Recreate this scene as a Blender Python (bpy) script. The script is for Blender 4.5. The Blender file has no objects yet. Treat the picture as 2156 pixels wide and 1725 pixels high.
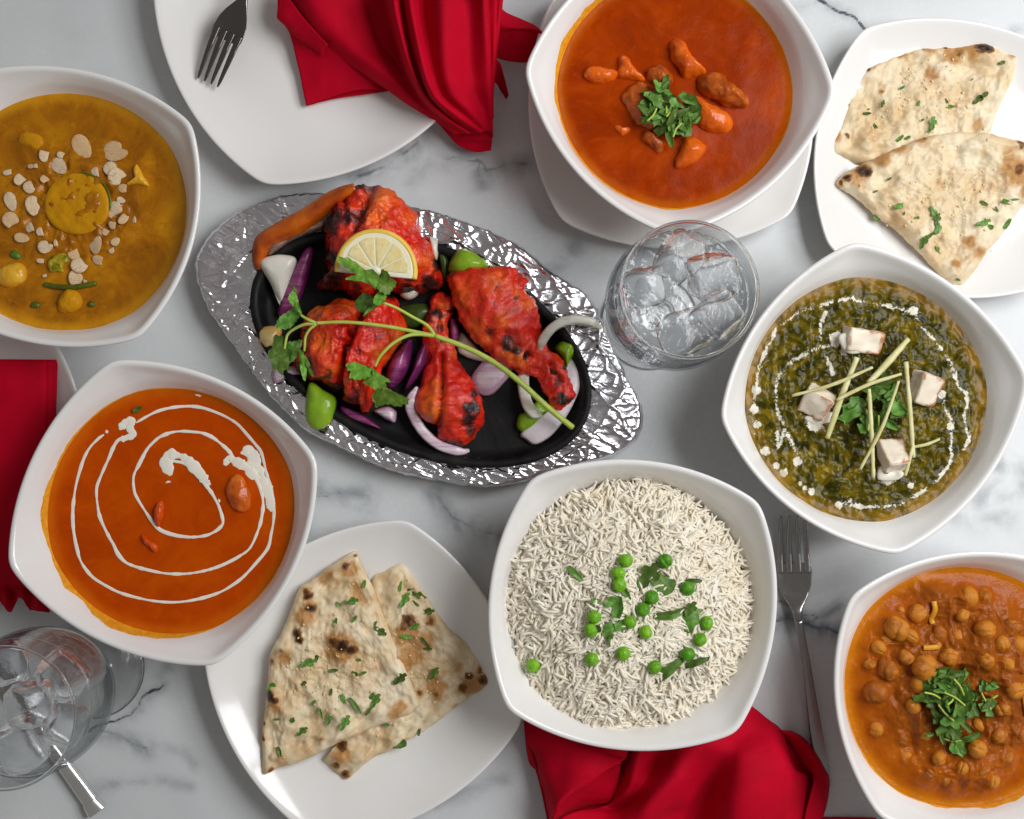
import bpy, math, random
import numpy as np
from mathutils import Vector, Matrix

SC = bpy.context.scene
COL = SC.collection
random.seed(7)
RNG = np.random.default_rng(7)

# ------------------------------------------------------------------ camera, world, lamps, exposure
CAM = np.array([-0.0256, -0.0353, 0.867])
FWD = -CAM / np.linalg.norm(CAM)
RGT = np.cross(FWD, (0, 1, 0)); RGT /= np.linalg.norm(RGT)
UPV = np.cross(RGT, FWD)
HALF = 0.368 / np.linalg.norm(CAM)

cam_d = bpy.data.cameras.new("camera")
cam = bpy.data.objects.new("camera", cam_d); COL.objects.link(cam)
cam_d.sensor_width = 36.0
cam_d.lens = 18.0 / HALF
cam_d.clip_start = 0.01; cam_d.clip_end = 20
cam.matrix_world = Matrix(((RGT[0], UPV[0], -FWD[0], CAM[0]), (RGT[1], UPV[1], -FWD[1], CAM[1]),
                           (RGT[2], UPV[2], -FWD[2], CAM[2]), (0, 0, 0, 1)))
SC.camera = cam

wld = bpy.data.worlds.new("World"); SC.world = wld; wld.use_nodes = True
bg = wld.node_tree.nodes['Background']
bg.inputs[0].default_value = (1.0, 0.965, 0.93, 1); bg.inputs[1].default_value = 0.185

# a tall window to the right of the table, four panes of daylight
WIN_C = Vector((0.78, 0.26, 1.00)); WIN_AIM = Vector((0.0, 0.0, 0.03))
zax = (WIN_C - WIN_AIM).normalized(); xax = Vector((0, 0, 1)).cross(zax).normalized(); yax = zax.cross(xax)
PW, PH, GAP = 0.38, 0.32, 0.04
for i in (-1, 1):
    for j in (-1, 1):
        ld = bpy.data.lights.new("window_pane_light", 'AREA'); ld.shape = 'RECTANGLE'
        ld.size = PW; ld.size_y = PH; ld.energy = 3.7; ld.color = (0.975, 0.988, 1.0)
        lo = bpy.data.objects.new("window_pane_light", ld); COL.objects.link(lo)
        p = WIN_C + xax * i * (PW + GAP) / 2 + yax * j * (PH + GAP) / 2
        lo.matrix_world = Matrix(((xax.x, yax.x, zax.x, p.x), (xax.y, yax.y, zax.y, p.y), (xax.z, yax.z, zax.z, p.z), (0, 0, 0, 1)))

SC.view_settings.view_transform = 'Standard'
try: SC.view_settings.look = 'None'
except Exception: pass
SC.view_settings.exposure = 0.0; SC.view_settings.gamma = 1.0
SC.render.engine = 'CYCLES'
SC.cycles.max_bounces = 16; SC.cycles.transmission_bounces = 16; SC.cycles.transparent_max_bounces = 12
SC.cycles.use_denoising = True
SC.cycles.blur_glossy = 0.5; SC.cycles.caustics_reflective = False
SC.cycles.sample_clamp_indirect = 6.0

# ------------------------------------------------------------------ mapping of measured positions to the table
def W(x, y, z=0.0):
    """point of height z seen at measured position (x, y); position unit: 2156 across the picture"""
    x = np.asarray(x, float); y = np.asarray(y, float); z = np.asarray(z, float)
    sx = (x - 1078) / 1078 * HALF; sy = (862.5 - y) / 1078 * HALF
    d = FWD[None, :] + sx.reshape(-1, 1) * RGT + sy.reshape(-1, 1) * UPV
    t = (np.broadcast_to(z.reshape(-1), (len(d),)) - CAM[2]) / d[:, 2]
    return CAM + d * t[:, None]
def W1(x, y, z=0.0): return W([x], [y], z)[0]
def PX(z): return 0.3413e-3 * (0.867 - z) / 0.867

ZOOM = {'zn': (568.9, 0, .27778), 'zb': (1078, 1407.4, 1/3), 'zk': (598.9, 613.9, .20829), 'zg': (1197.8, 44.9, .2222),
        'zo': (404.2, 359.3, .2222), 'zr': (853.4, 509.0, .24305)}
for _i in range(3):
    for _j in range(3):
        ZOOM['%d%d' % (_i, _j)] = (_i * 718.67, _j * 575.0, 1/3)
def R(tag, *v):
    ox, oy, s = ZOOM[tag]; a = np.array(v, float).reshape(-1, 2)
    return a * s + (ox, oy)
def R1(tag, x, y): return tuple(R(tag, x, y)[0])

# ------------------------------------------------------------------ noise
def _hash(ix, iy, iz, s):
    n = (ix * 374761393 + iy * 668265263 + iz * 1440662683 + s * 974711 + 12345) & 0xffffffff
    n = ((n ^ (n >> 13)) * 1274126177) & 0xffffffff
    n = ((n ^ (n >> 15)) * 668265263) & 0xffffffff
    return ((n ^ (n >> 16)) & 0xffff) / 32767.5 - 1.0
def noise(P, s=0):
    P = np.asarray(P, float); I = np.floor(P).astype(np.int64); f = P - I; f = f * f * f * (f * (f * 6 - 15) + 10)
    out = 0
    for dx in (0, 1):
        wx = f[:, 0] if dx else 1 - f[:, 0]
        for dy in (0, 1):
            wy = f[:, 1] if dy else 1 - f[:, 1]
            for dz in (0, 1):
                wz = f[:, 2] if dz else 1 - f[:, 2]
                out = out + wx * wy * wz * _hash(I[:, 0] + dx, I[:, 1] + dy, I[:, 2] + dz, s)
    return out
def fbm(P, octv=4, s=0, gain=.5):
    P = np.asarray(P, float); a = 1.0; o = 0; t = 0
    for k in range(octv):
        o = o + a * noise(P * 2.0 ** k + k * 7.3, s + k); t += a; a *= gain
    return o / t
def ridged(P, octv=3, s=0):
    P = np.asarray(P, float); a = 1.0; o = 0; t = 0
    for k in range(octv):
        o = o + a * (1 - 2 * np.abs(noise(P * 2.0 ** k + k * 3.1, s + k))); t += a; a *= .5
    return o / t
def vor(P, s=0):
    """distance to the nearest and second nearest cell point (2-D)"""
    P = np.asarray(P, float)[:, :2]; I = np.floor(P).astype(np.int64)
    d1 = np.full(len(P), 9.0); d2 = np.full(len(P), 9.0)
    for dx in (-1, 0, 1):
        for dy in (-1, 0, 1):
            cx = I[:, 0] + dx; cy = I[:, 1] + dy; z0 = np.zeros_like(cx)
            px = cx + .5 + .48 * _hash(cx, cy, z0, s); py = cy + .5 + .48 * _hash(cx, cy, z0 + 1, s + 5)
            d = np.hypot(px - P[:, 0], py - P[:, 1])
            d2 = np.minimum(np.maximum(d1, d), d2); d1 = np.minimum(d1, d)
    return d1, d2
def segd(X, Y, ax, ay, bx, by):
    t = np.clip(((X - ax) * (bx - ax) + (Y - ay) * (by - ay)) / ((bx - ax) ** 2 + (by - ay) ** 2 + 1e-9), 0, 1)
    return np.hypot(X - ax - t * (bx - ax), Y - ay - t * (by - ay))
def pathd(X, Y, pts):
    d = np.full(np.shape(X), 1e9)
    for (a, b) in zip(pts[:-1], pts[1:]): d = np.minimum(d, segd(X, Y, a[0], a[1], b[0], b[1]))
    return d
def sstep(a, b, x):
    t = np.clip((x - a) / (b - a), 0, 1); return t * t * (3 - 2 * t)
def spl(P, n, closed=False):
    P = np.asarray(P, float); m = len(P)
    u = np.linspace(0, m if closed else m - 1, n, endpoint=not closed)
    i = np.floor(u).astype(int)
    if not closed: i = np.minimum(i, m - 2)
    t = (u - i)[:, None]
    if closed: g = lambda k: P[(i + k) % m]
    else: 
        Q = np.vstack([2 * P[0] - P[1], P, 2 * P[-1] - P[-2]]); g = lambda k: Q[np.clip(i + k + 1, 0, m + 1)]
    a, b, c, d = g(-1), g(0), g(1), g(2)
    return .5 * (2 * b + (c - a) * t + (2 * a - 5 * b + 4 * c - d) * t ** 2 + (3 * b - a - 3 * c + d) * t ** 3)
def resample(P, n, closed=True):
    Q = spl(P, 1200, closed); Q2 = np.vstack([Q, Q[:1]]) if closed else Q
    L = np.concatenate([[0], np.cumsum(np.linalg.norm(np.diff(Q2, axis=0), axis=1))])
    u = np.linspace(0, L[-1], n, endpoint=not closed)
    return np.stack([np.interp(u, L, Q2[:, k]) for k in range(P.shape[1] if hasattr(P, 'shape') else len(P[0]))], 1)

# ------------------------------------------------------------------ mesh and object helpers
def srgb(r, g, b):
    f = lambda c: c / 12.92 if c <= .04045 else ((c + .055) / 1.055) ** 2.4
    return (f(r / 255), f(g / 255), f(b / 255), 1.0)
def mesh(name, V, F, mat=None, smooth=True, attrs=None):
    me = bpy.data.meshes.new(name)
    V = np.asarray(V, np.float32)
    if isinstance(F, np.ndarray):
        me.vertices.add(len(V)); me.vertices.foreach_set('co', V.ravel())
        n, k = F.shape
        me.loops.add(n * k); me.loops.foreach_set('vertex_index', F.astype(np.int32).ravel())
        me.polygons.add(n); me.polygons.foreach_set('loop_start', np.arange(0, n * k, k, dtype=np.int32))
        me.update(calc_edges=True); me.validate()
    else:
        me.from_pydata(V.tolist(), [], [list(map(int, f)) for f in F]); me.validate(); me.update()
    if smooth: me.polygons.foreach_set('use_smooth', np.ones(len(me.polygons), bool))
    for k, v in (attrs or {}).items():
        a = me.attributes.new(k, 'FLOAT', 'POINT'); a.data.foreach_set('value', np.asarray(v, np.float32))
    if mat: me.materials.append(mat)
    return me
def wloc(o):
    v = Vector((0, 0, 0))
    while o: v += o.location; o = o.parent
    return np.array(v)
def tag(o, label=None, cat=None, group=None, kind=None):
    if label: o['label'] = label
    if cat: o['category'] = cat
    if group: o['group'] = group
    if kind: o['kind'] = kind
    return o
def obj(name, V, F, mat, parent=None, loc=None, smooth=True, attrs=None):
    """one mesh object; V in world coordinates"""
    V = np.asarray(V, float)
    if parent is not None: base = wloc(parent)
    elif loc is not None: base = np.asarray(loc, float)
    else: base = np.array([V[:, 0].mean(), V[:, 1].mean(), V[:, 2].min()])
    o = bpy.data.objects.new(name, mesh(name, V - base, F, mat, smooth, attrs)); COL.objects.link(o)
    if parent is not None: o.parent = parent
    else: o.location = base
    return o
def thing(name, loc, label, cat, group=None):
    o = bpy.data.objects.new(name, None); COL.objects.link(o); o.location = [float(c) for c in loc]
    o.empty_display_size = .01
    return tag(o, label, cat, group)
def inst(name, me, M, parent=None):
    o = bpy.data.objects.new(name, me); COL.objects.link(o)
    if parent is not None: o.parent = parent
    o.matrix_local = M
    return o

def grid_faces(nr, nc, wrap=False, off=0):
    r = np.arange(nr - 1)[:, None]; c = np.arange(nc if wrap else nc - 1)[None, :]; c1 = (c + 1) % nc
    a = r * nc + c; b = r * nc + c1; d = (r + 1) * nc + c1; e = (r + 1) * nc + c
    return np.stack([a, b, d, e], -1).reshape(-1, 4) + off
def rings(Rg, cap0=True, cap1=True, flip=False):
    """stack of closed rings (k, m, 3), ends closed by tiny rings at their centre"""
    Rg = [np.asarray(r, float) for r in Rg]; m = len(Rg[0])
    if cap0: c = Rg[0].mean(0); Rg = [c + (Rg[0] - c) * .002] + Rg
    if cap1: c = Rg[-1].mean(0); Rg = Rg + [c + (Rg[-1] - c) * .002]
    V = np.concatenate(Rg); F = grid_faces(len(Rg), m, True)
    if flip: F = F[:, ::-1].copy()
    return V, F
def join(*parts):
    Vs, Fs, o = [], [], 0
    for V, F in parts:
        Vs.append(np.asarray(V)); Fs.append(np.asarray(F) + o); o += len(V)
    return np.concatenate(Vs), np.concatenate(Fs)
def tube(P, rad, m=12, flat=1.0, round_ends=True, sq=1.0):
    """swept tube along P (n,3); rad scalar/array; flat = height / width"""
    P = np.asarray(P, float); n = len(P); rad = np.broadcast_to(np.asarray(rad, float), (n,)).copy()
    T = np.gradient(P, axis=0); T /= np.linalg.norm(T, axis=1)[:, None] + 1e-12
    S = np.cross(T, (0, 0, 1.0)); ln = np.linalg.norm(S, axis=1)
    S[ln < .05] = (1, 0, 0); S /= np.linalg.norm(S, axis=1)[:, None]
    U = np.cross(S, T)
    a = np.linspace(0, 2 * math.pi, m, endpoint=False)
    out = []
    if round_ends:
        for s in (.35, .75): out.append((P[0] - T[0] * rad[0] * math.sqrt(1 - s * s) * .8, s * rad[0], 0))
    for i in range(n): out.append((P[i], rad[i], i))
    if round_ends:
        for s in (.75, .35): out.append((P[-1] + T[-1] * rad[-1] * math.sqrt(1 - s * s) * .8, s * rad[-1], n - 1))
    ca = np.sign(np.cos(a)) * np.abs(np.cos(a)) ** sq; sa = np.sign(np.sin(a)) * np.abs(np.sin(a)) ** sq
    Rg = [c + r * (ca[:, None] * S[i] + flat * sa[:, None] * U[i]) for c, r, i in out]
    return rings(Rg)
def sphere(c, r, n=14, m=20):
    t = np.linspace(.02, math.pi - .02, n); a = np.linspace(0, 2 * math.pi, m, endpoint=False)
    rr = np.broadcast_to(np.asarray(r, float), (3,))
    Rg = [np.stack([np.cos(a) * math.sin(k) * rr[0], np.sin(a) * math.sin(k) * rr[1], np.full(m, -math.cos(k) * rr[2])], 1) + c for k in t]
    return rings(Rg, True, True)
def rbox(size, r, n=5):
    """rounded box centred on the origin"""
    g = np.linspace(-1, 1, n + 1); V, F, o = [], [], 0
    u, v = np.meshgrid(g, g, indexing='ij'); u = u.ravel(); v = v.ravel(); w = np.ones_like(u)
    f = grid_faces(n + 1, n + 1)
    for ax in range(3):
        for s in (1, -1):
            q = np.zeros((len(u), 3)); q[:, ax] = s * w; q[:, (ax + 1) % 3] = u * s; q[:, (ax + 2) % 3] = v
            V.append(q); F.append(f + o); o += len(u)
    V = np.concatenate(V); F = np.concatenate(F)
    h = np.asarray(size, float) / 2; P = V * h
    inner = np.clip(P, -(h - r), h - r); d = P - inner; L = np.linalg.norm(d, axis=1)[:, None]
    P = np.where(L > 1e-9, inner + d / np.maximum(L, 1e-9) * np.minimum(L, r), P)
    # weld the shared edges
    key = np.round(P / 1e-6).astype(np.int64); _, idx, inv = np.unique(key, axis=0, return_index=True, return_inverse=True)
    return P[idx], inv.reshape(-1)[F]
def rotz(a): c, s = math.cos(a), math.sin(a); return np.array([[c, -s, 0], [s, c, 0], [0, 0, 1.0]])
def rot(rx, ry, rz): return np.array(Matrix.Rotation(rz, 3, 'Z') @ Matrix.Rotation(ry, 3, 'Y') @ Matrix.Rotation(rx, 3, 'X'))
def mat4(loc, rx=0, ry=0, rz=0, sc=(1, 1, 1)):
    return Matrix.Translation(Vector([float(c) for c in loc])) @ Matrix.Rotation(rz, 4, 'Z') @ Matrix.Rotation(ry, 4, 'Y') @ Matrix.Rotation(rx, 4, 'X') @ Matrix.Diagonal((*sc, 1))

def blob(poly, z0, H, zref=None, n=96, nr=26, k=2.0, q=.5, under=.12, centre=None, edge=None, fn=None):
    """closed solid over an outline measured in the picture; height z0..z0+H. fn(X, Y, t) adds height (metres), X, Y measured.
    returns V, F, X, Y, t"""
    B = resample(np.asarray(poly, float), n, True)
    c = np.asarray(centre, float) if centre is not None else B.mean(0)
    zr = z0 if zref is None else zref
    ts = np.concatenate([[0.003, .011, .022, .036, .054, .072], np.linspace(.06, 1, nr) ** .85])
    V, Xs, Ys, Tt = [], [], [], []
    for t in ts:
        D = c + (B - c) * t
        w = W(D[:, 0], D[:, 1], zr)
        if edge is not None: h = np.clip((1 - t) / edge, 0, 1); h = math.sqrt(max(0, 1 - (1 - h) ** 2))
        else: h = (1 - t ** k) ** q
        w[:, 2] = z0 + H * h
        V.append(w); Xs.append(D[:, 0]); Ys.append(D[:, 1]); Tt.append(np.full(n, t))
    if fn is not None:
        for i in range(len(V)): V[i][:, 2] += fn(Xs[i], Ys[i], Tt[i])
    top = len(V)
    for t, d in ((.97, .35), (.85, .8), (.5, 1), (.003, 1)):
        D = c + (B - c) * t; w = W(D[:, 0], D[:, 1], zr); w[:, 2] = z0 - under * H * d
        if fn is not None and edge is not None: w[:, 2] += fn(D[:, 0], D[:, 1], np.full(n, 1.0)) * .9
        V.append(w); Xs.append(D[:, 0]); Ys.append(D[:, 1]); Tt.append(np.full(n, 1.2))
    F = grid_faces(len(V), n, True)
    # outline direction decides facing
    area = np.sum(B[:, 0] * np.roll(B[:, 1], -1) - np.roll(B[:, 0], -1) * B[:, 1])
    if area > 0: F = F[:, ::-1].copy()
    F = F[:, ::-1].copy()
    return np.concatenate(V), F, np.concatenate(Xs), np.concatenate(Ys), np.concatenate(Tt)
def normals(V, F):
    N = np.zeros_like(V); a = V[F[:, 0]]; b = V[F[:, 1]]; c = V[F[:, 2]]; d = V[F[:, 3]]
    fn = np.cross(c - a, d - b)
    for k in range(4): np.add.at(N, F[:, k], fn)
    return N / (np.linalg.norm(N, axis=1)[:, None] + 1e-15)
def displace(V, F, d): return V + normals(V, F) * np.asarray(d)[:, None]
def loft(L, Rr, z0, hf, zref, n=70, m=30, lift=None):
    """solid between a left and a right outline (measured), elliptical sections, resting on z0"""
    L = spl(np.asarray(L, float), n); Rr = spl(np.asarray(Rr, float), n)
    A = W(L[:, 0], L[:, 1], zref); B = W(Rr[:, 0], Rr[:, 1], zref)
    a = np.linspace(0, 2 * math.pi, m, endpoint=False); Rg = []
    lf = np.zeros(n) if lift is None else spl(np.asarray(lift, float).reshape(-1, 1), n)[:, 0]
    for i in range(n):
        c = (A[i] + B[i]) / 2; s = (B[i] - A[i]) / 2; h = np.linalg.norm(s) * hf
        c = np.array([c[0], c[1], z0 + h + lf[i]])
        Rg.append(c + np.cos(a)[:, None] * np.array([s[0], s[1], 0]) + np.sin(a)[:, None] * np.array([0, 0, h]))
    V, F = rings(Rg)
    mid = (L + Rr) / 2
    d = W(*mid.mean(0), zref)
    # keep faces outward
    N = normals(V, F); c = V.mean(0)
    if np.sum(N * (V - c)) < 0: F = F[:, ::-1].copy()
    return V, F
def patch(ctrl, nu=40, nv=40, thick=.0009, wrinkle=.00045, seed=3, zadd=0.0):
    """cloth-like sheet through a grid of measured points (x, y, height in mm)"""
    C = np.array(ctrl, float); r, c, _ = C.shape
    C1 = np.stack([spl(C[:, j], nu) for j in range(c)], 1)
    G = np.stack([spl(C1[i], nv) for i in range(nu)], 0)
    P = W(G[..., 0].ravel(), G[..., 1].ravel(), G[..., 2].ravel() / 1000 + zadd)
    F = grid_faces(nu, nv); N = normals(P, F)
    if N[:, 2].mean() < 0: N = -N; flip = True
    else: flip = False
    P = P + N * (wrinkle * fbm(P * 60, 3, seed))[:, None] * 2
    T = P + N * thick / 2; Bm = P - N * thick / 2
    Ft = F[:, ::-1] if flip else F
    Fb = (F if flip else F[:, ::-1]) + len(P)
    idx = np.arange(nu * nv).reshape(nu, nv)
    loop = np.concatenate([idx[0, :-1], idx[:-1, -1], idx[-1, :0:-1], idx[:0:-1, 0]])
    nx = np.roll(loop, -1); side = np.stack([loop, loop + len(P), nx + len(P), nx], 1)
    if flip: side = side[:, ::-1]
    return np.concatenate([T, Bm]), np.concatenate([Ft, Fb, side])

# ------------------------------------------------------------------ labels by place
CLOCK = ['twelve', 'one', 'two', 'three', 'four', 'five', 'six', 'seven', 'eight', 'nine', 'ten', 'eleven']
def clock(dx, dy): return CLOCK[int(round(math.degrees(math.atan2(dx, -dy)) / 30)) % 12]
def place_labels(pts, fmt, centre, near=None):
    """labels that single pieces out by clock direction round a findable centre; ties split by distance, nearest first"""
    cl = [clock(x - centre[0], y - centre[1]) for x, y in pts]
    out = [None] * len(pts)
    words = {1: [''], 2: ['inner', 'outer'], 3: ['innermost', 'middle', 'outermost'],
             4: ['innermost', 'second innermost', 'second outermost', 'outermost'],
             5: ['innermost', 'second innermost', 'middle', 'second outermost', 'outermost'],
             7: ['innermost', 'second innermost', 'third innermost', 'middle', 'third outermost', 'second outermost', 'outermost'], 8: ['innermost', 'second innermost', 'third innermost', 'fourth innermost', 'fourth outermost', 'third outermost', 'second outermost', 'outermost'],
             6: ['innermost', 'second innermost', 'third innermost', 'third outermost', 'second outermost', 'outermost']}
    for c in set(cl):
        ix = [i for i in range(len(pts)) if cl[i] == c]
        ix.sort(key=lambda i: math.hypot(pts[i][0] - centre[0], pts[i][1] - centre[1]))
        for w, i in zip(words[len(ix)], ix):
            out[i] = fmt.format(w=w, c=c).replace('  ', ' ').strip()
    return out
# ------------------------------------------------------------------ materials
class NT:
    def __init__(s, name):
        s.m = bpy.data.materials.new(name); s.m.use_nodes = True
        s.t = s.m.node_tree; s.t.nodes.clear()
        s.out = s.n('ShaderNodeOutputMaterial'); s.tc = s.n('ShaderNodeTexCoord')
        s.co = s.tc.outputs['Object']
    def n(s, typ, **kw):
        nd = s.t.nodes.new(typ)
        for k, v in kw.items(): setattr(nd, k, v)
        return nd
    def l(s, a, b): s.t.links.new(a, b)
    def noise(s, scale, detail=4, rough=.55, dist=0, vec=None):
        nd = s.n('ShaderNodeTexNoise'); nd.inputs['Scale'].default_value = scale; nd.inputs['Detail'].default_value = detail
        nd.inputs['Roughness'].default_value = rough; nd.inputs['Distortion'].default_value = dist
        s.l(vec or s.co, nd.inputs['Vector']); return nd.outputs['Fac']
    def voro(s, scale, feature='F1', vec=None):
        nd = s.n('ShaderNodeTexVoronoi'); nd.feature = feature; nd.inputs['Scale'].default_value = scale
        s.l(vec or s.co, nd.inputs['Vector']); return nd.outputs['Distance']
    def ramp(s, fac, stops):
        nd = s.n('ShaderNodeValToRGB'); r = nd.color_ramp
        while len(r.elements) < len(stops): r.elements.new(.5)
        for e, (p, c) in zip(r.elements, stops): e.position = p; e.color = c if len(c) == 4 else (*c, 1)
        s.l(fac, nd.inputs['Fac']); return nd.outputs['Color']
    def math(s, op, a, b=None, c=None):
        nd = s.n('ShaderNodeMath', operation=op)
        for i, v in enumerate((a, b, c)):
            if v is None: continue
            if isinstance(v, (int, float)): nd.inputs[i].default_value = v
            else: s.l(v, nd.inputs[i])
        return nd.outputs[0]
    def mapr(s, x, a, b, lo=0, hi=1):
        nd = s.n('ShaderNodeMapRange'); nd.interpolation_type = 'SMOOTHSTEP'
        s.l(x, nd.inputs[0])
        for i, v in zip((1, 2, 3, 4), (a, b, lo, hi)): nd.inputs[i].default_value = v
        return nd.outputs[0]
    def mix(s, f, a, b):
        nd = s.n('ShaderNodeMix', data_type='RGBA')
        for i, v in ((0, f), (6, a), (7, b)):
            if isinstance(v, (int, float)): nd.inputs[i].default_value = v
            elif isinstance(v, tuple): nd.inputs[i].default_value = v
            else: s.l(v, nd.inputs[i])
        return nd.outputs[2]
    def attr(s, name): nd = s.n('ShaderNodeAttribute'); nd.attribute_name = name; return nd.outputs['Fac']
    def bsdf(s, color, rough=.5, **kw):
        b = s.n('ShaderNodeBsdfPrincipled')
        for k, v in (('Base Color', color), ('Roughness', rough)):
            if isinstance(v, (int, float, tuple)): b.inputs[k].default_value = v
            else: s.l(v, b.inputs[k])
        for k, v in kw.items():
            k = k.replace('_', ' ')
            if isinstance(v, (int, float, tuple)): b.inputs[k].default_value = v
            else: s.l(v, b.inputs[k])
        s.b = b; s.l(b.outputs[0], s.out.inputs[0]); return b
    def bump(s, *hs):
        """hs: (height socket, strength, distance)"""
        prev = None
        for h, st, d in hs:
            nd = s.n('ShaderNodeBump'); nd.inputs['Strength'].default_value = st; nd.inputs['Distance'].default_value = d
            s.l(h, nd.inputs['Height'])
            if prev is not None: s.l(prev, nd.inputs['Normal'])
            prev = nd.outputs[0]
        s.l(prev, s.b.inputs['Normal'])

def m_porcelain():
    k = NT('white_porcelain'); n = k.noise(9, 2)
    k.bsdf(k.ramp(n, [(.3, srgb(236, 233, 230)), (.7, srgb(243, 241, 238))]), k.mapr(k.noise(30, 3), .3, .7, .09, .16), Coat_Weight=.12, Coat_Roughness=.06, IOR=1.5)
    return k.m
def m_marble():
    k = NT('white_marble')
    v = k.attr('vein'); h = k.attr('halo')
    n1 = k.noise(55, 6, .62, .6); n2 = k.noise(7, 5, .6, .8); n3 = k.noise(220, 3)
    vv = k.math('MULTIPLY', v, k.mapr(n1, .25, .62, .15, 1.25))
    vv = k.mapr(vv, .18, .85)
    hh = k.math('MULTIPLY', h, k.mapr(k.noise(26, 5, .6, 1.0), .3, .68, .1, 1.2))
    # thin wandering secondary veins
    wv = k.n('ShaderNodeTexWave'); wv.wave_type = 'BANDS'; wv.inputs['Scale'].default_value = 1.1; wv.inputs['Distortion'].default_value = 14
    wv.inputs['Detail'].default_value = 4; wv.inputs['Detail Scale'].default_value = 1.3
    k.l(k.co, wv.inputs['Vector'])
    thin = k.math('MULTIPLY', k.mapr(wv.outputs['Fac'], .975, 1.0), k.mapr(n2, .55, .75, 0, .10))
    base = k.ramp(n2, [(.25, srgb(203, 206, 207)), (.5, srgb(213, 215, 216)), (.75, srgb(220, 221, 221))])
    c = k.mix(hh, base, srgb(126, 131, 136))
    c = k.mix(thin, c, srgb(130, 135, 140))
    c = k.mix(vv, c, srgb(70, 76, 84))
    k.bsdf(c, k.mapr(n3, .3, .7, .22, .30), IOR=1.5, Specular_IOR_Level=.3)
    return k.m
def m_sauce(name, c1, c2, c3, rough=.22, speck=srgb(70, 20, 5), specks=.5, bump=.0006, bscale=160, rimc=None, spec=.07):
    k = NT(name)
    n1 = k.noise(22, 6, .62, 1.2); n2 = k.noise(900, 2)
    c = k.ramp(n1, [(.3, c1), (.5, c2), (.70, c3)])
    oil = k.noise(70, 4, .6, 1.5); c = k.mix(k.mapr(oil, .56, .72, 0, .45), c, c3); c = k.mix(k.mapr(oil, .44, .30, 0, .4), c, c1)
    if rimc: c = k.mix(k.math('MULTIPLY', k.attr('rim'), k.mapr(k.noise(45, 3), .25, .6, .35, .95)), c, rimc)
    d = k.voro(330); sp = k.math('MULTIPLY', k.mapr(d, .05, .16, 1, 0), k.mapr(k.noise(120, 1), .55, .66, 0, specks))
    c = k.mix(sp, c, speck)
    c = k.mix(k.mapr(n2, .58, .8, 0, .2), c, c3)
    k.bsdf(c, k.mapr(oil, .3, .7, rough * .75, rough * 1.3), IOR=1.45, Specular_IOR_Level=spec)
    k.bump((k.noise(bscale * .3, 4, .6), .35, bump * 2.5), (k.noise(bscale, 4, .6), .5, bump), (k.noise(bscale * 4.5, 3), .4, bump * .35))
    return k.m
def m_palak():
    k = NT('spinach_gravy')
    n1 = k.noise(62, 6, .65, 1.6); n2 = k.noise(230, 4, .6, .9)
    c = k.ramp(n1, [(.28, (.010, .010, .0010, 1)), (.43, (.040, .034, .0015, 1)), (.55, (.12, .088, .003, 1)), (.72, (.30, .19, .007, 1))])
    c = k.mix(k.mapr(n2, .52, .7, 0, .7), c, (.025, .032, .006, 1))
    rim = k.attr('rim'); c = k.mix(k.math('MULTIPLY', rim, k.mapr(k.noise(90, 4), .35, .6, .2, .9)), c, (.33, .17, .012, 1))
    a = k.attr('cream'); nn = k.noise(190, 5, .7, 2.2)
    f = k.mapr(k.math('ADD', a, k.math('MULTIPLY', k.math('SUBTRACT', nn, .5), 2.3)), .44, .6)
    c = k.mix(f, c, srgb(228, 222, 205))
    k.bsdf(c, k.mapr(n2, .3, .7, .08, .2), IOR=1.45, Specular_IOR_Level=.2)
    k.bump((n1, .3, .0010), (n2, .22, .0005))
    return k.m
def m_naan():
    k = NT('baked_naan')
    n1 = k.noise(34, 6, .62, .3); n2 = k.noise(120, 5, .6); n3 = k.noise(420, 3)
    c = k.ramp(n1, [(.28, srgb(206, 164, 110)), (.42, srgb(224, 198, 156)), (.58, srgb(238, 221, 188)), (.8, srgb(245, 235, 212))])
    c = k.mix(k.mapr(k.noise(75, 4, .55, .5), .58, .76, 0, .55), c, srgb(208, 160, 100))
    t = k.math('ADD', k.attr('toast'), k.math('MULTIPLY', k.math('SUBTRACT', k.noise(60, 5, .6, .4), .5), 1.3))
    c = k.mix(k.mapr(t, .06, .52, 0, .92), c, srgb(184, 130, 66))
    t2 = k.math('ADD', k.attr('char'), k.math('MULTIPLY', k.math('SUBTRACT', k.noise(150, 5, .65), .5), .9))
    c = k.mix(k.mapr(t2, .34, .55, 0, .9), c, srgb(118, 72, 30))
    c = k.mix(k.mapr(t2, .55, .85, 0, .95), c, srgb(38, 20, 14))
    sp = k.math('MULTIPLY', k.mapr(k.voro(260), .06, .2, 1, 0), k.mapr(k.noise(48, 2), .55, .66, 0, .35))
    c = k.mix(sp, c, srgb(150, 88, 38))
    ab = k.attr('edge'); c = k.mix(ab, c, srgb(236, 214, 168))
    k.bsdf(c, k.mapr(n1, .3, .7, .38, .62), IOR=1.4, Subsurface_Weight=.12, Subsurface_Radius=(.004, .0025, .001), Subsurface_Scale=.6)
    k.bump((n1, .35, .002), (n2, .4, .0005), (n3, .35, .0003))
    return k.m
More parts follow.
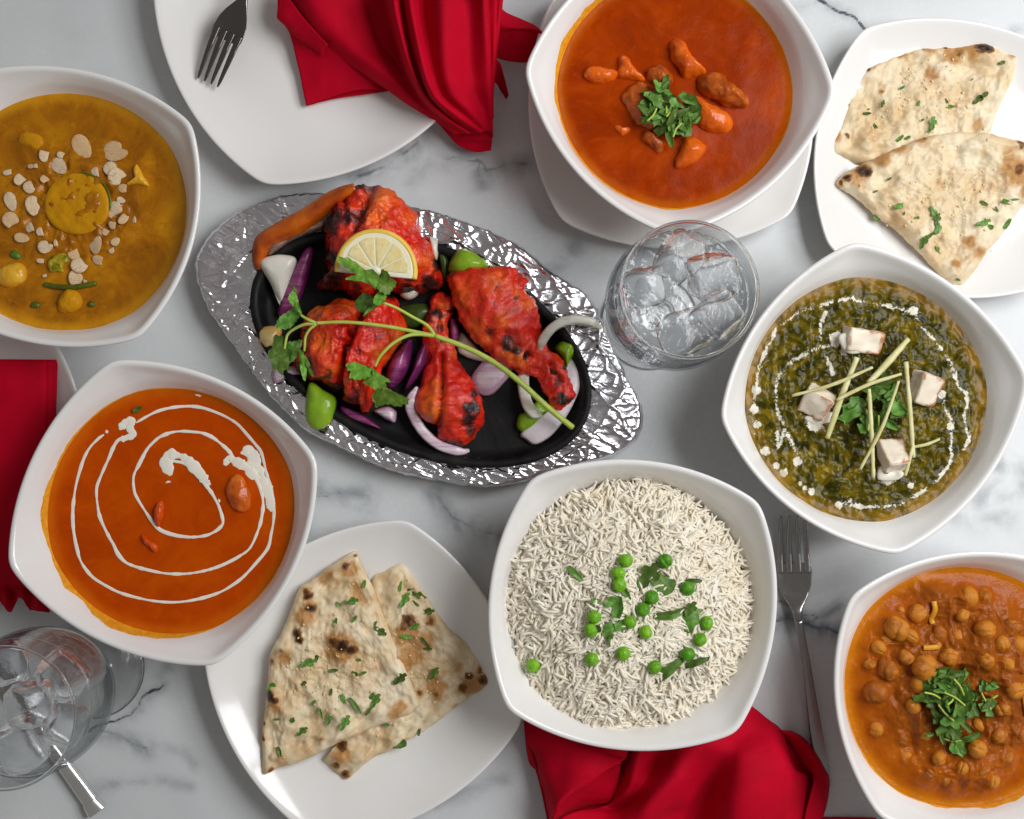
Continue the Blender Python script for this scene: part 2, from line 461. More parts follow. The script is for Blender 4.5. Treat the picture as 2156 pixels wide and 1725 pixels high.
def m_chicken():
    k = NT('tandoori_chicken')
    n1 = k.noise(48, 6, .6, .8); n2 = k.noise(150, 5, .6, .5); n3 = k.noise(520, 4)
    c = k.ramp(n1, [(.3, (.40, .006, .005, 1)), (.45, (.70, .013, .005, 1)), (.60, (.82, .036, .006, 1)), (.76, (.90, .16, .012, 1))])
    c = k.mix(k.mapr(n2, .56, .75, 0, .7), c, (.40, .006, .008, 1))
    c = k.mix(k.math('MULTIPLY', k.attr('orange'), k.mapr(n1, .3, .6, .5, 1)), c, (.92, .20, .014, 1))
    t = k.math('ADD', k.math('MULTIPLY', k.attr('char'), 1.12), k.math('MULTIPLY', k.math('SUBTRACT', k.noise(90, 7, .72, 1.0), .5), 1.7))
    c = k.mix(k.mapr(t, .35, .58, 0, .85), c, (.085, .008, .006, 1))
    c = k.mix(k.mapr(t, .58, .85, 0, .95), c, (.012, .006, .006, 1))
    k.bsdf(c, k.mapr(n2, .3, .7, .10, .34), IOR=1.45, Specular_IOR_Level=.7, Subsurface_Weight=.05, Subsurface_Radius=(.004, .001, .0006), Subsurface_Scale=.5)
    mpf = k.n('ShaderNodeMapping'); mpf.inputs['Scale'].default_value = (1, 4.5, 2); mpf.inputs['Rotation'].default_value = (0, 0, .5); k.l(k.co, mpf.inputs['Vector'])
    k.bump((n2, .7, .0013), (k.noise(170, 5, .65, .6, mpf.outputs[0]), .55, .0009), (n3, .6, .0006))
    return k.m
def m_cloth():
    k = NT('red_cotton_cloth')
    w1 = k.n('ShaderNodeTexWave'); w1.bands_direction = 'X'; w1.inputs['Scale'].default_value = 420
    w2 = k.n('ShaderNodeTexWave'); w2.bands_direction = 'Y'; w2.inputs['Scale'].default_value = 420
    k.l(k.co, w1.inputs['Vector']); k.l(k.co, w2.inputs['Vector'])
    n = k.noise(40, 4)
    c = k.ramp(n, [(.3, (.46, .0010, .015, 1)), (.7, (.55, .0013, .020, 1))])
    k.bsdf(c, .72, Specular_IOR_Level=.08)
    k.bump((k.math('MULTIPLY', w1.outputs['Fac'], w2.outputs['Fac']), .35, .0002), (k.noise(900, 3), .25, .00012))
    return k.m
def m_foil():
    k = NT('crumpled_foil')
    k.bsdf(k.ramp(k.noise(60, 3), [(.3, (.72, .69, .73, 1)), (.7, (.88, .86, .89, 1))]), k.mapr(k.noise(150, 4), .3, .7, .15, .28), Metallic=1.0)
    wob = k.n('ShaderNodeMix', data_type='VECTOR')
    d1 = k.voro(95); d2 = k.voro(210); nz = k.noise(60, 5, .65, 2.0)
    k.bump((nz, .14, .003))
    return k.m
def m_metal(name='steel_cutlery', c=(.55, .54, .53, 1), r=.16):
    k = NT(name)
    n = k.noise(40, 4); s = k.noise(900, 2)
    k.bsdf(c, k.mapr(n, .3, .7, r * .8, r * 1.4), Metallic=1.0)
    k.bump((s, .06, .0001))
    return k.m
def m_iron():
    k = NT('black_cast_iron'); n = k.noise(70, 5); f = k.noise(1100, 3)
    c = k.ramp(n, [(.3, (.006, .0055, .006, 1)), (.6, (.012, .011, .011, 1)), (.8, (.03, .026, .022, 1))])
    k.bsdf(c, k.mapr(n, .3, .7, .42, .6), IOR=1.45, Specular_IOR_Level=.22); k.bump((f, .5, .0004), (n, .3, .0006))
    return k.m
def m_thin(name, tint, k0, bump=None):
    """thin clear sheet: passes light straight on, reflects by the Schlick curve on both faces"""
    k = NT(name); tr = k.n('ShaderNodeBsdfTransparent'); tr.inputs[0].default_value = tint
    gl = k.n('ShaderNodeBsdfGlossy'); gl.inputs['Roughness'].default_value = .02
    lw = k.n('ShaderNodeLayerWeight'); lw.inputs['Blend'].default_value = .5
    f = k.math('MULTIPLY_ADD', k.math('POWER', lw.outputs['Facing'], 6.0), .5, k0)
    k.l(k.mix(k.math('POWER', lw.outputs['Facing'], 3.0), tint, (.66, .68, .69, 1)), tr.inputs[0])
    mx = k.n('ShaderNodeMixShader'); k.l(f, mx.inputs[0]); k.l(tr.outputs[0], mx.inputs[1]); k.l(gl.outputs[0], mx.inputs[2]); k.l(mx.outputs[0], k.out.inputs[0])
    if bump:
        nd = k.n('ShaderNodeBump'); nd.inputs['Strength'].default_value = bump[1]; nd.inputs['Distance'].default_value = bump[2]
        k.l(k.noise(bump[0], 3, .6, .8), nd.inputs['Height']); k.l(nd.outputs[0], gl.inputs['Normal']); k.l(nd.outputs[0], lw.inputs['Normal'])
    return k.m
def m_glass(): return m_thin('clear_glass', (.985, .99, .992, 1), .05)
def m_water(): return m_thin('drinking_water', (.985, .99, .992, 1), .05, (48, .8, .006))
def m_ice(name='clear_ice', ior=1.09, r0=.0, r1=.10):
    k = NT(name); n = k.noise(70, 5, .6, 2.2)
    k.bsdf((.985, .99, 1, 1), k.mapr(n, .62, .8, r0, r1), Transmission_Weight=1.0, IOR=ior)
    k.bump((n, .25, .003), (k.noise(30, 2, .5, 1), .3, .006)); return k.m
def m_simple(name, stops, scale=60, rough=.4, bump=None, sss=0, rad=(.002, .001, .0005), coat=0, detail=4, dist=.3, ior=1.45):
    k = NT(name); n = k.noise(scale, detail, .55, dist)
    k.bsdf(k.ramp(n, stops), rough, IOR=ior, Specular_IOR_Level=.38, Subsurface_Weight=sss, Subsurface_Radius=rad, Subsurface_Scale=.6, Coat_Weight=coat, Coat_Roughness=.12)
    if bump: k.bump((k.noise(bump[0], 4), .5, bump[1]))
    return k.m
def m_leaf(name, a, b, c):
    k = NT(name); n = k.noise(230, 3); oi = k.n('ShaderNodeObjectInfo')
    col = k.ramp(n, [(.3, a), (.55, b), (.8, c)])
    hs = k.n('ShaderNodeHueSaturation'); k.l(col, hs.inputs['Color'])
    k.l(k.mapr(oi.outputs['Random'], 0, 1, .65, 1.5), hs.inputs['Value']); k.l(k.mapr(oi.outputs['Random'], 0, 1, .485, .515), hs.inputs['Hue'])
    k.bsdf(hs.outputs[0], .45, IOR=1.45, Specular_IOR_Level=.3, Subsurface_Weight=.1, Subsurface_Radius=(.0006, .001, .0003), Subsurface_Scale=.5)
    k.bump((k.voro(420), .35, .0004), (k.noise(600, 3), .3, .0003)); return k.m
def m_onion(name, inner, outer):
    """streaked onion skin: colour runs in lines along the local X axis"""
    k = NT(name); mp = k.n('ShaderNodeMapping'); mp.inputs['Scale'].default_value = (14, 220, 60); k.l(k.co, mp.inputs['Vector'])
    n = k.noise(1.6, 4, .6, .3, mp.outputs[0]); m2 = k.noise(40, 3)
    f = k.math('ADD', n, k.math('MULTIPLY', k.math('SUBTRACT', k.attr('tint'), .5), 1.2))
    c = k.mix(k.mapr(f, .3, .75), inner, outer)
    k.bsdf(c, .28, IOR=1.42, Subsurface_Weight=.18, Subsurface_Radius=(.003, .002, .002), Subsurface_Scale=.6, Coat_Weight=.15)
    k.bump((n, .3, .0006)); return k.m

PORC = m_porcelain(); MARBLE = m_marble(); NAAN = m_naan(); CHICK = m_chicken(); CLOTH = m_cloth(); FOIL = m_foil()
STEEL = m_metal('steel_cutlery', (.36, .345, .335, 1), .18); DARKSTEEL = m_metal('dark_steel', (.20, .18, .17, 1), .22); BRIGHT = m_metal('bright_steel', (.86, .85, .83, 1), .22); IRON = m_iron()
GLASS = m_glass(); WATER = m_water(); ICE = m_ice(); FROST = m_ice('frosted_ice', 1.17, .0, .25); kg = NT('solid_glass'); kg.bsdf((1, 1, 1, 1), 0.0, Transmission_Weight=1.0, IOR=1.46); SOLIDGLASS = kg.m
HERB = m_leaf('coriander_leaf_green', (.045, .115, .014, 1), (.105, .205, .030, 1), (.25, .36, .10, 1))
PARSLEY = m_leaf('fresh_coriander_green', (.07, .18, .014, 1), (.14, .28, .028, 1), (.27, .42, .08, 1))
STALK = m_simple('green_stalk', [(.3, (.42, .54, .07, 1)), (.7, (.56, .66, .14, 1))], 90, .35, (300, .0002), .1)
# ------------------------------------------------------------------ table top
def vein_field(X, Y):
    veins = [  # width, strength, halo width, halo strength, points
        (3.2, 1.2, 9, .35, [(1715, -10), (1740, 10), (1770, 27), (1797, 37), (1817, 60), (1840, 90)]),
        (1.6, .5, 8, .25, [(1637, 18), (1690, 12), (1720, 4)]), (1.6, .6, 8, .3, [(2128, 66), (2156, 60), (2180, 66)]),
        (3.0, .8, 18, .6, [(755, 376), (790, 360), (829, 340), (860, 318), (880, 300)]),
        (2.6, .75, 16, .5, [(940, 334), (975, 333), (1005, 337), (1029, 360), (1065, 350), (1110, 346)]),
        (2.2, .6, 14, .5, [(1008, 345), (1010, 368), (1015, 388)]), (2, .4, 16, .35, [(870, 372), (885, 360), (905, 345)]),
        (2.8, 1.2, 9, .5, [(343, 1441), (322, 1455), (300, 1470), (294, 1488), (278, 1500), (260, 1513), (232, 1522), (205, 1531), (170, 1545)]),
        (2.2, .7, 14, .6, [(195, 1541), (222, 1543), (250, 1549), (275, 1562), (293, 1571), (312, 1574)]), (2, .35, 10, .3, [(312, 1574), (345, 1572), (380, 1580), (410, 1610)]),
        (1.8, .5, 10, .4, [(205, 1656), (255, 1648), (300, 1643), (345, 1646), (400, 1655)]), (2, .4, 12, .5, [(333, 1420), (345, 1405), (368, 1395)]),
        (2.4, .5, 14, .55, [(640, 1020), (690, 1040), (730, 1046), (775, 1040)]), (2.6, .7, 16, .6, [(915, 1040), (952, 1085), (985, 1105), (1029, 1122), (1060, 1130)]),
        (2, .5, 14, .5, [(775, 1040), (770, 1060), (765, 1070)]), (1.4, .7, 7, .35, [(656, 1041), (678, 1044), (700, 1046), (722, 1037)]),
        (1.6, .9, 8, .5, [(1624, 1262), (1650, 1270), (1671, 1284), (1700, 1296), (1722, 1298)]), (3.4, .9, 16, .9, [(1620, 1304), (1660, 1302), (1690, 1312), (1725, 1322), (1760, 1330), (1790, 1334)]),
        (2.4, .6, 12, .6, [(1690, 1316), (1725, 1300), (1765, 1280)]), (1.6, .6, 10, .5, [(1640, 1312), (1660, 1322), (1690, 1326)]),
        (2.2, .45, 15, .6, [(2060, 965), (2092, 970), (2125, 982), (2175, 998)]), (2.2, .4, 16, .5, [(2050, 1052), (2090, 1038), (2140, 1028), (2180, 1012)]),
        (2.2, .35, 16, .35, [(1990, 1080), (2040, 1100), (2120, 1096)]), (2, .4, 14, .4, [(1120, 600), (1135, 585), (1190, 560), (1210, 520)]),
        (1.8, .4, 14, .4, [(560, 1040), (600, 1080), (640, 1110)]), (1.6, .3, 12, .35, [(920, 1690), (1000, 1660), (1060, 1640)])]
    P = np.stack([X / 26, Y / 26, X * 0], 1)
    wx = X + 7 * fbm(P, 4, 31); wy = Y + 7 * fbm(P, 4, 41)
    v = np.zeros(len(X)); h = np.zeros(len(X))
    for w, s, hw, hs, pts in veins:
        pp = np.asarray(pts, float); lo = pp.min(0) - 90; hi = pp.max(0) + 90
        i = np.where((X > lo[0]) & (X < hi[0]) & (Y > lo[1]) & (Y < hi[1]))[0]
        d = pathd(wx[i], wy[i], pts)
        v[i] = np.maximum(v[i], s * (1 if s > 1 else .62) * np.exp(-(d / (w * (1 if s > 1 else 1.7))) ** 2)); h[i] = np.maximum(h[i], min(1, hs * 1.25) * np.exp(-(d / (hw * 1.5)) ** 2))
    return np.clip(v, 0, 1.2), np.clip(h, 0, 1)
def build_table():
    def axis(lo, hi, a, b, step):
        return np.concatenate([np.linspace(lo, a, 6)[:-1], np.arange(a, b, step), np.linspace(b, hi, 6)])
    xs = axis(-.75, .75, -.375, .375, .0014); ys = axis(-.62, .62, -.31, .31, .0014)
    gx, gy = np.meshgrid(xs, ys); V = np.stack([gx.ravel(), gy.ravel(), np.zeros(gx.size)], 1)
    d = V - CAM; f = d @ FWD; X = 1078 + 1078 * (d @ RGT) / f / HALF; Y = 862.5 - 1078 * (d @ UPV) / f / HALF
    v, h = vein_field(X, Y)
    F = grid_faces(len(ys), len(xs))
    tp = obj('table_top', V, F, MARBLE, loc=(0, 0, 0), attrs={'vein': v, 'halo': h})
    tag(tp, 'white polished marble table top with soft grey veins under all the dishes', None, None, 'structure')
    bx, bf = rbox((1.5, 1.24, .03), .003, 3); bx[:, 2] -= .0155
    sl = obj('slab', bx, bf, m_simple('marble_edge', [(.3, srgb(226, 228, 230)), (.7, srgb(240, 240, 240))], 7, .3), parent=tp)
build_table()

# ------------------------------------------------------------------ rounded-square bowls and plates
_th = np.linspace(0, 2 * math.pi, 720, endpoint=False)
def _mk_out():
    s = .181; rho = (.5 + s * s) / (2 * s); dd = .70711 + s - rho
    t = np.mod(_th, math.pi / 2); du = dd * np.cos(t - math.pi / 4)
    r = du + np.sqrt(du * du - dd * dd + rho * rho)
    k = np.arange(-40, 41) * .5; g = np.exp(-(k / 3.6) ** 2); g /= g.sum()
    r = np.array([np.sum(g * r[(i + np.arange(-40, 41)) % 720]) for i in range(720)])
    return r / r.max() * .995
_OUT = _mk_out()
def out_r(th): return np.interp(np.mod(th, 2 * math.pi), np.append(_th, 2 * math.pi), np.append(_OUT, _OUT[0]))
def ware(name, label, cat, C, vec, prof, zref, zb=0.0, n=240, lift=.004, group=None, rimz=None):
    c = W1(*C, zref); k = W1(C[0] + vec[0], C[1] + vec[1], zref) - c
    Rc = math.hypot(k[0], k[1]); a0 = math.atan2(k[1], k[0])
    a = np.linspace(0, 2 * math.pi, n, endpoint=False); o = out_r(a - a0)
    def ring(s, b, z):
        r = Rc * s * ((1 - b) * .9 + b * o)
        zz = z + lift * b * (o - .888) / .112 * min(1, max(0, (z - .3 * zref) / (.7 * zref)))
        return np.stack([c[0] + r * np.cos(a), c[1] + r * np.sin(a), zb + zz], 1)
    Rg = [ring(*p) for p in prof]
    V, F = rings(Rg, False, False)
    b = obj(name, V, F[:, ::-1].copy() if False else F, PORC, loc=(c[0], c[1], zb))
    b.data.flip_normals() if _inward(b) else None
    tag(b, label, cat, group)
    return b, c, Rc, a0
def _inward(o):
    me = o.data; s = 0
    for p in list(me.polygons)[:len(me.polygons) // 3: 37]:
        s += p.normal.z
    return s > 0
ZR = .062
BOWL = [(.002, 0, .006), (.40, 0, .006), (.42, 0, .0035), (.44, 0, .0006), (.455, 0, 0), (.48, 0, 0), (.50, 0, .003), (.56, .02, .0075), (.66, .10, .0150),
        (.78, .30, .0265), (.87, .55, .0385), (.94, .8, .0490), (.975, .95, .056), (.992, 1, .0595), (.999, 1, .0612), (.998, 1, .0622), (.990, 1, .0629), (.977, 1, .0630), (.964, 1, .0624),
        (.953, 1, .0612), (.935, .97, .0585), (.912, .85, .0555), (.897, .60, .0530), (.887, .42, .0505), (.874, .27, .0475), (.853, .14, .0430), (.822, .06, .0370), (.775, .02, .0295), (.71, 0, .0225), (.62, 0, .0165), (.50, 0, .0125), (.35, 0, .0112), (.002, 0, .011)]
PLATE = [(.002, 0, .004), (.52, 0, .004), (.54, 0, .0008), (.555, 0, 0), (.58, 0, 0), (.60, 0, .0025), (.70, .2, .0065), (.85, .6, .0125), (.95, .9, .0175), (.988, 1, .0200), (.999, 1, .0216), (.998, 1, .0226),
         (.990, 1, .0232), (.977, 1, .0228), (.95, .97, .0212), (.88, .8, .0172), (.78, .5, .0130), (.70, .25, .0108), (.62, .08, .0098), (.55, 0, .0094), (.30, 0, .0092), (.002, 0, .0092)]
def bowl(label, C, vec, zb=0.0):
    b, c, Rc, a0 = ware('square_bowl', label, 'bowl', C, vec, BOWL, ZR, zb, lift=.0035, group='white square bowls of food')
    inn = BOWL[19:]
    zs = np.array([p[2] for p in inn])[::-1]; ss = np.array([p[0] for p in inn])[::-1]; bs = np.array([p[1] for p in inn])[::-1]
    def wall(th, z):
        s = np.interp(z, zs, ss); bb = np.interp(z, zs, bs)
        return Rc * s * ((1 - bb) * .9 + bb * out_r(th - a0))
    return dict(o=b, c=c, R=Rc, a0=a0, wall=wall, zb=zb)
def plate(label, C, vec):
    return ware('square_plate', label, 'plate', C, vec, PLATE, .0225, 0, lift=.003, group='white square plates')

B1 = bowl('white square bowl of yellow curry with almond flakes', (122, 434), (283, -171))
B2 = bowl('white square bowl of orange-brown curry standing on a square saucer', (1426, 183), (-323, -23), .0095)
B4 = bowl('white square bowl of orange curry with a spiral of cream', (347, 1078), (-107, -318))
B5 = bowl('white square bowl of dark green spinach curry with cheese cubes', (1840, 838), (-45, -326))
B6 = bowl('white square bowl heaped with white rice and peas', (1333, 1273), (-214, -266))
B7 = bowl('white square bowl of chickpea curry cut off by the picture edge', (2047, 1456), (-259, -202))
plate('white square plate under the crumpled red napkin and dark fork', (662, 58), (-105, 332))
plate('white square plate under the orange-brown curry bowl', (1414, 223), (-231, 244))
plate('white square plate of two naan pieces beside the spinach curry', (2008, 332), (-193, -268))
plate('white square plate of two naan pieces beside the bowl of rice', (765, 1430), (90, -335))
plate('white square plate under the flat folded red napkin', (-118, 958), (235, -240))

# ------------------------------------------------------------------ curries (a disc of sauce whose edge is cut by the bowl wall, and a smear above it)
def sauce(name, label, B, zc, mat, fn=None, amp=.0002, nr=46, na=220, smear=None, attrs=None, cat='curry', sc=60, seed=1):
    z = zc + B['zb']; c = B['c']
    a = np.linspace(0, 2 * math.pi, na, endpoint=False)
    rim = B['wall'](a, zc) + .0018
    ts = np.linspace(0, 1, nr) ** .8; ts[0] = .0004
    X = c[0] + ts[:, None] * rim * np.cos(a); Y = c[1] + ts[:, None] * rim * np.sin(a)
    P = np.stack([X.ravel(), Y.ravel(), np.zeros(X.size)], 1); T = np.repeat(ts, na)
    P[:, 2] = z + amp * fbm(P * sc, 3, seed) * sstep(1, .9, T) + .0007 * sstep(.93, .985, T)
    if fn is not None: P[:, 2] += fn(P[:, 0], P[:, 1], T)
    top = P.copy(); bot = P[-na:].copy(); bot[:, 2] = z - .004; ce = bot.copy(); ce[:, :2] = c[:2] + (ce[:, :2] - c[:2]) * .004
    V = np.concatenate([top, bot, ce]); F = grid_faces(nr + 2, na, True)
    attrs = {'rim': lambda X, Y, T: sstep(.87, .985, T), **(attrs or {})}
    at = {k: np.concatenate([f(P[:, 0], P[:, 1], T), np.zeros(2 * na)]) for k, f in (attrs or {}).items()}
    o = obj(name, V, F, mat, loc=(c[0], c[1], z), attrs=at); tag(o, label, cat)
    if smear:
        mt, h0, d0, sharp, seed2 = smear; n2 = 720; b = np.linspace(0, 2 * math.pi, n2, endpoint=False)
        Q = np.stack([np.cos(b) * 3, np.sin(b) * 3, b * 0], 1)
        env = np.maximum(0, np.cos(b - math.radians(d0))) ** sharp
        hh = h0 * (.20 + .80 * env) * np.clip(.60 + .7 * fbm(Q, 3, seed2) + .22 * fbm(Q * 4, 5, seed2 + 4) , .10, 1.4)
        zl = np.linspace(0, 1, 7); Rg = []
        for q in zl:
            zz = zc - .0015 + (hh + .0015) * q; r = B['wall'](b, zz) - .00035 * (1 - q ** 6) - .00002
            Rg.append(np.stack([c[0] + r * np.cos(b), c[1] + r * np.sin(b), zz + B['zb']], 1))
        V, F = rings(Rg, False, False)
        obj('sauce_smear', V, F, mt, parent=o)
    return o
def world_bump(cx, cy, rx, ry, h, zc, ang=0, p=2.0):
    """a smooth lump: measured centre, radii (measured), height (m)"""
    w = W1(cx, cy, zc); s = PX(zc)
    def f(X, Y):
        dx = X - w[0]; dy = Y - w[1]; ca, sa = math.cos(ang), math.sin(ang)
        u = (dx * ca + dy * sa) / (rx * s); v = (-dx * sa + dy * ca) / (ry * s)
        return h * np.exp(-(u * u + v * v) ** (p / 2))
    return f
# ------------------------------------------------------------------ leaf pieces (chopped coriander): five shared meshes, about 14 mm
def leaf_mesh(name, outline, curl, fold, mat, th=.00045, nr=7, n=44, seed=0):
    Q = np.array(outline, float); Q = np.vstack([Q, Q[:1]]); Lq = np.concatenate([[0], np.cumsum(np.linalg.norm(np.diff(Q, axis=0), axis=1))]); uq = np.linspace(0, Lq[-1], n, endpoint=False)
    B = np.stack([np.interp(uq, Lq, Q[:, 0]), np.interp(uq, Lq, Q[:, 1])], 1); c = B.mean(0); V = []
    for t in np.concatenate([[.02], np.linspace(.2, 1, nr)]):
        D = c + (B - c) * t; z = curl * ((D[:, 0] / .007) ** 2 + .6 * (D[:, 1] / .007) ** 2) * .001 + fold * np.abs(D[:, 1]) + .0006 * noise(np.stack([D[:, 0] * 250, D[:, 1] * 250, D[:, 0] * 0], 1), seed)
        V.append(np.stack([D[:, 0], D[:, 1], z], 1))
    top = np.concatenate(V); bot = top.copy(); bot[:, 2] -= th
    k = len(V); F1 = grid_faces(k, n, True); F2 = F1[:, ::-1] + len(top)
    e = np.arange(n) + (k - 1) * n; e2 = np.roll(e, -1); S = np.stack([e, e + len(top), e2 + len(top), e2], 1)
    me = mesh(name, np.concatenate([top, bot]), np.concatenate([F1, F2, S]), mat)
    return me
L_ = .001
LEAF_OUT = [
    [(-7, -1), (-4, -3), (-1, -2.4), (1, -5), (4, -4.6), (4.5, -2), (7.5, -2.4), (8, 0), (7, 2.2), (4.6, 1.8), (4, 4.4), (1, 5), (-.5, 2.6), (-4, 3), (-7, 1)],
    [(-9, -1.4), (-4, -2.4), (2, -2.2), (8, -1.2), (9, .6), (5, 1.8), (-2, 2.4), (-8, 1.6)],
    [(-6, -4), (0, -5), (5, -3.4), (6, 0), (4.6, 4), (0, 4.6), (-3, 2.4), (-6.4, 2.6)],
    [(-8, -.8), (-5, -4), (-2, -2.8), (1, -4.6), (4, -2.2), (8, -2.8), (7, .6), (8.4, 2.2), (3, 3.2), (0, 5), (-3, 3.4), (-6, 3.6)],
    [(-5.5, -2), (0, -3.2), (5.5, -1.6), (6, 1.2), (1, 3), (-5, 2.2)]]
LEAF_ME = [leaf_mesh('leaf', [(x * L_, y * L_) for x, y in o], cu, fo, HERB, seed=i) for i, (o, cu, fo) in enumerate(zip(LEAF_OUT, (1.6, -1.4, 1.0, -2.2, 1.8), (.15, .35, -.2, .1, .3)))]
STALK_ME = mesh('stalk', *tube(spl([(-.006, 0, 0), (0, .0008, .0006), (.006, 0, 0)], 10), .0007, 6), STALK)
def garnish(label, cen, rx, ry, z, N, seed, big=1.0, ang=0, dome=.006, group=None):
    rg = np.random.default_rng(seed); c = W1(*cen, z); s = PX(z)
    t = thing('coriander_garnish', c, label, 'herb garnish', group)
    for i in range(N):
        r = math.sqrt(rg.random()) ** 1.05; th = rg.random() * 6.283
        u, v = r * rx * math.cos(th), r * ry * math.sin(th)
        x = (u * math.cos(ang) - v * math.sin(ang)) * s; y = (u * math.sin(ang) + v * math.cos(ang)) * s
        zz = dome * (1 - r * r) * (i + 2) / N + .0012 + .0006 * rg.random()
        k = int(rg.choice(5, p=[.18, .32, .24, .12, .14])); sc = big * (.45 + .6 * rg.random())
        inst('leaf', LEAF_ME[k], mat4((x, y, zz), rg.normal(0, .38), rg.normal(0, .34), rg.random() * 6.283, (sc, sc * (.8 + .4 * rg.random()), sc)), t)
    for i in range(max(2, N // 9)):
        th = rg.random() * 6.283; r = rg.random() * .9
        inst('stalk', STALK_ME, mat4((r * rx * math.cos(th) * s, r * ry * math.sin(th) * s, dome * .8), rg.normal(0, .3), rg.normal(0, .3), rg.random() * 6.283, (.8 + .5 * rg.random(), 1, 1)), t)
    return t
def chunk(name, label, cat, poly, z0, H, mat, group=None, amp=.0012, sc=130, seed=1, k=2.2, q=.5, centre=None, attrs=None, n=80, nr=24, under=.5):
    V, F, X, Y, t = blob(poly, z0, H, n=n, nr=nr, k=k, q=q, under=under, centre=centre)
    V = displace(V, F, amp * fbm(V * sc, 4, seed) + amp * .6 * ridged(V * sc * .6, 2, seed + 9))
    at = {kk: f(X, Y, t) for kk, f in (attrs or {}).items()}
    o = obj(name, V, F, mat, attrs=at); tag(o, label, cat, group); return o

SM_Y = m_simple('yellow_smear', [(.3, (.62, .28, .012, 1)), (.7, (.78, .40, .03, 1))], 300, .3)
SM_O = m_simple('orange_smear', [(.3, (.72, .26, .012, 1)), (.7, (.86, .42, .03, 1))], 300, .3)
SM_C = m_simple('ochre_smear', [(.3, (.66, .24, .012, 1)), (.7, (.82, .40, .05, 1))], 300, .3)

# ------------------------------------------------------------------ butter curry with a cream spiral
S_BUT = m_sauce('orange_butter_sauce', (.44, .048, .0004, 1), (.53, .064, .0005, 1), (.60, .088, .0008, 1), .26, specks=.25, bump=.0003, rimc=(.62, .13, .004, 1))
ZC4 = .0445
o4 = sauce('orange_curry', 'smooth orange curry under a spiral of cream in the left bowl', B4, ZC4, S_BUT, amp=.0004, smear=(SM_O, .0125, 218, 1.3, 3),
           fn=lambda X, Y, T: world_bump(498, 1032, 40, 52, .003, ZC4)(X, Y) + world_bump(345, 1085, 34, 34, .0012, ZC4)(X, Y) + world_bump(318, 1146, 26, 22, .0012, ZC4)(X, Y))
def hz4(X, Y): return ZC4 + .0001
CREAM = m_simple('white_cream', [(.3, srgb(238, 230, 212)), (.7, srgb(246, 241, 228))], 90, .3)
def swirl_part(parent, pts, w, zc, seed, jit=.3):
    P2 = resample(np.array(pts, float), max(60, len(pts) * 14), False)
    P3 = W(P2[:, 0], P2[:, 1], zc); P3[:, 2] = zc + .0002
    if parent is o4:
        P3[:, 2] += world_bump(498, 1032, 40, 52, .003, ZC4)(P3[:, 0], P3[:, 1]) + world_bump(345, 1085, 34, 34, .0012, ZC4)(P3[:, 0], P3[:, 1])
    rad = w * PX(zc) * (1 + jit * fbm(np.stack([np.arange(len(P3)) * .10, np.zeros(len(P3)), np.zeros(len(P3))], 1), 3, seed))
    rad[:6] *= np.linspace(.45, 1, 6); rad[-6:] *= np.linspace(1, .45, 6)
    return tube(P3, rad, 12, .17 if w < 5 else .10)
sw = np.concatenate([R('01', 655, 1022, 620, 1048, 570, 1100, 535, 1160, 510, 1230, 485, 1320, 470, 1400, 460, 1500, 462, 1600, 475, 1690), R('02', 490, 30, 500, 70, 530, 130, 590, 200, 690, 262, 760, 295, 850, 322, 960, 345, 1075, 355, 1180, 348, 1290, 325, 1380, 295, 1450, 258, 1530, 200, 1610, 115, 1690, 15),
                     R('01', 1712, 1650, 1728, 1560, 1730, 1440, 1712, 1360, 1690, 1290, 1668, 1200, 1648, 1130, 1615, 1085, 1560, 1020, 1500, 955, 1430, 910, 1350, 875, 1270, 850, 1190, 842, 1090, 850, 1000, 872, 930, 905, 862, 945)])
sw2 = np.concatenate([R('01', 845, 1010, 800, 1030, 745, 1058, 712, 1110, 692, 1160, 660, 1230, 630, 1300, 612, 1350, 610, 1410, 618, 1480, 630, 1540, 655, 1600, 690, 1670, 715, 1712), R('02', 745, 50, 790, 100, 850, 128, 930, 150, 1040, 172, 1150, 176, 1250, 165, 1350, 140, 1430, 108, 1510, 65, 1580, 10),
                      R('01', 1632, 1620, 1655, 1530, 1662, 1450, 1650, 1380, 1622, 1310, 1585, 1262, 1540, 1222, 1490, 1180, 1440, 1120, 1390, 1075, 1340, 1038, 1280, 1012, 1220, 1004, 1150, 1000, 1090, 1006, 1040, 1022, 1000, 1042, 960, 1078, 930, 1112, 900, 1165, 875, 1215, 848, 1270, 842, 1320, 850, 1385, 868, 1425, 890, 1462, 915, 1500, 942, 1540, 975, 1585, 1010, 1620, 1050, 1640, 1100, 1655, 1150, 1664, 1230, 1668, 1300, 1658, 1345, 1640, 1382, 1615, 1408, 1580, 1402, 1530, 1385, 1475, 1368, 1440, 1342, 1395, 1312, 1355, 1285, 1318, 1255, 1280, 1225, 1248, 1195, 1218, 1150, 1198, 1100, 1188, 1062, 1170)])
VF = [swirl_part(o4, sw, 3.1, ZC4, 1, .55), swirl_part(o4, sw2, 3.3, ZC4, 2, .55)]
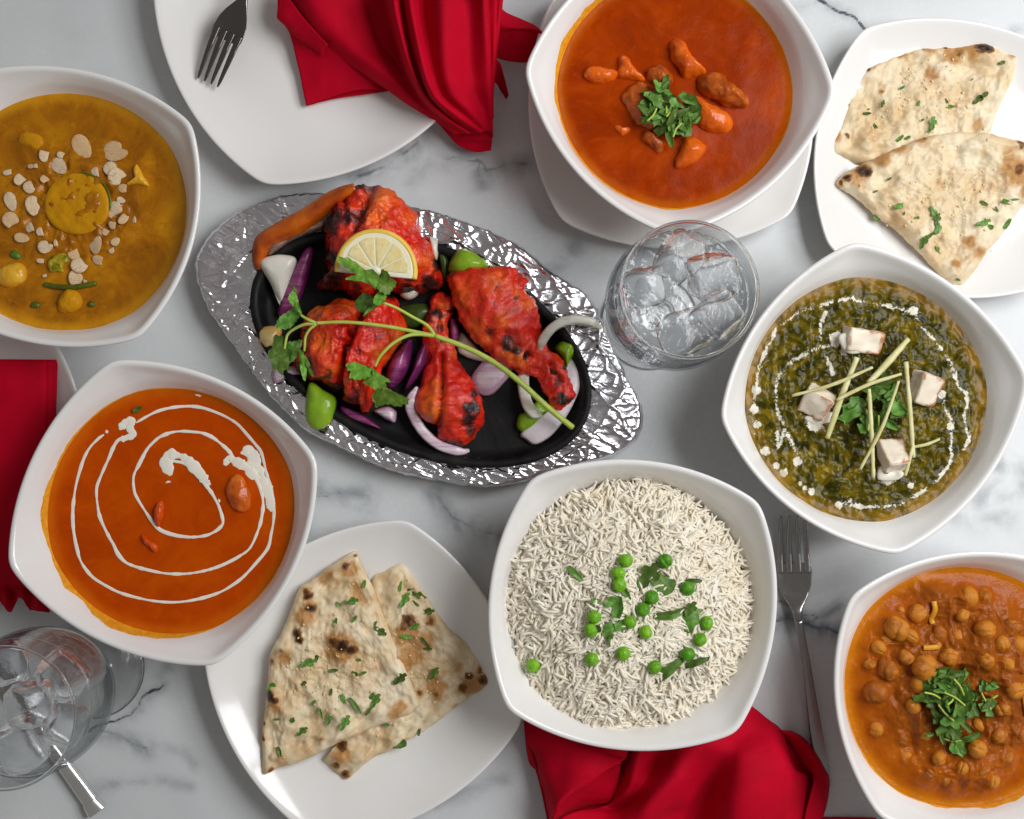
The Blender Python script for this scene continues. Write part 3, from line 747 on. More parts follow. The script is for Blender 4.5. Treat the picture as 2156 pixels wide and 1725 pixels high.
for pts, w_, sd in ((R('01', 1075, 1268, 1050, 1205, 1058, 1152, 1110, 1150, 1165, 1168, 1205, 1205, 1252, 1255, 1300, 1315), 10.5, 11), (R('01', 760, 985, 790, 945, 830, 938, 822, 985, 845, 1020, 800, 1042, 765, 1052), 8.5, 12),
                    (R('01', 1425, 1205, 1450, 1175, 1510, 1205, 1560, 1235, 1590, 1270, 1640, 1300), 9.5, 13), (R('01', 1530, 1140, 1575, 1130, 1605, 1180, 1595, 1240, 1640, 1250, 1665, 1330, 1700, 1420, 1715, 1500), 11, 14), (R('01', 1062, 1316, 1064, 1326), 5.5, 15), (R('01', 668, 1006, 680, 1000), 3.6, 16), (R('01', 1225, 752, 1250, 762, 1282, 768), 6, 17), (R('01', 1300, 1330, 1322, 1312), 7, 18), (R('01', 1380, 1440, 1392, 1438), 3.4, 19)):
    VF.append(swirl_part(o4, pts, w_, ZC4, sd, .75))
V, F = join(*VF)
obj('cream_swirl', V, F, CREAM, parent=o4)
CHK = m_simple('sauced_chicken', [(.3, (.42, .055, .004, 1)), (.55, (.62, .12, .008, 1)), (.75, (.72, .20, .02, 1))], 90, .24, (240, .0008), .05, coat=.12)
CHKR = m_simple('red_sauced_chicken', [(.3, (.50, .03, .004, 1)), (.6, (.68, .10, .008, 1))], 90, .24, (240, .0008), .05, coat=.12)
chunk('chicken_chunk', 'large lump of chicken coated in sauce at the right of the cream spiral', 'chicken chunk', R('01', 1455, 1300, 1500, 1270, 1550, 1310, 1590, 1390, 1580, 1470, 1540, 1510, 1480, 1490, 1440, 1420, 1430, 1350), ZC4 + .001, .0055, CHK, 'chicken chunks in the cream spiral curry', seed=3)
chunk('chicken_chunk', 'thin red edge of chicken rising inside the innermost cream loop', 'chicken chunk', R('01', 1005, 1445, 1030, 1440, 1045, 1490, 1030, 1550, 1010, 1600, 985, 1590, 980, 1530, 985, 1480), ZC4 - .0005, .0055, CHKR, 'chicken chunks in the cream spiral curry', seed=4)
chunk('chicken_chunk', 'small shred of chicken below the innermost cream loop', 'chicken chunk', R('01', 900, 1655, 940, 1680, 985, 1710, 1000, 1750, 985, 1765, 950, 1740, 905, 1700), ZC4 - .0005, .004, CHKR, 'chicken chunks in the cream spiral curry', seed=5)
inst_l = inst('herb_fleck', LEAF_ME[4], mat4(W1(*R1('01', 868, 862), ZC4 + .0008), .1, .1, .5, (.6, .6, .6))); tag(inst_l, 'dark herb fleck floating beside the cream blob of the spiral', 'herb fleck')

# ------------------------------------------------------------------ orange-brown curry with carrot and chicken
S_ORG = m_sauce('orange_brown_sauce', (.24, .022, .0004, 1), (.34, .035, .0004, 1), (.44, .056, .0006, 1), .22, specks=.45, bump=.0004, rimc=(.50, .105, .003, 1))
ZC2 = .0425; z2 = ZC2 + B2['zb']
sauce('brown_curry', 'orange-brown curry with carrot chunks in the bowl on the saucer', B2, ZC2, S_ORG, amp=.0004, smear=(SM_O, .010, 190, .8, 9),
      fn=lambda X, Y, T: world_bump(1395, 235, 70, 75, .0035, z2)(X, Y) + world_bump(1520, 200, 60, 40, .001, z2)(X, Y))
CAR = m_simple('cooked_carrot', [(.3, (.62, .085, .004, 1)), (.55, (.78, .14, .006, 1)), (.75, (.82, .22, .015, 1))], 70, .22, (260, .0006), .08, coat=.12)
MEAT = m_simple('braised_meat', [(.3, (.26, .045, .005, 1)), (.5, (.46, .085, .006, 1)), (.72, (.62, .15, .012, 1))], 110, .24, (300, .0012), .04, coat=.12)
g2 = 'chunks in the orange-brown curry'
chunk('carrot_chunk', 'oblong carrot chunk farthest left in the orange-brown curry', 'carrot', R('zg', 140, 480, 180, 448, 280, 448, 360, 470, 430, 480, 470, 510, 440, 560, 370, 585, 280, 600, 200, 575, 150, 530), z2 - .001, 0.0074, CAR, g2, seed=11)
chunk('carrot_chunk', 'triangular carrot wedge between the oblong carrot and the herbs', 'carrot', R('zg', 470, 360, 505, 338, 545, 360, 600, 430, 660, 490, 720, 560, 640, 570, 540, 555, 470, 545, 450, 500, 470, 450), z2 - .001, 0.0074, CAR, g2, seed=12)
chunk('carrot_chunk', 'long carrot baton above the coriander heap', 'carrot', R('zg', 950, 210, 1010, 175, 1060, 190, 1100, 250, 1140, 330, 1200, 410, 1290, 495, 1240, 525, 1170, 540, 1080, 550, 1030, 470, 980, 380, 955, 300), z2 - .001, 0.0121, CAR, g2, seed=13, centre=R1('zg', 1090, 390))
chunk('meat_chunk', 'knobbly orange meat chunk at the right of the coriander heap', 'meat chunk', R('zg', 1220, 560, 1290, 510, 1360, 500, 1440, 545, 1480, 610, 1560, 650, 1640, 710, 1690, 760, 1680, 820, 1610, 830, 1540, 835, 1470, 820, 1390, 770, 1300, 720, 1230, 660), z2 - .001, 0.0149, MEAT, g2, amp=.002, seed=14)
chunk('carrot_chunk', 'square carrot chunk under the knobbly meat chunk', 'carrot', R('zg', 1130, 720, 1200, 720, 1300, 790, 1420, 840, 1500, 880, 1540, 950, 1530, 1020, 1470, 1065, 1350, 1060, 1230, 1000, 1190, 900, 1130, 810), z2 - .001, 0.0108, CAR, g2, seed=15)
chunk('carrot_chunk', 'carrot chunk below the coriander heap', 'carrot', R('zg', 1090, 1110, 1180, 1120, 1250, 1150, 1300, 1190, 1280, 1260, 1210, 1330, 1120, 1380, 1010, 1392, 1010, 1310, 1040, 1240, 1060, 1170), z2 - .001, 0.0108, CAR, g2, seed=16)
chunk('meat_chunk', 'rough meat lump above left of the coriander heap', 'meat chunk', R('zg', 790, 460, 850, 445, 920, 480, 965, 540, 970, 600, 900, 640, 830, 620, 770, 590, 730, 540, 740, 490), z2 - .001, 0.0108, MEAT, g2, amp=.002, seed=17)
chunk('meat_chunk', 'broad dark meat lump sunk at the left under the coriander', 'meat chunk', R('zg', 600, 620, 700, 600, 800, 650, 900, 760, 930, 900, 880, 1020, 780, 1060, 680, 1010, 600, 960, 560, 860, 510, 740, 540, 670), z2 - .002, 0.0101, MEAT, g2, amp=.002, seed=18)
chunk('meat_chunk', 'small crumbly meat lump below left of the coriander', 'meat chunk', R('zg', 710, 1060, 800, 1080, 880, 1150, 900, 1200, 860, 1250, 800, 1240, 740, 1190, 700, 1120), z2 - .002, 0.0088, MEAT, g2, amp=.002, seed=19)
chunk('meat_chunk', 'tiny orange shred alone in the sauce left of the coriander', 'meat chunk', R('zg', 425, 990, 470, 985, 500, 1030, 560, 1020, 570, 1045, 510, 1085, 470, 1060, 430, 1020), z2 - .001, 0.0041, CAR, g2, amp=.001, seed=20)
garnish('chopped coriander heap on the orange-brown curry', R1('zg', 950, 850), 52, 56, z2 + .0085, 52, 3, 1.15, dome=.009)

# ------------------------------------------------------------------ yellow curry with almond flakes
S_KOR = m_sauce('yellow_korma_sauce', (.22, .066, .0004, 1), (.42, .145, .0007, 1), (.60, .25, .002, 1), .22, specks=.4, bump=.0010, bscale=110, rimc=(.68, .30, .006, 1), spec=.36)
ZC1 = .0445
kb = [(R1('00', 490, 1290), 74, 70, .0035, 3), (R1('00', 215, 900), 26, 20, .003, 2), (R1('00', 880, 1110), 24, 22, .0015, 2), (R1('00', 300, 1560), 46, 30, .0016, 2), (R1('00', 720, 1500), 44, 34, .0014, 2), (R1('00', 560, 1640), 60, 36, .0014, 2), (R1('00', 330, 1050), 60, 34, .0012, 2), (R1('00', 700, 1120), 50, 44, .0012, 2), (R1('00', 90, 1360), 40, 50, .0018, 2)]
kfs = [world_bump(c[0], c[1], a, b, h, ZC1, 0, p) for c, a, b, h, p in kb]
def kfn(X, Y, T):
    o = sum(f(X, Y) for f in kfs); P = np.stack([X * 170, Y * 170, X * 0], 1)
    w = W1(*R1('00', 470, 1330), ZC1); m = np.exp(-((np.hypot(X - w[0], Y - w[1]) / .042) ** 4))
    return o + m * (.0030 * fbm(P, 4, 5) + .0013 * ridged(P * .7, 2, 8))
def hz1(x, y): return ZC1 + .0003 + kfn(np.array([x]), np.array([y]), np.array([0.]))[0]
sauce('yellow_curry', 'golden yellow curry strewn with almond flakes in the left bowl', B1, ZC1, S_KOR, amp=.0005, nr=80, na=260, fn=kfn, smear=(SM_Y, .004, 250, .8, 13))
ZUC = m_sauce('sauced_zucchini', (.52, .20, .005, 1), (.60, .27, .008, 1), (.70, .36, .012, 1), .22, specks=.4, bump=.001)
ZSK = m_simple('zucchini_skin', [(.3, (.06, .14, .01, 1)), (.7, (.16, .22, .02, 1))], 80, .3)
zp = R1('00', 490, 1290); th = np.linspace(0, 6.283, 24, endpoint=False)
zpoly = np.stack([zp[0] + 70 * np.cos(th) * (1 + .02 * np.sin(3 * th)), zp[1] + 66 * np.sin(th)], 1)
V, F, X, Y, t = blob(zpoly, ZC1 + .0017, .0026, n=90, nr=30, edge=.22, fn=lambda X, Y, t: .0009 * fbm(np.stack([X / 22, Y / 22, X * 0], 1), 3, 8))
zo = obj('zucchini_slice', V, F, ZUC); tag(zo, 'large round zucchini slice coated in yellow sauce', 'zucchini slice')
wz = W(zpoly[:, 0], zpoly[:, 1], ZC1 + .002); wz[:, 2] = ZC1 + .0028
arc = W(zp[0] + 71 * np.cos(np.linspace(-1.5, .25, 40)), zp[1] + 67 * np.sin(np.linspace(-1.5, .25, 40)), ZC1 + .002); arc[:, 2] = ZC1 + .0034
obj('skin', *tube(arc, np.interp(np.linspace(0, 1, 40), [0, .1, .9, 1], [.0001, .0006, .0006, .0001]), 8), ZSK, parent=zo)
TOFU = m_simple('yellow_chunk', [(.3, (.60, .25, .008, 1)), (.55, (.80, .44, .03, 1)), (.75, (.86, .60, .12, 1))], 60, .25, (200, .0006), .1, coat=.12)
gk = 'chunks in the yellow curry'
chunk('cheese_chunk', 'pointed bright yellow cheese chunk near the right side of the yellow curry', 'cheese chunk', R('00', 850, 1060, 870, 1035, 890, 1070, 935, 1160, 935, 1178, 860, 1170, 800, 1172, 850, 1140), ZC1, .005, TOFU, gk, seed=31, amp=.0008, k=2.4)
chunk('potato_chunk', 'pale yellow potato chunk at the lower left of the yellow curry', 'potato chunk', R('00', 10, 1700, 60, 1672, 130, 1665, 168, 1700, 165, 1760, 120, 1800, 60, 1820, 10, 1800, -10, 1750), ZC1 - .001, .007, TOFU, gk, seed=32, amp=.001)
chunk('potato_chunk', 'round sauce-coated potato chunk under the green bean', 'potato chunk', R('01', 375, 160, 410, 115, 470, 110, 515, 150, 520, 215, 470, 250, 400, 255, 365, 225), ZC1 - .001, .006, ZUC, gk, seed=33, amp=.001)
chunk('potato_chunk', 'sunken sauce-coated lump at the upper left of the yellow curry', 'potato chunk', R('00', 130, 850, 200, 840, 270, 870, 285, 920, 240, 960, 170, 940, 120, 900), ZC1 - .001, .0045, ZUC, gk, seed=34, amp=.0008)
chunk('broccoli_bit', 'small green and yellow broccoli bit below the zucchini slice', 'broccoli', R('00', 320, 1640, 380, 1600, 440, 1610, 450, 1650, 410, 1680, 400, 1725, 340, 1720, 315, 1690), ZC1, .004, m_simple('broccoli', [(.35, (.10, .13, .006, 1)), (.5, (.45, .33, .01, 1)), (.7, (.75, .55, .06, 1))], 160, .3, (400, .001)), gk, seed=35, amp=.0016)
BEAN = m_simple('green_bean', [(.3, (.05, .07, .006, 1)), (.7, (.13, .16, .012, 1))], 120, .28)
p = R('01', 295, 75, 360, 88, 450, 92, 540, 80, 605, 68); w = W(p[:, 0], p[:, 1], ZC1); w[:, 2] = ZC1 + .0014
bo = obj('green_bean', *tube(spl(w, 30), .0018, 10), BEAN); tag(bo, 'dark green bean lying across the lower yellow curry', 'green bean')
GR = m_simple('green_pepper_bit', [(.3, (.05, .12, .01, 1)), (.7, (.14, .26, .03, 1))], 90, .3)
for tg, pts, lab in (('00', (70, 1600, 95, 1580, 130, 1605, 135, 1635, 100, 1640, 65, 1615), 'bright green vegetable bit at the left of the yellow curry'),
                     ('01', (190, 205, 215, 180, 255, 190, 258, 215, 230, 225, 200, 222), 'left dark green bit below the green bean'), ('01', (560, 190, 585, 180, 602, 205, 580, 215, 560, 210), 'right dark green bit below the green bean')):
    chunk('vegetable_bit', lab, 'vegetable bit', R(tg, *pts), ZC1 - .0006, .0025, GR if tg == '00' else BEAN, 'green bits in the yellow curry', amp=.0004, n=30, nr=8)
k = NT('almond_flake'); nn = k.noise(190, 4, .6, .5); mp = k.n('ShaderNodeMapping'); mp.inputs['Scale'].default_value = (3, 9, 1); k.l(k.co, mp.inputs['Vector']); oi = k.n('ShaderNodeObjectInfo')
cc = k.ramp(k.noise(1.4, 4, .6, .6, mp.outputs[0]), [(.3, srgb(206, 170, 126)), (.5, srgb(230, 206, 170)), (.75, srgb(244, 230, 206))]); cc = k.mix(k.math('MULTIPLY', k.attr('rim'), .75), cc, srgb(150, 96, 52))
cc = k.mix(k.mapr(oi.outputs['Random'], .5, 1, 0, .5), cc, srgb(214, 158, 84)); k.bsdf(cc, .32, IOR=1.45, Subsurface_Weight=.1, Subsurface_Radius=(.002, .0014, .0008), Subsurface_Scale=.5); ALM = k.m
def flake_mesh(seed, kind):
    rg = np.random.default_rng(seed); n = 36; th = np.linspace(0, 2 * math.pi, n, endpoint=False)
    r = np.ones(n); x = np.cos(th) * (1 + .18 * np.cos(th) * 0); y = np.sin(th) * (1 - .22 * np.cos(th))
    if kind == 1: x = np.minimum(x, .42 + .05 * np.sin(4 * y))           # snapped end
    if kind == 2: m = np.exp(-((th - .8) / .35) ** 2); x = x * (1 - .4 * m); y = y * (1 - .4 * m)
    if kind == 3: x = np.minimum(x, .45 + .25 * y); y = np.minimum(y, .55 - .2 * x)
    V = []
    for t, z in ((.02, .10), (.5, .085), (.85, .06), (.97, .03), (1, -.02), (.97, -.07), (.8, -.09), (.02, -.1)):
        V.append(np.stack([x * t * .5, y * t * .5, z + .05 * (x * t) ** 2 + .03 * np.sin(3 * y * t)], 1))
    V = np.concatenate(V); F = grid_faces(8, n, True)[:, ::-1].copy()
    T_ = np.repeat([0, 0, .25, .7, 1, 1, .5, 0], n); return mesh('almond_flake', V, F, ALM, attrs={'rim': T_ * (.55 + .45 * np.sin(np.tile(th, 8) * 2 + seed))})
FLK = [flake_mesh(i, k) for i, k in enumerate((0, 1, 2, 3))]
flakes = [(520, 935, 175, 105, 62, 0), (735, 960, 165, 125, 10, 2), (705, 1075, 105, 85, 60, 0), (750, 1125, 120, 105, 20, 0), (790, 1195, 75, 55, 0, 1), (615, 1105, 85, 60, 75, 3), (380, 1055, 125, 88, 45, 0), (295, 985, 80, 85, 0, 3),
          (395, 985, 65, 42, 20, 1), (205, 1055, 55, 32, 0, 0), (60, 1090, 80, 40, -15, 1), (140, 1140, 90, 82, 30, 3), (200, 1185, 90, 75, -30, 1), (295, 1140, 70, 60, 50, 1), (75, 1280, 125, 72, 70, 0), (215, 1305, 130, 85, 80, 0), (85, 1405, 135, 90, 50, 1),
          (205, 1450, 85, 66, 60, 3), (270, 1480, 75, 50, 70, 3), (145, 1507, 95, 60, 10, 0), (300, 1565, 95, 78, -10, 2), (365, 1550, 62, 24, 80, 1), (610, 1550, 135, 90, 75, 0), (730, 1340, 120, 105, 60, 1), (790, 1380, 105, 55, -65, 1),
          (728, 1425, 65, 58, 0, 3), (770, 1270, 55, 40, 15, 0), (480, 1600, 92, 74, -40, 3), (515, 1672, 118, 96, -45, 1), (635, 1650, 95, 58, 15, 1), (735, 1530, 62, 50, -40, 0), (715, 1582, 55, 40, -30, 3), (270, 1652, 68, 30, 5, 1), (482, 1760, 85, 95, 0, 0), (290, 1742, 42, 22, -20, 1), (852, 1400, 72, 26, 80, 1), (240, 1060, 40, 28, 70, 3), (545, 1780, 34, 26, 20, 3), (680, 1470, 60, 50, 20, 3)]
fp = [R1('00', f[0], f[1]) for f in flakes]
labs = place_labels(fp, '{w} cream almond flake at {c} o\'clock from the zucchini slice in the yellow curry', zp)
for (x, y, a, b, ang, kd), (dx, dy), lb in zip(flakes, fp, labs):
    w = W1(dx, dy, ZC1); s = PX(ZC1) / 3; hz = hz1(w[0], w[1])
    if math.hypot(dx - zp[0], (dy - zp[1]) * 1.05) < 72: hz = max(hz, ZC1 + .0036)
    sunk = .0003 if (x, y) in ((520, 935), (295, 1140)) else .0007
    o = inst('almond_flake', FLK[kd], mat4((w[0], w[1], hz + sunk), RNG.normal(0, .2), RNG.normal(0, .2), -math.radians(ang), (a * s * 1.03, b * s * 1.03, .0055 if a > 60 else .004)))
    tag(o, lb, 'almond flake', 'almond flakes on the yellow curry')

# ------------------------------------------------------------------ spinach curry
S_PAL = m_palak(); ZC5 = .0455
crl = [R('21', 745, 245, 830, 215, 900, 195, 1000, 170, 1080, 168, 1160, 180, 1250, 200, 1340, 225, 1430, 245, 1490, 300, 1540, 370, 1590, 430, 1640, 500, 1690, 570, 1720, 640, 1740, 720, 1790, 760, 1800, 830, 1780, 900, 1790, 980, 1810, 1040, 1770, 1120),
       R('21', 1700, 1000, 1690, 1100, 1690, 1180, 1640, 1270, 1560, 1350, 1480, 1400, 1420, 1440, 1350, 1465, 1250, 1480, 1150, 1480, 1040, 1470), R('21', 975, 455, 900, 460, 830, 480, 740, 530, 660, 580, 610, 640, 590, 720, 590, 810, 600, 890, 630, 960, 680, 1060, 720, 1150, 740, 1200),
       R('21', 600, 330, 540, 460, 490, 560, 455, 760, 440, 900, 455, 1000), R('21', 745, 240, 690, 280, 620, 330), R('21', 590, 1010, 600, 1100, 640, 1000), R('21', 1610, 740, 1650, 830, 1690, 930, 1700, 1000), R('21', 1060, 1440, 980, 1460), R('21', 860, 440, 870, 330, 900, 250), R('21', 900, 520, 940, 640)]
crb = [(520, 1125, 28), (592, 1220, 20), (640, 1262, 26), (740, 1330, 12), (768, 1358, 14), (812, 1380, 22), (1440, 1345, 20), (465, 740, 30), (450, 860, 28), (470, 960, 24), (985, 1465, 24), (1460, 240, 30), (720, 1190, 30), (1690, 970, 24), (1600, 700, 34), (1630, 770, 26), (960, 420, 40), (830, 950, 50), (880, 910, 30), (1290, 1270, 60), (1010, 500, 24)]
def cream5(X, Y, T):
    d = np.stack([X, Y, np.full(len(X), ZC5)], 1) - CAM; f = d @ FWD
    DX = 1078 + 1078 * (d @ RGT) / f / HALF; DY = 862.5 - 1078 * (d @ UPV) / f / HALF
    a = np.zeros(len(X))
    for p in crl:
        a = np.maximum(a, (.62 + .5 * fbm(np.c_[DX / 22, DY / 22, DX * 0], 2, 95)) * np.exp(-(pathd(DX + 3 * fbm(np.c_[DX / 14, DY / 14, DX * 0], 2, 91), DY + 3 * fbm(np.c_[DX / 14, DY / 14, DX * 0], 2, 92), p) / 5.2) ** 2))
    for x, y, r in crb:
        c = R1('21', x, y); a = np.maximum(a, .95 * np.exp(-(np.hypot(DX - c[0], DY - c[1]) / (r / 3 * 1.15)) ** 4))
    return a
def pfn(X, Y, T):
    P = np.stack([X, Y * .9, X * 0], 1)
    return sstep(1, .88, T) * (.0018 * fbm(P * 90, 3, 21) + .0008 * ridged(P * 160, 2, 25) + .0012 * (.5 - vor(P * 200 + fbm(P * 90, 2, 3)[:, None] * .5, 4)[0]) + .0003) + .0025 * np.exp(-((np.hypot(X - B5['c'][0] + .003, Y - B5['c'][1]) / .055) ** 4))
sauce('spinach_curry', 'dark green spinach curry with a ring of white cream', B5, ZC5, S_PAL, amp=.0002, nr=150, na=420, fn=pfn, attrs={'cream': cream5, 'rim': lambda X, Y, T: sstep(.84, .97, T)},
      smear=(m_simple('green_ochre_smear', [(.3, (.30, .16, .012, 1)), (.7, (.42, .24, .02, 1))], 300, .3), .003, 250, .6, 23))
k = NT('toasted_fresh_cheese'); nn = k.noise(60, 4); tt = k.math('ADD', k.attr('toast'), k.math('MULTIPLY', k.math('SUBTRACT', k.noise(170, 5, .65, .5), .5), 1.3))
cc = k.mix(k.mapr(tt, .38, .8, 0, .9), srgb(240, 226, 205), srgb(186, 112, 58))
cc = k.mix(k.mapr(k.math('ADD', k.attr('sauce'), k.math('MULTIPLY', k.math('SUBTRACT', k.noise(200, 4, .6, 1), .5), 1.2)), .45, .6), cc, (.22, .14, .015, 1))
k.bsdf(cc, .42, Subsurface_Weight=.15, Subsurface_Radius=(.003, .002, .001), Subsurface_Scale=.6); k.bump((k.noise(300, 4), .5, .0006), (nn, .4, .001)); PAN = k.m
def paneer(label, cx, cy, sx, sy, sz, ang, tilt, zup):
    V, F = rbox((sx, sy, sz), .0012, 12)
    e = np.abs(V) / (np.array([sx, sy, sz]) / 2); es = np.sort(e, 1)
    toast = np.clip((es[:, 1] - .62) * 1.6, 0, .55) + .30 * (np.abs(V[:, 2]) > sz * .46) * (V[:, 2] > 0) * (V[:, 0] > 0)
    sa = sstep(.1, -.9, V[:, 2] / (sz / 2)) * .9; V = V + normals(V, F) * (.0011 * fbm(V * 120 + cx, 3, int(cx)) + .0004 * fbm(V * 400, 2, 5))[:, None]; V[:, 0] *= 1 + .12 * V[:, 1] / sy; V[:, 1] *= 1 - .10 * V[:, 0] / sx
    V = V @ rot(tilt[0], tilt[1], math.radians(-ang)).T; w = W1(*R1('21', cx, cy), ZC5 + .004); w[2] = ZC5 + zup
    o = obj('paneer_cube', V + w, F, PAN, attrs={'toast': toast, 'sauce': sa}); tag(o, label, 'cheese cube', 'fresh cheese cubes in the spinach curry')
CRM = CREAM
def cream_top(tagz, pts, z, H, label):
    o = chunk('cream_pool', label, 'cream', R(tagz, *pts), z, H, CRM, 'cream pools on the spinach curry', amp=.0004, n=50, nr=12, k=3, q=.6); return o
paneer('uppermost white cheese cube in the spinach curry', 1130, 425, .026, .016, .016, 8, (.16, .22, 0), .0020)
paneer('toasted cheese cube at the left of the spinach curry', 850, 810, .019, .018, .016, 30, (.62, -.22, 0), .0036)
paneer('toasted cheese cube at the right under the long ginger stick', 1515, 725, .018, .021, .016, 12, (.25, .45, 0), .0034)
paneer('lowest toasted cheese cube in the spinach curry', 1325, 1160, .017, .020, .016, -6, (-.55, .12, 0), .0030)
cream_top('21', (985, 400, 1060, 372, 1140, 370, 1160, 430, 1130, 500, 1060, 510, 1010, 480), ZC5 + .0075, .0022, 'white cream pooled on the uppermost cheese cube')
cream_top('21', (770, 910, 860, 890, 950, 880, 990, 905, 940, 940, 860, 960, 800, 945), ZC5 + .0022, .0022, 'white cream pooled below the left cheese cube')
cream_top('21', (1235, 1240, 1290, 1200, 1360, 1230, 1400, 1270, 1360, 1305, 1280, 1312, 1230, 1300), ZC5 + .0030, .0022, 'white cream pooled below the lowest cheese cube')
garnish('coriander leaves under the ginger sticks on the spinach curry', R1('21', 1225, 850), 62, 52, ZC5 + .0075, 24, 8, 1.3, dome=.007)
GIN = m_simple('ginger_stick', [(.3, srgb(206, 198, 130)), (.6, srgb(226, 220, 165)), (.8, srgb(236, 232, 190))], 120, .35, (500, .0003), .12)
for (x0, y0, x1, y1, w_, za, zb_, lb) in ((690, 775, 1182, 600, 24, .012, .018, 'pale ginger stick lying above the left cheese cube'), (918, 1045, 1095, 535, 42, .010, .014, 'broad ginger stick from the top cheese cube past the left cube'),
        (1165, 700, 1432, 415, 44, .014, .010, 'broad ginger stick pointing to the upper right off the coriander'), (958, 805, 1362, 642, 26, .017, .018, 'slim ginger stick crossing over the broad left one'),
        (1162, 735, 1212, 1295, 30, .017, .010, 'upright ginger stick down the middle of the coriander'), (1120, 1242, 1336, 688, 24, .012, .021, 'thin ginger stick slanting across the coriander to its lower left'),
        (1390, 565, 1462, 1165, 34, .018, .011, 'long upright ginger stick beside the right cheese cube'), (1408, 1280, 1452, 1090, 24, .011, .013, 'short ginger stick over the lowest cheese cube'), (1480, 1100, 1655, 1048, 22, .003, .003, 'thin ginger stick sunk at the lower right in cream')):
    p = R('21', x0, y0, (x0 + x1) / 2 + RNG.normal(0, 14), (y0 + y1) / 2 + RNG.normal(0, 14), x1, y1); w = W(p[:, 0], p[:, 1], ZC5 + .012)
    w[:, 2] = ZC5 + np.array([za, (za + zb_) / 2 + .0006, zb_]); w = spl(w, 26)
    rd = w_ / 2 / 3 * PX(ZC5) * (1 + .22 * fbm(w * 200, 2, int(x0))) * np.interp(np.linspace(0, 1, 26), [0, .5, 1], [.8, 1, .75])
    V, F = tube(w, rd, 8, .75, False); V = V + .00012 * np.stack([noise(V * 900, 1), noise(V * 900, 2), noise(V * 900, 3)], 1)
    o = obj('ginger_stick', V, F, GIN); tag(o, lb, 'ginger stick', 'ginger sticks on the spinach curry')

# ------------------------------------------------------------------ chickpea curry
ZC7 = .0455
cks = [(1800, 322, 68), (1905, 315, 50), (1478, 425, 62), (1345, 520, 78), (1875, 520, 70), (1610, 560, 62), (1392, 692, 52), (1292, 782, 66), (1218, 922, 76), (1505, 755, 80), (1228, 1160, 46), (1530, 1190, 62), (1822, 1258, 64), (2060, 500, 52), (1940, 1470, 48), (1660, 1470, 46), (1470, 860, 55), (1385, 410, 28), (2085, 610, 58), (1660, 690, 60), (1185, 745, 40), (1720, 950, 44), (1590, 620, 30), (1960, 1000, 50), (2030, 880, 60), (1400, 1230, 40), (2120, 1180, 48), (1850, 700, 55), (1420, 560, 46), (1240, 640, 52), (1290, 590, 40), (1750, 430, 46), (1960, 600, 50), (1980, 720, 46), (1440, 1000, 50), (1580, 1020, 40), (1850, 1120, 46), (1965, 1180, 56), (1600, 1330, 46), (1420, 1330, 42), (1750, 1390, 46), (1860, 1400, 50), (2040, 1330, 46), (1550, 1420, 36), (1720, 560, 44), (2090, 730, 46)]
ckb = [(W1(*R1('22', x, y), ZC7 + .004), r / 3 * PX(ZC7 + .004)) for x, y, r in cks]
def cfn(X, Y, T):
    o = cfn0(X, Y, T); m = np.zeros(len(X))
    for w, r in ckb: m = np.maximum(m, .42 * r * np.exp(-(np.hypot(X - w[0], Y - w[1]) / (1.18 * r)) ** 4))
    return o + m
lump = world_bump(*R1('22', 1740, 860), 165, 165, .0085, ZC7, 0, 4); lump2 = world_bump(*R1('22', 1950, 800), 95, 110, .0100, ZC7, 0, 3)
lump3 = world_bump(*R1('22', 1600, 340), 55, 36, .0065, ZC7, -.3, 3); lump4 = world_bump(*R1('22', 1300, 640), 60, 52, .0045, ZC7, .6, 3); lump5 = world_bump(*R1('22', 1720, 1380), 100, 55, .0055, ZC7, 0, 3)
def cfn0(X, Y, T):
    m = lump(X, Y) + lump2(X, Y) + lump3(X, Y) + lump4(X, Y) + lump5(X, Y)
    P = np.stack([X, Y, X * 0], 1); q = np.clip(m / .005, 0, 1)
    return m + q * (.0062 * fbm(P * 48, 4, 61) + .0026 * ridged(P * 90, 3, 65) + .0022 * (.5 - vor(P * 70, 9)[0])) 
def hz7(x, y): return ZC7 + cfn0(np.array([x]), np.array([y]), np.array([0.]))[0]
def mass(X, Y, T): return np.clip((lump(X, Y) + lump2(X, Y) + lump3(X, Y)) / .006, 0, 1)
kk = m_sauce('chickpea_gravy_thick', (.30, .056, .0014, 1), (.40, .088, .002, 1), (.50, .13, .004, 1), .2, specks=.4, bump=.0012, bscale=130, rimc=(.58, .19, .004, 1), spec=.16)
_t = kk.node_tree; _b = next(n for n in _t.nodes if n.type == 'BSDF_PRINCIPLED'); _src = _b.inputs['Base Color'].links[0].from_socket
_at = _t.nodes.new('ShaderNodeAttribute'); _at.attribute_name = 'mass'; _mx = _t.nodes.new('ShaderNodeMix'); _mx.data_type = 'RGBA'
_t.links.new(_at.outputs['Fac'], _mx.inputs[0]); _t.links.new(_src, _mx.inputs[6]); _mx.inputs[7].default_value = (.31, .078, .007, 1); _t.links.new(_mx.outputs[2], _b.inputs['Base Color'])
o7 = sauce('chickpea_curry', 'thick orange-brown chickpea gravy in the lower right bowl', B7, ZC7, kk, amp=.0004, nr=150, na=400, fn=cfn, attrs={'mass': mass}, smear=(SM_C, .0055, 262, .7, 33))
k = NT('chickpea_skin'); nn = k.noise(85, 5, .6, .6); oi = k.n('ShaderNodeObjectInfo')
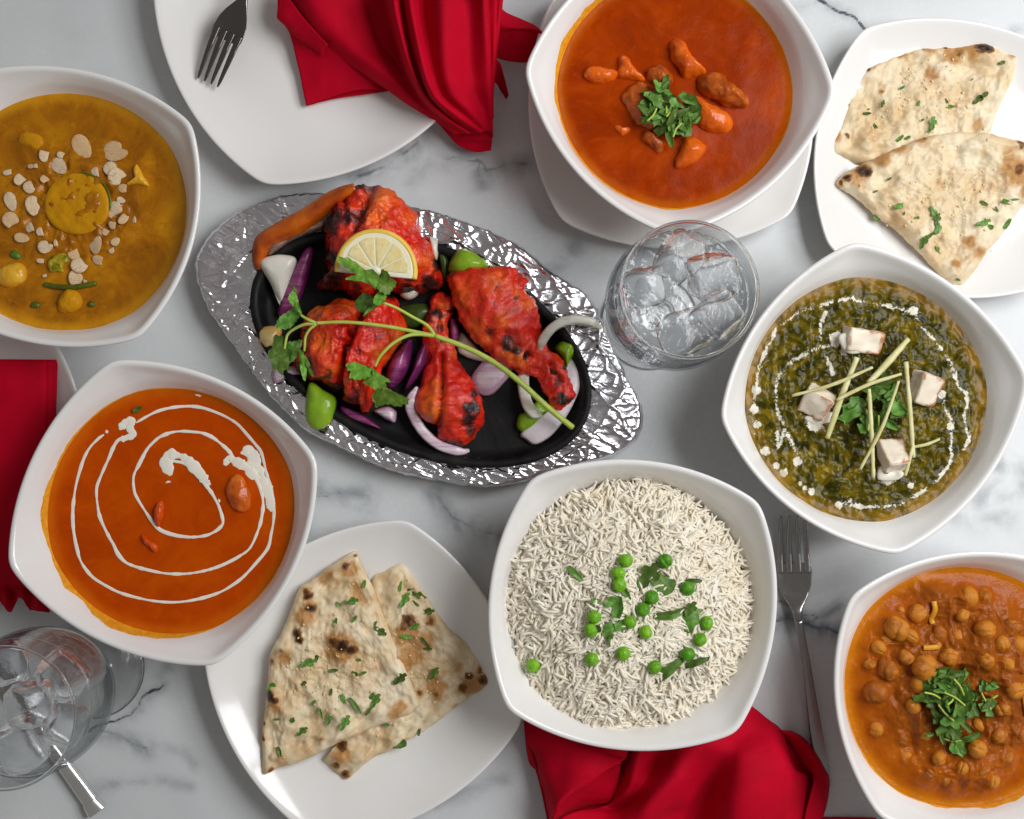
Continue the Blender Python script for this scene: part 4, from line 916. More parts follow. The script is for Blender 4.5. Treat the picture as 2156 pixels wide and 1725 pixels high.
cc = k.ramp(nn, [(.3, (.34, .08, .003, 1)), (.46, (.58, .19, .010, 1)), (.74, (.76, .36, .055, 1))]); cc = k.mix(k.mapr(k.math('ADD', k.math('MULTIPLY', oi.outputs['Random'], .9), k.math('MULTIPLY', k.math('SUBTRACT', k.noise(1.3, 4, .6, .5), .5), 1.6)), .35, .75, 0, .85), cc, (.34, .082, .006, 1))
k.bsdf(cc, .26, IOR=1.45, Specular_IOR_Level=.3); k.bump((k.noise(2.2, 5, .6), .5, .0010), (k.noise(300, 3), .4, .0005)); CKP = k.m
def chick_mesh(seed):
    V, F = sphere((0, 0, 0), (1, 1.08, .92), 16, 24); rg = np.random.default_rng(seed)
    d = rg.normal(size=3); d /= np.linalg.norm(d); d[2] = abs(d[2])
    dd = V @ d; V = V + np.outer(np.exp(-((dd - 1) / .12) ** 2) * .22, d)                      # the little beak
    cr = np.exp(-((V[:, 0] * .9 + V[:, 1] * .3) / .09) ** 2) * .16 * (V[:, 2] > -.2)
    V = V * (1 - cr + .09 * fbm(V * 2.2, 4, seed))[:, None]
    return mesh('chickpea', V, F, CKP)
CKM = [chick_mesh(i) for i in range(4)]
cpts = [R1('22', x, y) for x, y, r in cks]; g7 = R1('22', 1700, 950)
labs = place_labels(cpts, '{w} chickpea at {c} o\'clock from the coriander heap in the chickpea curry', g7)
for i, ((x, y, r), (dx, dy), lb) in enumerate(zip(cks, cpts, labs)):
    w = W1(dx, dy, ZC7 + .004); rr = r / 3 * PX(ZC7 + .004); hz = hz7(w[0], w[1])
    o = inst('chickpea', CKM[i % 4], mat4((w[0], w[1], hz + rr * (RNG.uniform(-.35, .25) if r > 41 else -.1)), RNG.normal(0, .6), RNG.normal(0, .6), RNG.random() * 6.28, (rr * RNG.uniform(.88, 1.1), rr * RNG.uniform(.88, 1.12), rr)))
    tag(o, lb, 'chickpea', 'chickpeas in the gravy')
ONI = m_simple('cooked_onion_strip', [(.3, (.62, .24, .015, 1)), (.7, (.76, .40, .04, 1))], 90, .28, None, .1)
for pts, lb in (((2100, 840, 2110, 930, 2130, 1000, 2156, 1050, 2190, 1080), 'curved yellow onion strip at the right edge of the chickpea curry'), ((1497, 632, 1550, 634, 1606, 630), 'short straight yellow strip above the coriander in the chickpea curry'), ((1575, 345, 1582, 400, 1570, 460, 1580, 490), 'thin yellow strip over the topmost gravy lump')):
    p = R('22', *pts); w = W(p[:, 0], p[:, 1], ZC7 + .006); w[:, 2] = [hz7(a, b) + .0018 for a, b, _ in w]; w = spl(w, 24)
    o = obj('onion_strip', *tube(w, .0019, 8, .5, False), ONI); tag(o, lb, 'onion strip', 'yellow strips in the chickpea curry')
garnish('tall chopped coriander heap on the chickpea curry', R1('22', 1680, 950), 50, 68, ZC7 + .0135, 50, 12, 1.08, dome=.011, ang=.2)
garnish('stray coriander bits at the right of the chickpea coriander heap', R1('22', 1930, 950), 24, 34, ZC7 + .015, 8, 14, .9, dome=.003)
garnish('stray coriander bits below the chickpea coriander heap', R1('22', 1690, 1215), 62, 22, ZC7 + .011, 9, 15, .95, dome=.003)

# ------------------------------------------------------------------ rice and peas
ZC6 = .044; c6 = W1(1326, 1279, .052)
def ricez(X, Y):
    r = np.hypot(X - c6[0], Y - c6[1]) / .0825
    return ZC6 + .0210 * np.clip(1 - r ** 2.6, -.4, 1) + .0042 * fbm(np.stack([X * 48, Y * 48, X * 0], 1), 3, 71)
RICE = m_simple('cooked_rice', [(.3, srgb(240, 229, 206)), (.6, srgb(247, 239, 222)), (.8, srgb(250, 245, 232))], 60, .36, None, .05, (.001, .001, .001))
def grain_geo(seed):
    rg = np.random.default_rng(seed); n = 8; b = rg.normal(0, .42); L = rg.uniform(.55, 1.2)
    u = np.linspace(-1, 1, n); P = np.stack([u * .0072 * L, b * .005 * L * u * u + rg.normal(0, .0001, n), rg.normal(0, .10) * .004 * u * u], 1)
    rad = .00116 * np.sqrt(np.clip(1 - (np.abs(u) * .95) ** 2.6, .02, 1)) * rg.uniform(.85, 1.12)
    return tube(P, rad, 6, .85, False)
GG = [grain_geo(i) for i in range(20)]
GM = [mesh('rice_grain', V, F, RICE) for V, F in GG]
rice = thing('rice_heap', (c6[0], c6[1], ZC6), 'heap of white cooked long-grain rice filling the lower middle bowl', 'rice')
ra = np.linspace(0, 2 * math.pi, 120, endpoint=False); Rg = []
for t in np.linspace(.01, .985, 26):
    x = c6[0] + .0822 * t * np.cos(ra); y = c6[1] + .0822 * t * np.sin(ra); Rg.append(np.stack([x, y, ricez(x, y) - .0004], 1))
obj('rice_core', *rings(Rg[::-1], True, True), RICE, parent=rice)
NG = 5200; rr = np.sqrt(RNG.random(NG)) * .0838; tt = RNG.random(NG) * 6.2832
gx = c6[0] + rr * np.cos(tt) * (1 + .02 * np.sin(5 * tt)); gy = c6[1] + rr * np.sin(tt) * (1 + .02 * np.sin(5 * tt + 1))
gl = RNG.random(NG) ** .8 * .0052 - .0026; gz = ricez(gx, gy) + gl
gan = 5 * fbm(np.stack([gx * 38, gy * 38, gx * 0], 1), 2, 77) + RNG.normal(0, .75, NG); gmat = []
for i in range(NG):
    gmat.append(mat4((gx[i], gy[i], gz[i]), RNG.normal(0, .3), RNG.normal(0, .17), gan[i], (1, 1, 1)))
order = np.argsort(-gl); base6 = Matrix.Translation(-rice.location)
for i in order[:300]: inst('rice_grain', GM[i % 20], base6 @ gmat[i], rice)
Vs, Fs, off = [], [], 0
for i in order[300:]:
    V, F = GG[i % 20]; M = np.array(gmat[i]); Vs.append(V @ M[:3, :3].T + M[:3, 3]); Fs.append(F + off); off += len(V)
go = obj('rice_grains', np.concatenate(Vs), np.concatenate(Fs), RICE, parent=rice); go['kind'] = 'stuff'
k = NT('green_pea'); oi = k.n('ShaderNodeObjectInfo'); cc = k.ramp(k.noise(2.0, 4, .6, .5), [(.3, (.085, .29, .008, 1)), (.55, (.14, .40, .012, 1)), (.8, (.26, .50, .035, 1))])
hs = k.n('ShaderNodeHueSaturation'); k.l(cc, hs.inputs['Color']); k.l(k.mapr(oi.outputs['Random'], 0, 1, .75, 1.3), hs.inputs['Value']); k.l(k.mapr(oi.outputs['Random'], 0, 1, .51, .485), hs.inputs['Hue'])
k.bsdf(hs.outputs[0], .24, IOR=1.45, Specular_IOR_Level=.4); k.bump((k.noise(2.6, 3), .6, .0012), (k.noise(9, 4), .3, .0003)); PEA = k.m
def pea_mesh(s):
    V, F = sphere((0, 0, 0), (1, 1, .95), 16, 24); V = V * (1 + .12 * fbm(V * 1.5, 3, s) - .10 * np.exp(-((V @ np.array([.5, .3 - .4 * s, .8]) - 1) / .05) ** 2))[:, None]
    if s == 2: V = V * (1 - .22 * np.exp(-((V[:, 0] - .2) / .16) ** 2) * (V[:, 2] > .2))[:, None]
    return mesh('green_pea', V, F, PEA)
PM = [pea_mesh(i) for i in range(3)]
peas = [R1('12', *p) for p in ((1795, 90), (1750, 170), (1755, 245), (2045, 95), (1960, 325), (1905, 400), (1595, 445), (1575, 530), (1820, 480), (1920, 545), (1780, 680), (1580, 715), (1210, 755), (1980, 765))] + [R1('22', *p) for p in ((30, 265), (150, 487), (108, 592), (30, 682))]
plab = ['green pea topmost in the row of three upper peas on the rice', 'green pea in the middle of the row of three upper peas on the rice', 'green pea lowest of the row of three, half under a leaf', 'wrinkled green pea at the tip of the large leaf on the rice',
        'green pea upper of the touching pair in the middle of the rice', 'green pea lower of the touching pair in the middle of the rice', 'green pea upper of the touching pair at the left on the rice', 'green pea lower of the touching pair at the left, half under a leaf', 'green pea tucked beside the central leaf bits on the rice',
        'green pea right below the central leaf bits on the rice', 'green pea alone below the centre of the rice', 'green pea alone at the lower left of the centre of the rice', 'green pea far left by itself near the bowl wall', 'green pea at the left end of the lowest leaf strip on the rice', 'green pea under a leaf at the upper right of the rice', 'green pea upper of the three peas at the right edge of the rice', 'green pea middle of the three peas at the right edge of the rice', 'green pea lowest of the three peas at the right, above the leaf strip']
for i, ((dx, dy), lb) in enumerate(zip(peas, plab)):
    w = W1(dx, dy, .064); z = ricez(w[:1], w[1:2])[0]; w = W1(dx, dy, z + .004)
    o = inst('green_pea', PM[2 if i == 3 else i % 2], mat4((w[0], w[1], z + .0044), RNG.normal(0, .9), RNG.normal(0, .9), RNG.random() * 6, (.0049 * RNG.uniform(.9, 1.08), .0049 * RNG.uniform(.9, 1.06), .0047))); tag(o, lb, 'pea', 'green peas on the rice')
rl = [('12', 1935, 190, 3.4, 55, 0, 1.35, 'largest coriander leaf on the rice, under the wrinkled pea'), ('12', 2040, 235, 3, -45, 2, 1.35, 'broad coriander leaf beside the largest one on the rice'), ('12', 1785, 275, 3, -60, 1, .95, 'small leaf over the lowest pea of the upper row'), ('12', 2090, 430, 3, 12, 1, 1.35, 'pale green leaf strip right of the touching pea pair'), ('12', 1750, 390, 3, 80, 4, 1.3, 'upright leaf bit at the centre of the rice'),
      ('12', 1700, 520, 3, 60, 3, .95, 'lobed leaf bit at the centre of the rice'), ('12', 1770, 500, 3, 10, 2, .75, 'leaf bit beside the central pea on the rice'), ('12', 1695, 590, 3, 70, 4, .7, 'tiny leaf bit under the centre of the rice'), ('12', 2060, 790, 4, 38, 1, 1.5, 'long leaf strip at the bottom of the rice between peas'), ('12', 1480, 175, 3, -45, 1, .85, 'green stalk bit at the upper left of the rice'), ('12', 1600, 345, 3, 0, 4, .6, 'pale leaf bit above the left pea pair'), ('12', 1700, 350, 3, 20, 2, .7, 'pale round leaf bit above the centre of the rice'),
      ('22', 55, 470, 4, 60, 3, 1.3, 'dark leaf hanging beside the right pea of the rice'), ('22', 45, 395, 4, 60, 0, .8, 'leaf bit above the dark hanging leaf on the rice'), ('22', 60, 222, 3, 5, 1, .8, 'narrow leaf over the upper right pea'), ('22', 90, 735, 3, 20, 1, 1.0, 'leaf strip end at the lower right of the rice'), ('12', 1610, 525, 6, 0, 2, .6, 'leaf bit lying over the lower left pea pair')]
for tg, x, y, up, ang, kd, sc, lb in rl:
    dx, dy = R1(tg, x, y); w = W1(dx, dy, .066); z = ricez(w[:1], w[1:2])[0] + .003 + up * .0006; w = W1(dx, dy, z)
    o = inst('coriander_leaf', LEAF_ME[kd], mat4((w[0], w[1], z), RNG.normal(0, .25), RNG.normal(0, .25), math.radians(ang), (sc, sc, sc))); tag(o, lb, 'coriander leaf', 'coriander bits on the rice')
# ------------------------------------------------------------------ foil-wrapped tray and iron sizzler plate
EC, EA, EB, EANG = (887, 735), 378, 218, math.radians(23.5)
def ell(a, b, n=320, z=0.0, c=EC, zref=.02):
    t = np.linspace(0, 2 * math.pi, n, endpoint=False); x = a * np.cos(t); y = b * np.sin(t)
    w = W(c[0] + x * math.cos(EANG) - y * math.sin(EANG), c[1] + x * math.sin(EANG) + y * math.cos(EANG), zref); w[:, 2] = z
    return w
fo = [(408, 562), (420, 520), (448, 483), (490, 450), (540, 425), (590, 410), (640, 404), (700, 404), (770, 408), (830, 420), (865, 433), (905, 440), (985, 467), (1052, 493), (1119, 533), (1162, 570), (1205, 598), (1240, 622), (1268, 672), (1292, 728), (1322, 792), (1342, 828), (1355, 868), (1350, 912), (1322, 944),
      (1279, 964), (1219, 978), (1152, 1000), (1095, 1016), (1040, 1024), (985, 1022), (930, 1014), (870, 1003), (802, 984), (735, 952), (680, 926), (640, 905), (600, 868), (560, 825), (530, 785), (505, 752), (470, 700), (440, 658), (420, 618)]
nf = 640; FO = resample(np.array(fo, float), nf)
# start the outline at the ellipse's zero angle so that rings do not twist
a_o = np.unwrap(np.arctan2(FO[:, 1] - EC[1], FO[:, 0] - EC[0])); 
ths = np.linspace(0, 2 * math.pi, nf, endpoint=False)
srt = np.argsort(np.mod(a_o - EANG, 2 * math.pi)); an = np.mod(a_o - EANG, 2 * math.pi)[srt]
ex, ey = EA * .955 * np.cos(ths), EB * .94 * np.sin(ths)
pa = np.mod(np.arctan2(ey, ex), 2 * math.pi)
FX = np.interp(pa, np.concatenate([an - 2 * math.pi, an, an + 2 * math.pi]), np.tile(FO[srt, 0], 3)); FY = np.interp(pa, np.concatenate([an - 2 * math.pi, an, an + 2 * math.pi]), np.tile(FO[srt, 1], 3))
IX = EC[0] + ex * math.cos(EANG) - ey * math.sin(EANG); IY = EC[1] + ex * math.sin(EANG) + ey * math.cos(EANG)
Rg = []; NK = 46
prof_k = []
for j, t in enumerate(np.linspace(0, 1, NK)):
    X = IX + (FX - IX) * t; Y = IY + (FY - IY) * t; w = W(X, Y, .018)
    w[:, 2] = .0215 - .0018 * t ** 2 - .006 * sstep(.90, 1, t) ** 2; Rg.append(w); prof_k.append(t)
for s, z in ((1.004, .0095), (1.002, .005), (.985, .0012), (.96, .0008)):
    w = W(EC[0] + (FX - EC[0]) * s, EC[1] + (FY - EC[1]) * s, .018); w[:, 2] = z; Rg.append(w); prof_k.append(1.0)
V, F = rings(Rg, False, False)
N = normals(V, F); N = N if N[:, 2].mean() > 0 else -N
P2 = V[:, :2]; Z0 = P2[:, :1] * 0
ringk = np.repeat(np.arange(len(Rg)), nf); per = np.tile(np.linspace(0, 1, nf, endpoint=False), len(Rg)) * .82          # metres round the tray
rad_ = np.hypot(*(P2 - W1(*EC, .018)[:2]).T)
SQ = np.stack([per, rad_ * .0 + np.minimum(ringk, NK - 1) / (NK - 1) * .045, per * 0], 1)
SQ[:, 0] += .010 * fbm(np.c_[P2 * 40, Z0], 3, 1); SQ[:, 1] += .010 * fbm(np.c_[P2 * 40, Z0], 3, 2)
calm = sstep(.02, .5, fbm(np.c_[P2 * 22, Z0], 3, 15))                                   # smoother, flatter stretches of foil
ca, sa = math.cos(.7), math.sin(.7); Q1 = np.c_[SQ[:, 0] * 70, SQ[:, 1] * 26]; Q2 = np.c_[(SQ[:, 0] * ca + SQ[:, 1] * sa) * 110, (SQ[:, 1] * ca - SQ[:, 0] * sa) * 34]; Q3 = np.c_[P2[:, 0] * 34 + SQ[:, 1] * 10, P2[:, 1] * 34]
d1, e1 = vor(Q1, 3); d2, e2 = vor(Q2, 4); d3, e3 = vor(Q3, 6)
fold = lambda d, e, w: np.clip(1 - (e - d) / w, 0, 1)
tt_ = np.minimum(ringk, NK - 1) / (NK - 1); fade = 1 - .75 * sstep(.82, 1, tt_)
dspl = .0022 * fold(d1, e1, .16) * (1 - .75 * calm) + .0017 * fold(d2, e2, .20) * (1 - calm) + .0026 * (d3 - .4) + .0016 * fold(d3, e3, .10) + .0007 * (d2 - .4) * (1 - calm)
dspl = dspl * fade * .70
jit = .0003 * np.stack([noise(np.c_[P2 * 400, P2[:, :1] * 0], 7), noise(np.c_[P2 * 400, P2[:, :1] * 0], 8)], 1)
V = V + N * dspl[:, None]; V[:, :2] += jit; V[:, 2] = np.maximum(V[:, 2], .0004)
tray = obj('foil_wrapped_tray', V, F, FOIL, loc=(*W1(*EC, 0)[:2], 0), smooth=True); tag(tray, 'oval sizzler tray wrapped in crumpled silver foil with pointed ends', 'tray')
bw = [ell(EA * s, EB * s, 120, z) for s, z in ((.3, .012), (.96, .012), (.965, .009), (.3, .009))]
obj('wooden_base', *rings(bw, True, True), m_simple('dark_wood', [(.3, (.03, .02, .012, 1)), (.7, (.06, .035, .02, 1))], 40, .6), parent=tray)
pr = [(.3, .0125), (.93, .0125), (.985, .016), (1.0, .0235), (1.0, .0262), (.993, .0272), (.975, .0275), (.958, .0268), (.95, .0250), (.935, .0205), (.915, .0172), (.89, .0160), (.6, .0156), (.3, .0156), (.05, .0156)]
Rg = []
for s, z in pr:
    k = EA * (1 - s) ; Rg.append(ell(EA - k, EB - k if s > .5 else EB * s, 260, z))
V, F = rings(Rg, True, True); N = normals(V, F)
V = V + (.00025 * fbm(V * 240, 3, 3))[:, None] * N
iron = obj('iron_sizzler_plate', V, F, IRON, loc=(*W1(*EC, 0)[:2], .0125))
tag(iron, 'black oval cast-iron sizzler plate holding red chicken', 'sizzler plate')
FZ = .016

# ------------------------------------------------------------------ tandoori chicken
def meat(name, label, V, F, amp, seed, chars, oranges=(), grooves=(), group='red tandoori chicken pieces'):
    """chars/oranges: (x, y, r, strength) measured; grooves: (path, width, depth mm)"""
    N = normals(V, F)
    d = V - CAM; f = d @ FWD; X = 1078 + 1078 * (d @ RGT) / f / HALF; Y = 862.5 - 1078 * (d @ UPV) / f / HALF
    up = np.clip(N[:, 2] * 1.4 + .3, 0, 1); X0, Y0 = X, Y; Pw = np.c_[X / 15, Y / 15, X * 0]; X = X + 9 * fbm(Pw, 4, seed + 20); Y = Y + 9 * fbm(Pw, 4, seed + 21)
    q = amp * (1.6 * fbm(V * 70, 4, seed) + 1.3 * ridged(V * 120, 3, seed + 5) + .45 * fbm(V * 330, 3, seed + 9))
    gdark = np.zeros(len(V))
    for path, wd, dep in grooves:
        g = np.exp(-(pathd(.7 * X0 + .3 * X, .7 * Y0 + .3 * Y, path) / wd) ** 2); q = q - dep * .001 * g * up; gdark = np.maximum(gdark, .55 * g ** 2)  # each groove is sunk and its colour darkened along the path
    V = V + N * q[:, None]
    ch = np.maximum(gdark, .0); og = np.zeros(len(V))
    for x, y, r, s in chars: ch = np.maximum(ch, s * np.exp(-(np.hypot(X - x, Y - y) / (r * 1.15)) ** 2))
    for x, y, r, s in oranges: og = np.maximum(og, s * np.exp(-(np.hypot(X - x, Y - y) / r) ** 2))
    o = obj(name, V, F, CHICK, attrs={'char': ch, 'orange': og}); tag(o, label, 'chicken piece', group); return o
# top thigh
pA = R('zo', 1560, 105, 1700, 108, 1830, 150, 1930, 230, 2050, 300, 2130, 420, 2156, 560, 2240, 700, 2330, 880, 2360, 1010, 2290, 1080, 2156, 1120, 2000, 1130, 1870, 1090, 1700, 1160, 1600, 1170, 1480, 1160, 1440, 1090, 1210, 1080, 1290, 950, 1240, 800, 1270, 600, 1240, 480, 1300, 300, 1400, 210, 1480, 150)
V, F, X, Y, t = blob(pA, FZ + .003, .044, zref=.04, n=170, nr=60, k=2.6, q=.55, under=.06, centre=(800, 510))
meat('chicken_thigh', 'large charred red chicken thigh under the lemon slice', V, F, .0022, 5,
     [(700, 470, 34, .8), (715, 400, 26, .9), (755, 385, 26, .7), (690, 540, 30, .75), (700, 590, 26, .9), (690, 610, 20, .9), (905, 480, 18, .8), (880, 440, 20, .65), (922, 560, 16, .8), (905, 600, 22, .85), (860, 612, 26, .8), (800, 605, 22, .7), (735, 455, 26, .65), (820, 395, 14, .6), (752, 615, 26, .6)],
     [(800, 420, 30, .9), (790, 455, 30, .9), (835, 400, 20, .6), (890, 550, 22, .7), (860, 460, 20, .5)],
     [(R('zo', 1710, 170, 1660, 240, 1600, 330, 1560, 460, 1520, 560), 13, 8), (R('zo', 1430, 230, 1450, 380, 1440, 520), 7, 3)])
pB = R('zk', 80, 720, 180, 560, 170, 330, 300, 160, 430, 105, 560, 60, 700, 90, 800, 200, 1000, 90, 1050, 40, 1130, 70, 1160, 200, 1240, 330, 1235, 400, 1130, 560, 1000, 740, 960, 900, 900, 1010, 850, 1180, 810, 1210, 780, 1130, 640, 1120, 520, 1050, 400, 950, 250, 900, 130, 800)
V, F, X, Y, t = blob(pB, FZ + .002, .033, zref=.03, n=160, nr=56, k=2.8, q=.55, under=.06, centre=R1('zk', 640, 560))
meat('chicken_breast', 'red chicken breast scored with one dark deep cut', V, F, .0017, 15,
     [(640, 780, 26, .85), (665, 815, 22, .9), (700, 832, 24, .9), (740, 850, 18, .8), (632, 735, 20, .6), (745, 835, 20, .6), (640, 690, 14, .5), (690, 790, 18, .5), (815, 632, 14, .55), (795, 705, 8, .6), (755, 740, 8, .55)],
     [(672, 650, 30, .9), (640, 660, 24, .9), (835, 710, 26, .8), (800, 740, 22, .6), (675, 725, 26, .6), (700, 780, 20, .6), (730, 645, 30, .3)],
     [(R('zk', 690, 350, 660, 480, 600, 640, 560, 800, 545, 950, 560, 1060), 6.5, 13), (R('zk', 800, 200, 740, 290, 700, 350), 6, 6)])
# middle drumstick, knob upward
Lc = R('zk', 1500, 20, 1455, 110, 1470, 190, 1420, 290, 1400, 420, 1430, 600, 1440, 700, 1400, 900, 1345, 1080, 1350, 1200, 1440, 1290, 1555, 1350, 1570, 1460, 1640, 1560)
Rc_ = R('zk', 1590, 10, 1690, 110, 1680, 200, 1665, 290, 1660, 420, 1700, 560, 1740, 700, 1830, 830, 1900, 960, 1980, 1100, 2000, 1250, 1985, 1360, 1900, 1480, 1720, 1600)
V, F = loft(Lc, Rc_, FZ, .62, .028, n=110, m=54, lift=[.004, .004, .004, .003, .002, 0, 0, 0, 0, 0, 0])
meat('chicken_drumstick', 'slender red drumstick lying upright with its knobbed end at the top', V, F, .0016, 25,
     [(920, 660, 12, .8), (905, 672, 10, .7), (948, 650, 9, .7), (990, 860, 15, .95), (995, 830, 10, .7), (985, 885, 18, .9), (960, 940, 16, .95), (945, 930, 10, .6), (930, 720, 9, .5), (925, 690, 12, .55), (992, 905, 12, .8)],
     [(905, 840, 24, 1), (910, 868, 24, 1), (918, 810, 14, 1), (930, 640, 10, .8), (955, 745, 8, .8), (935, 770, 9, .4)],
     [(R('zk', 1600, 640, 1590, 800, 1590, 950, 1580, 1100, 1570, 1280, 1560, 1340), 5, 5.5), (R('zk', 1560, 240, 1580, 420, 1620, 560), 4, 2)])
# right leg: thigh running down into the shank
Ld = R('zr', 560, 205, 450, 260, 385, 300, 400, 420, 430, 560, 520, 740, 640, 880, 760, 985, 880, 1040, 1000, 1110, 1120, 1160, 1185, 1215, 1240, 1320, 1290, 1400, 1340, 1425)
Rd = R('zr', 640, 200, 760, 225, 880, 222, 1000, 260, 1050, 340, 1045, 430, 1110, 510, 1140, 640, 1165, 780, 1225, 900, 1330, 1000, 1400, 1090, 1410, 1190, 1445, 1290, 1420, 1390)
V, F = loft(Ld, Rd, FZ + .001, .56, .035, n=130, m=64, lift=[.002, .002, .002, .002, .002, .003, .004, .005])
meat('chicken_quarter', 'big red chicken leg with its shank pointing to the onion ring end', V, F, .0019, 35,
     [(1028, 695, 16, .55), (1068, 720, 16, .75), (1085, 735, 12, .8), (1178, 800, 14, .6), (1192, 770, 9, .8), (1182, 838, 14, .8), (1195, 842, 9, .7), (1165, 785, 8, .9), (1090, 628, 18, .45), (950, 580, 14, .5), (1020, 560, 9, .6), (1110, 748, 7, 1), (1010, 730, 18, .4)],
     [(975, 620, 26, .6), (1075, 740, 22, 1), (1092, 752, 16, 1), (1060, 670, 16, .8), (1040, 590, 26, .6), (1110, 640, 14, .6), (1000, 690, 24, .5), (1020, 720, 16, .6)],
     [(R('zr', 830, 300, 780, 420, 770, 560), 5, 2.5), (R('zr', 760, 640, 900, 620, 960, 600), 4, 1.8), (R('zr', 1260, 1060, 1290, 1130, 1350, 1190), 5, 5), (R('zr', 1060, 960, 1075, 990), 4, 5), (R('zr', 860, 760, 900, 850, 990, 900), 5, 2.5), (R('zr', 1000, 260, 960, 380), 4, 2.5)])

# ------------------------------------------------------------------ vegetables on the sizzler
WON = m_onion('white_onion', srgb(236, 232, 220), srgb(214, 210, 190)); PON = m_onion('purple_onion', (.42, .10, .26, 1), (.16, .018, .10, 1)); KON = m_onion('pink_onion', srgb(232, 220, 224), srgb(196, 160, 182))
GPE = m_simple('green_pepper', [(.3, (.17, .33, .012, 1)), (.6, (.28, .46, .02, 1)), (.8, (.44, .58, .07, 1))], 55, .24, (900, .0003), .12, (.002, .002, .0006), .3)
DPE = m_simple('dark_green_pepper', [(.3, (.025, .05, .006, 1)), (.7, (.06, .10, .012, 1))], 60, .28, None, .05)
OPE = m_simple('orange_pepper', [(.3, (.30, .035, .002, 1)), (.5, (.56, .105, .003, 1)), (.75, (.74, .22, .006, 1))], 40, .25, (300, .0003), .1, coat=.3)
YON = m_onion('yellowed_onion', srgb(226, 206, 160), srgb(222, 180, 96))
def petal(name, label, cat, poly, z0, H, mat, cup=0.0, tilt=(0, 0), group=None, k=2.2, seed=1, tint=None, edge=None, zref=None):
    """a curved onion or pepper piece: domed solid with a tilt (metres per 100 units)"""
    c = np.array(poly, float).mean(0)
    def fn(X, Y, t): return tilt[0] * (X - c[0]) / 100 + tilt[1] * (Y - c[1]) / 100
    V, F, X, Y, t = blob(poly, z0, H, zref=zref, n=72, nr=18, k=k, under=.12, edge=edge, fn=fn)
    V = displace(V, F, .0003 * fbm(V * 160, 3, seed))
    o = obj(name, V, F, mat, attrs={'tint': tint(X, Y, t) if tint else .5 + .5 * sstep(.6, 1, t)}); tag(o, label, cat, group); return o
ribbon_idx = 0
def strip(name, label, cat, pts, hw, hh, z, mat, group=None, m=24, tint=None, taper=True, zs=None):
    P = resample(np.array(pts, float), 60, False); w = W(P[:, 0], P[:, 1], np.mean(z)); w[:, 2] = np.interp(np.linspace(0, 1, 60), np.linspace(0, 1, len(np.atleast_1d(z))), np.atleast_1d(z)) if np.ndim(z) else z
    r = np.full(60, hw * PX(.03));
    if taper: r *= np.interp(np.linspace(0, 1, 60), [0, .12, .88, 1], [.35, 1, 1, .4])
    V, F = tube(w, r, m, hh / (hw * PX(.03)), True, .5)
    V = displace(V, F, .00025 * fbm(V * 200, 3, int(pts[0][0])))
    o = obj(name, V, F, mat, attrs={'tint': np.full(len(V), .5 if tint is None else tint)}); tag(o, label, cat, group); return o
go_, gp_ = 'onion pieces on the sizzler plate', 'pepper pieces on the sizzler plate'
_o = R('zo', 612, 930, 592, 850, 590, 760, 612, 655, 700, 575, 830, 505, 1000, 415, 1200, 285, 1380, 185, 1540, 140); _m = R('zo', 660, 925, 640, 850, 640, 770, 668, 695, 750, 630, 880, 560, 1050, 475, 1240, 345, 1400, 240, 1550, 175); _n = R('zo', 720, 850, 700, 830, 705, 790, 735, 745, 810, 690, 930, 625, 1090, 540, 1260, 420, 1410, 300, 1550, 215)
_z = [24, 27, 30, 32, 34, 36, 38, 41, 43, 43]
V, F = patch([[(a[0], a[1], z + d) for a, z in zip(q, _z)] for q, d in ((_o, -1.5), (_m, 2.0), (_n, -4.0))], 14, 60, .0042, .0005, 9)
o = obj('pepper_strip', V, F, OPE); tag(o, 'long curved orange pepper strip leaning against the foil', 'pepper strip', gp_)
strip('pepper_strip', 'pale ragged inner wall of pepper below the orange strip', 'pepper strip', [(690, 470), (650, 484), (610, 500), (580, 520), (566, 535)], 8, .006, [.030, .030, .028, .027, .026], m_simple('pepper_pith', [(.3, srgb(120, 92, 80)), (.7, srgb(170, 140, 122))], 200, .5, (500, .0006)), gp_)
petal('onion_petal', 'thick white onion petal at the left end of the sizzler plate', 'onion', [(549, 553), (569, 541), (604, 539), (626, 548), (617, 581), (600, 644), (589, 644), (569, 599), (555, 573)], .024, .009, WON, tilt=(0, -.010), group=go_, tint=lambda X, Y, t: t * .3)
petal('onion_petal', 'dark purple onion strip beside the thick white petal', 'onion', [(644, 526), (660, 528), (652, 575), (640, 615), (615, 660), (586, 666), (590, 632), (615, 577)], .022, .007, PON, group=go_, tilt=(0, -.004))
petal('onion_petal', 'yellowish white onion piece by the lower left coriander leaf', 'onion', [(542, 699), (552, 690), (575, 686), (593, 693), (590, 712), (570, 738), (560, 743), (546, 724)], .022, .007, YON, group=go_)
petal('pepper_piece', 'bright green pepper piece hanging over the lower left foil edge', 'pepper piece', [(650, 808), (662, 806), (680, 820), (707, 838), (704, 872), (692, 897), (668, 906), (648, 893), (642, 868), (644, 840)], .026, .0085, GPE, group=gp_, k=2.6)
petal('onion_petal', 'white onion shard at the left under the coriander leaf tips', 'onion', [(573, 778), (600, 772), (634, 772), (640, 785), (610, 795), (578, 808)], .022, .005, KON, group=go_)
petal('onion_petal', 'small white onion piece between the thigh and the iron rim', 'onion', [(903, 500), (916, 503), (923, 515), (920, 548), (908, 535)], .024, .006, WON, group=go_)
petal('onion_petal', 'white onion bit under the lower edge of the lemon thigh', 'onion', [(842, 618), (862, 612), (884, 604), (880, 622), (862, 632), (848, 628)], .020, .006, WON, group=go_)
petal('pepper_piece', 'green pepper chunk behind the big chicken leg', 'pepper piece', [(944, 572), (950, 545), (966, 526), (990, 528), (1012, 542), (1030, 560), (1010, 580), (970, 590)], .024, .014, GPE, group=gp_)
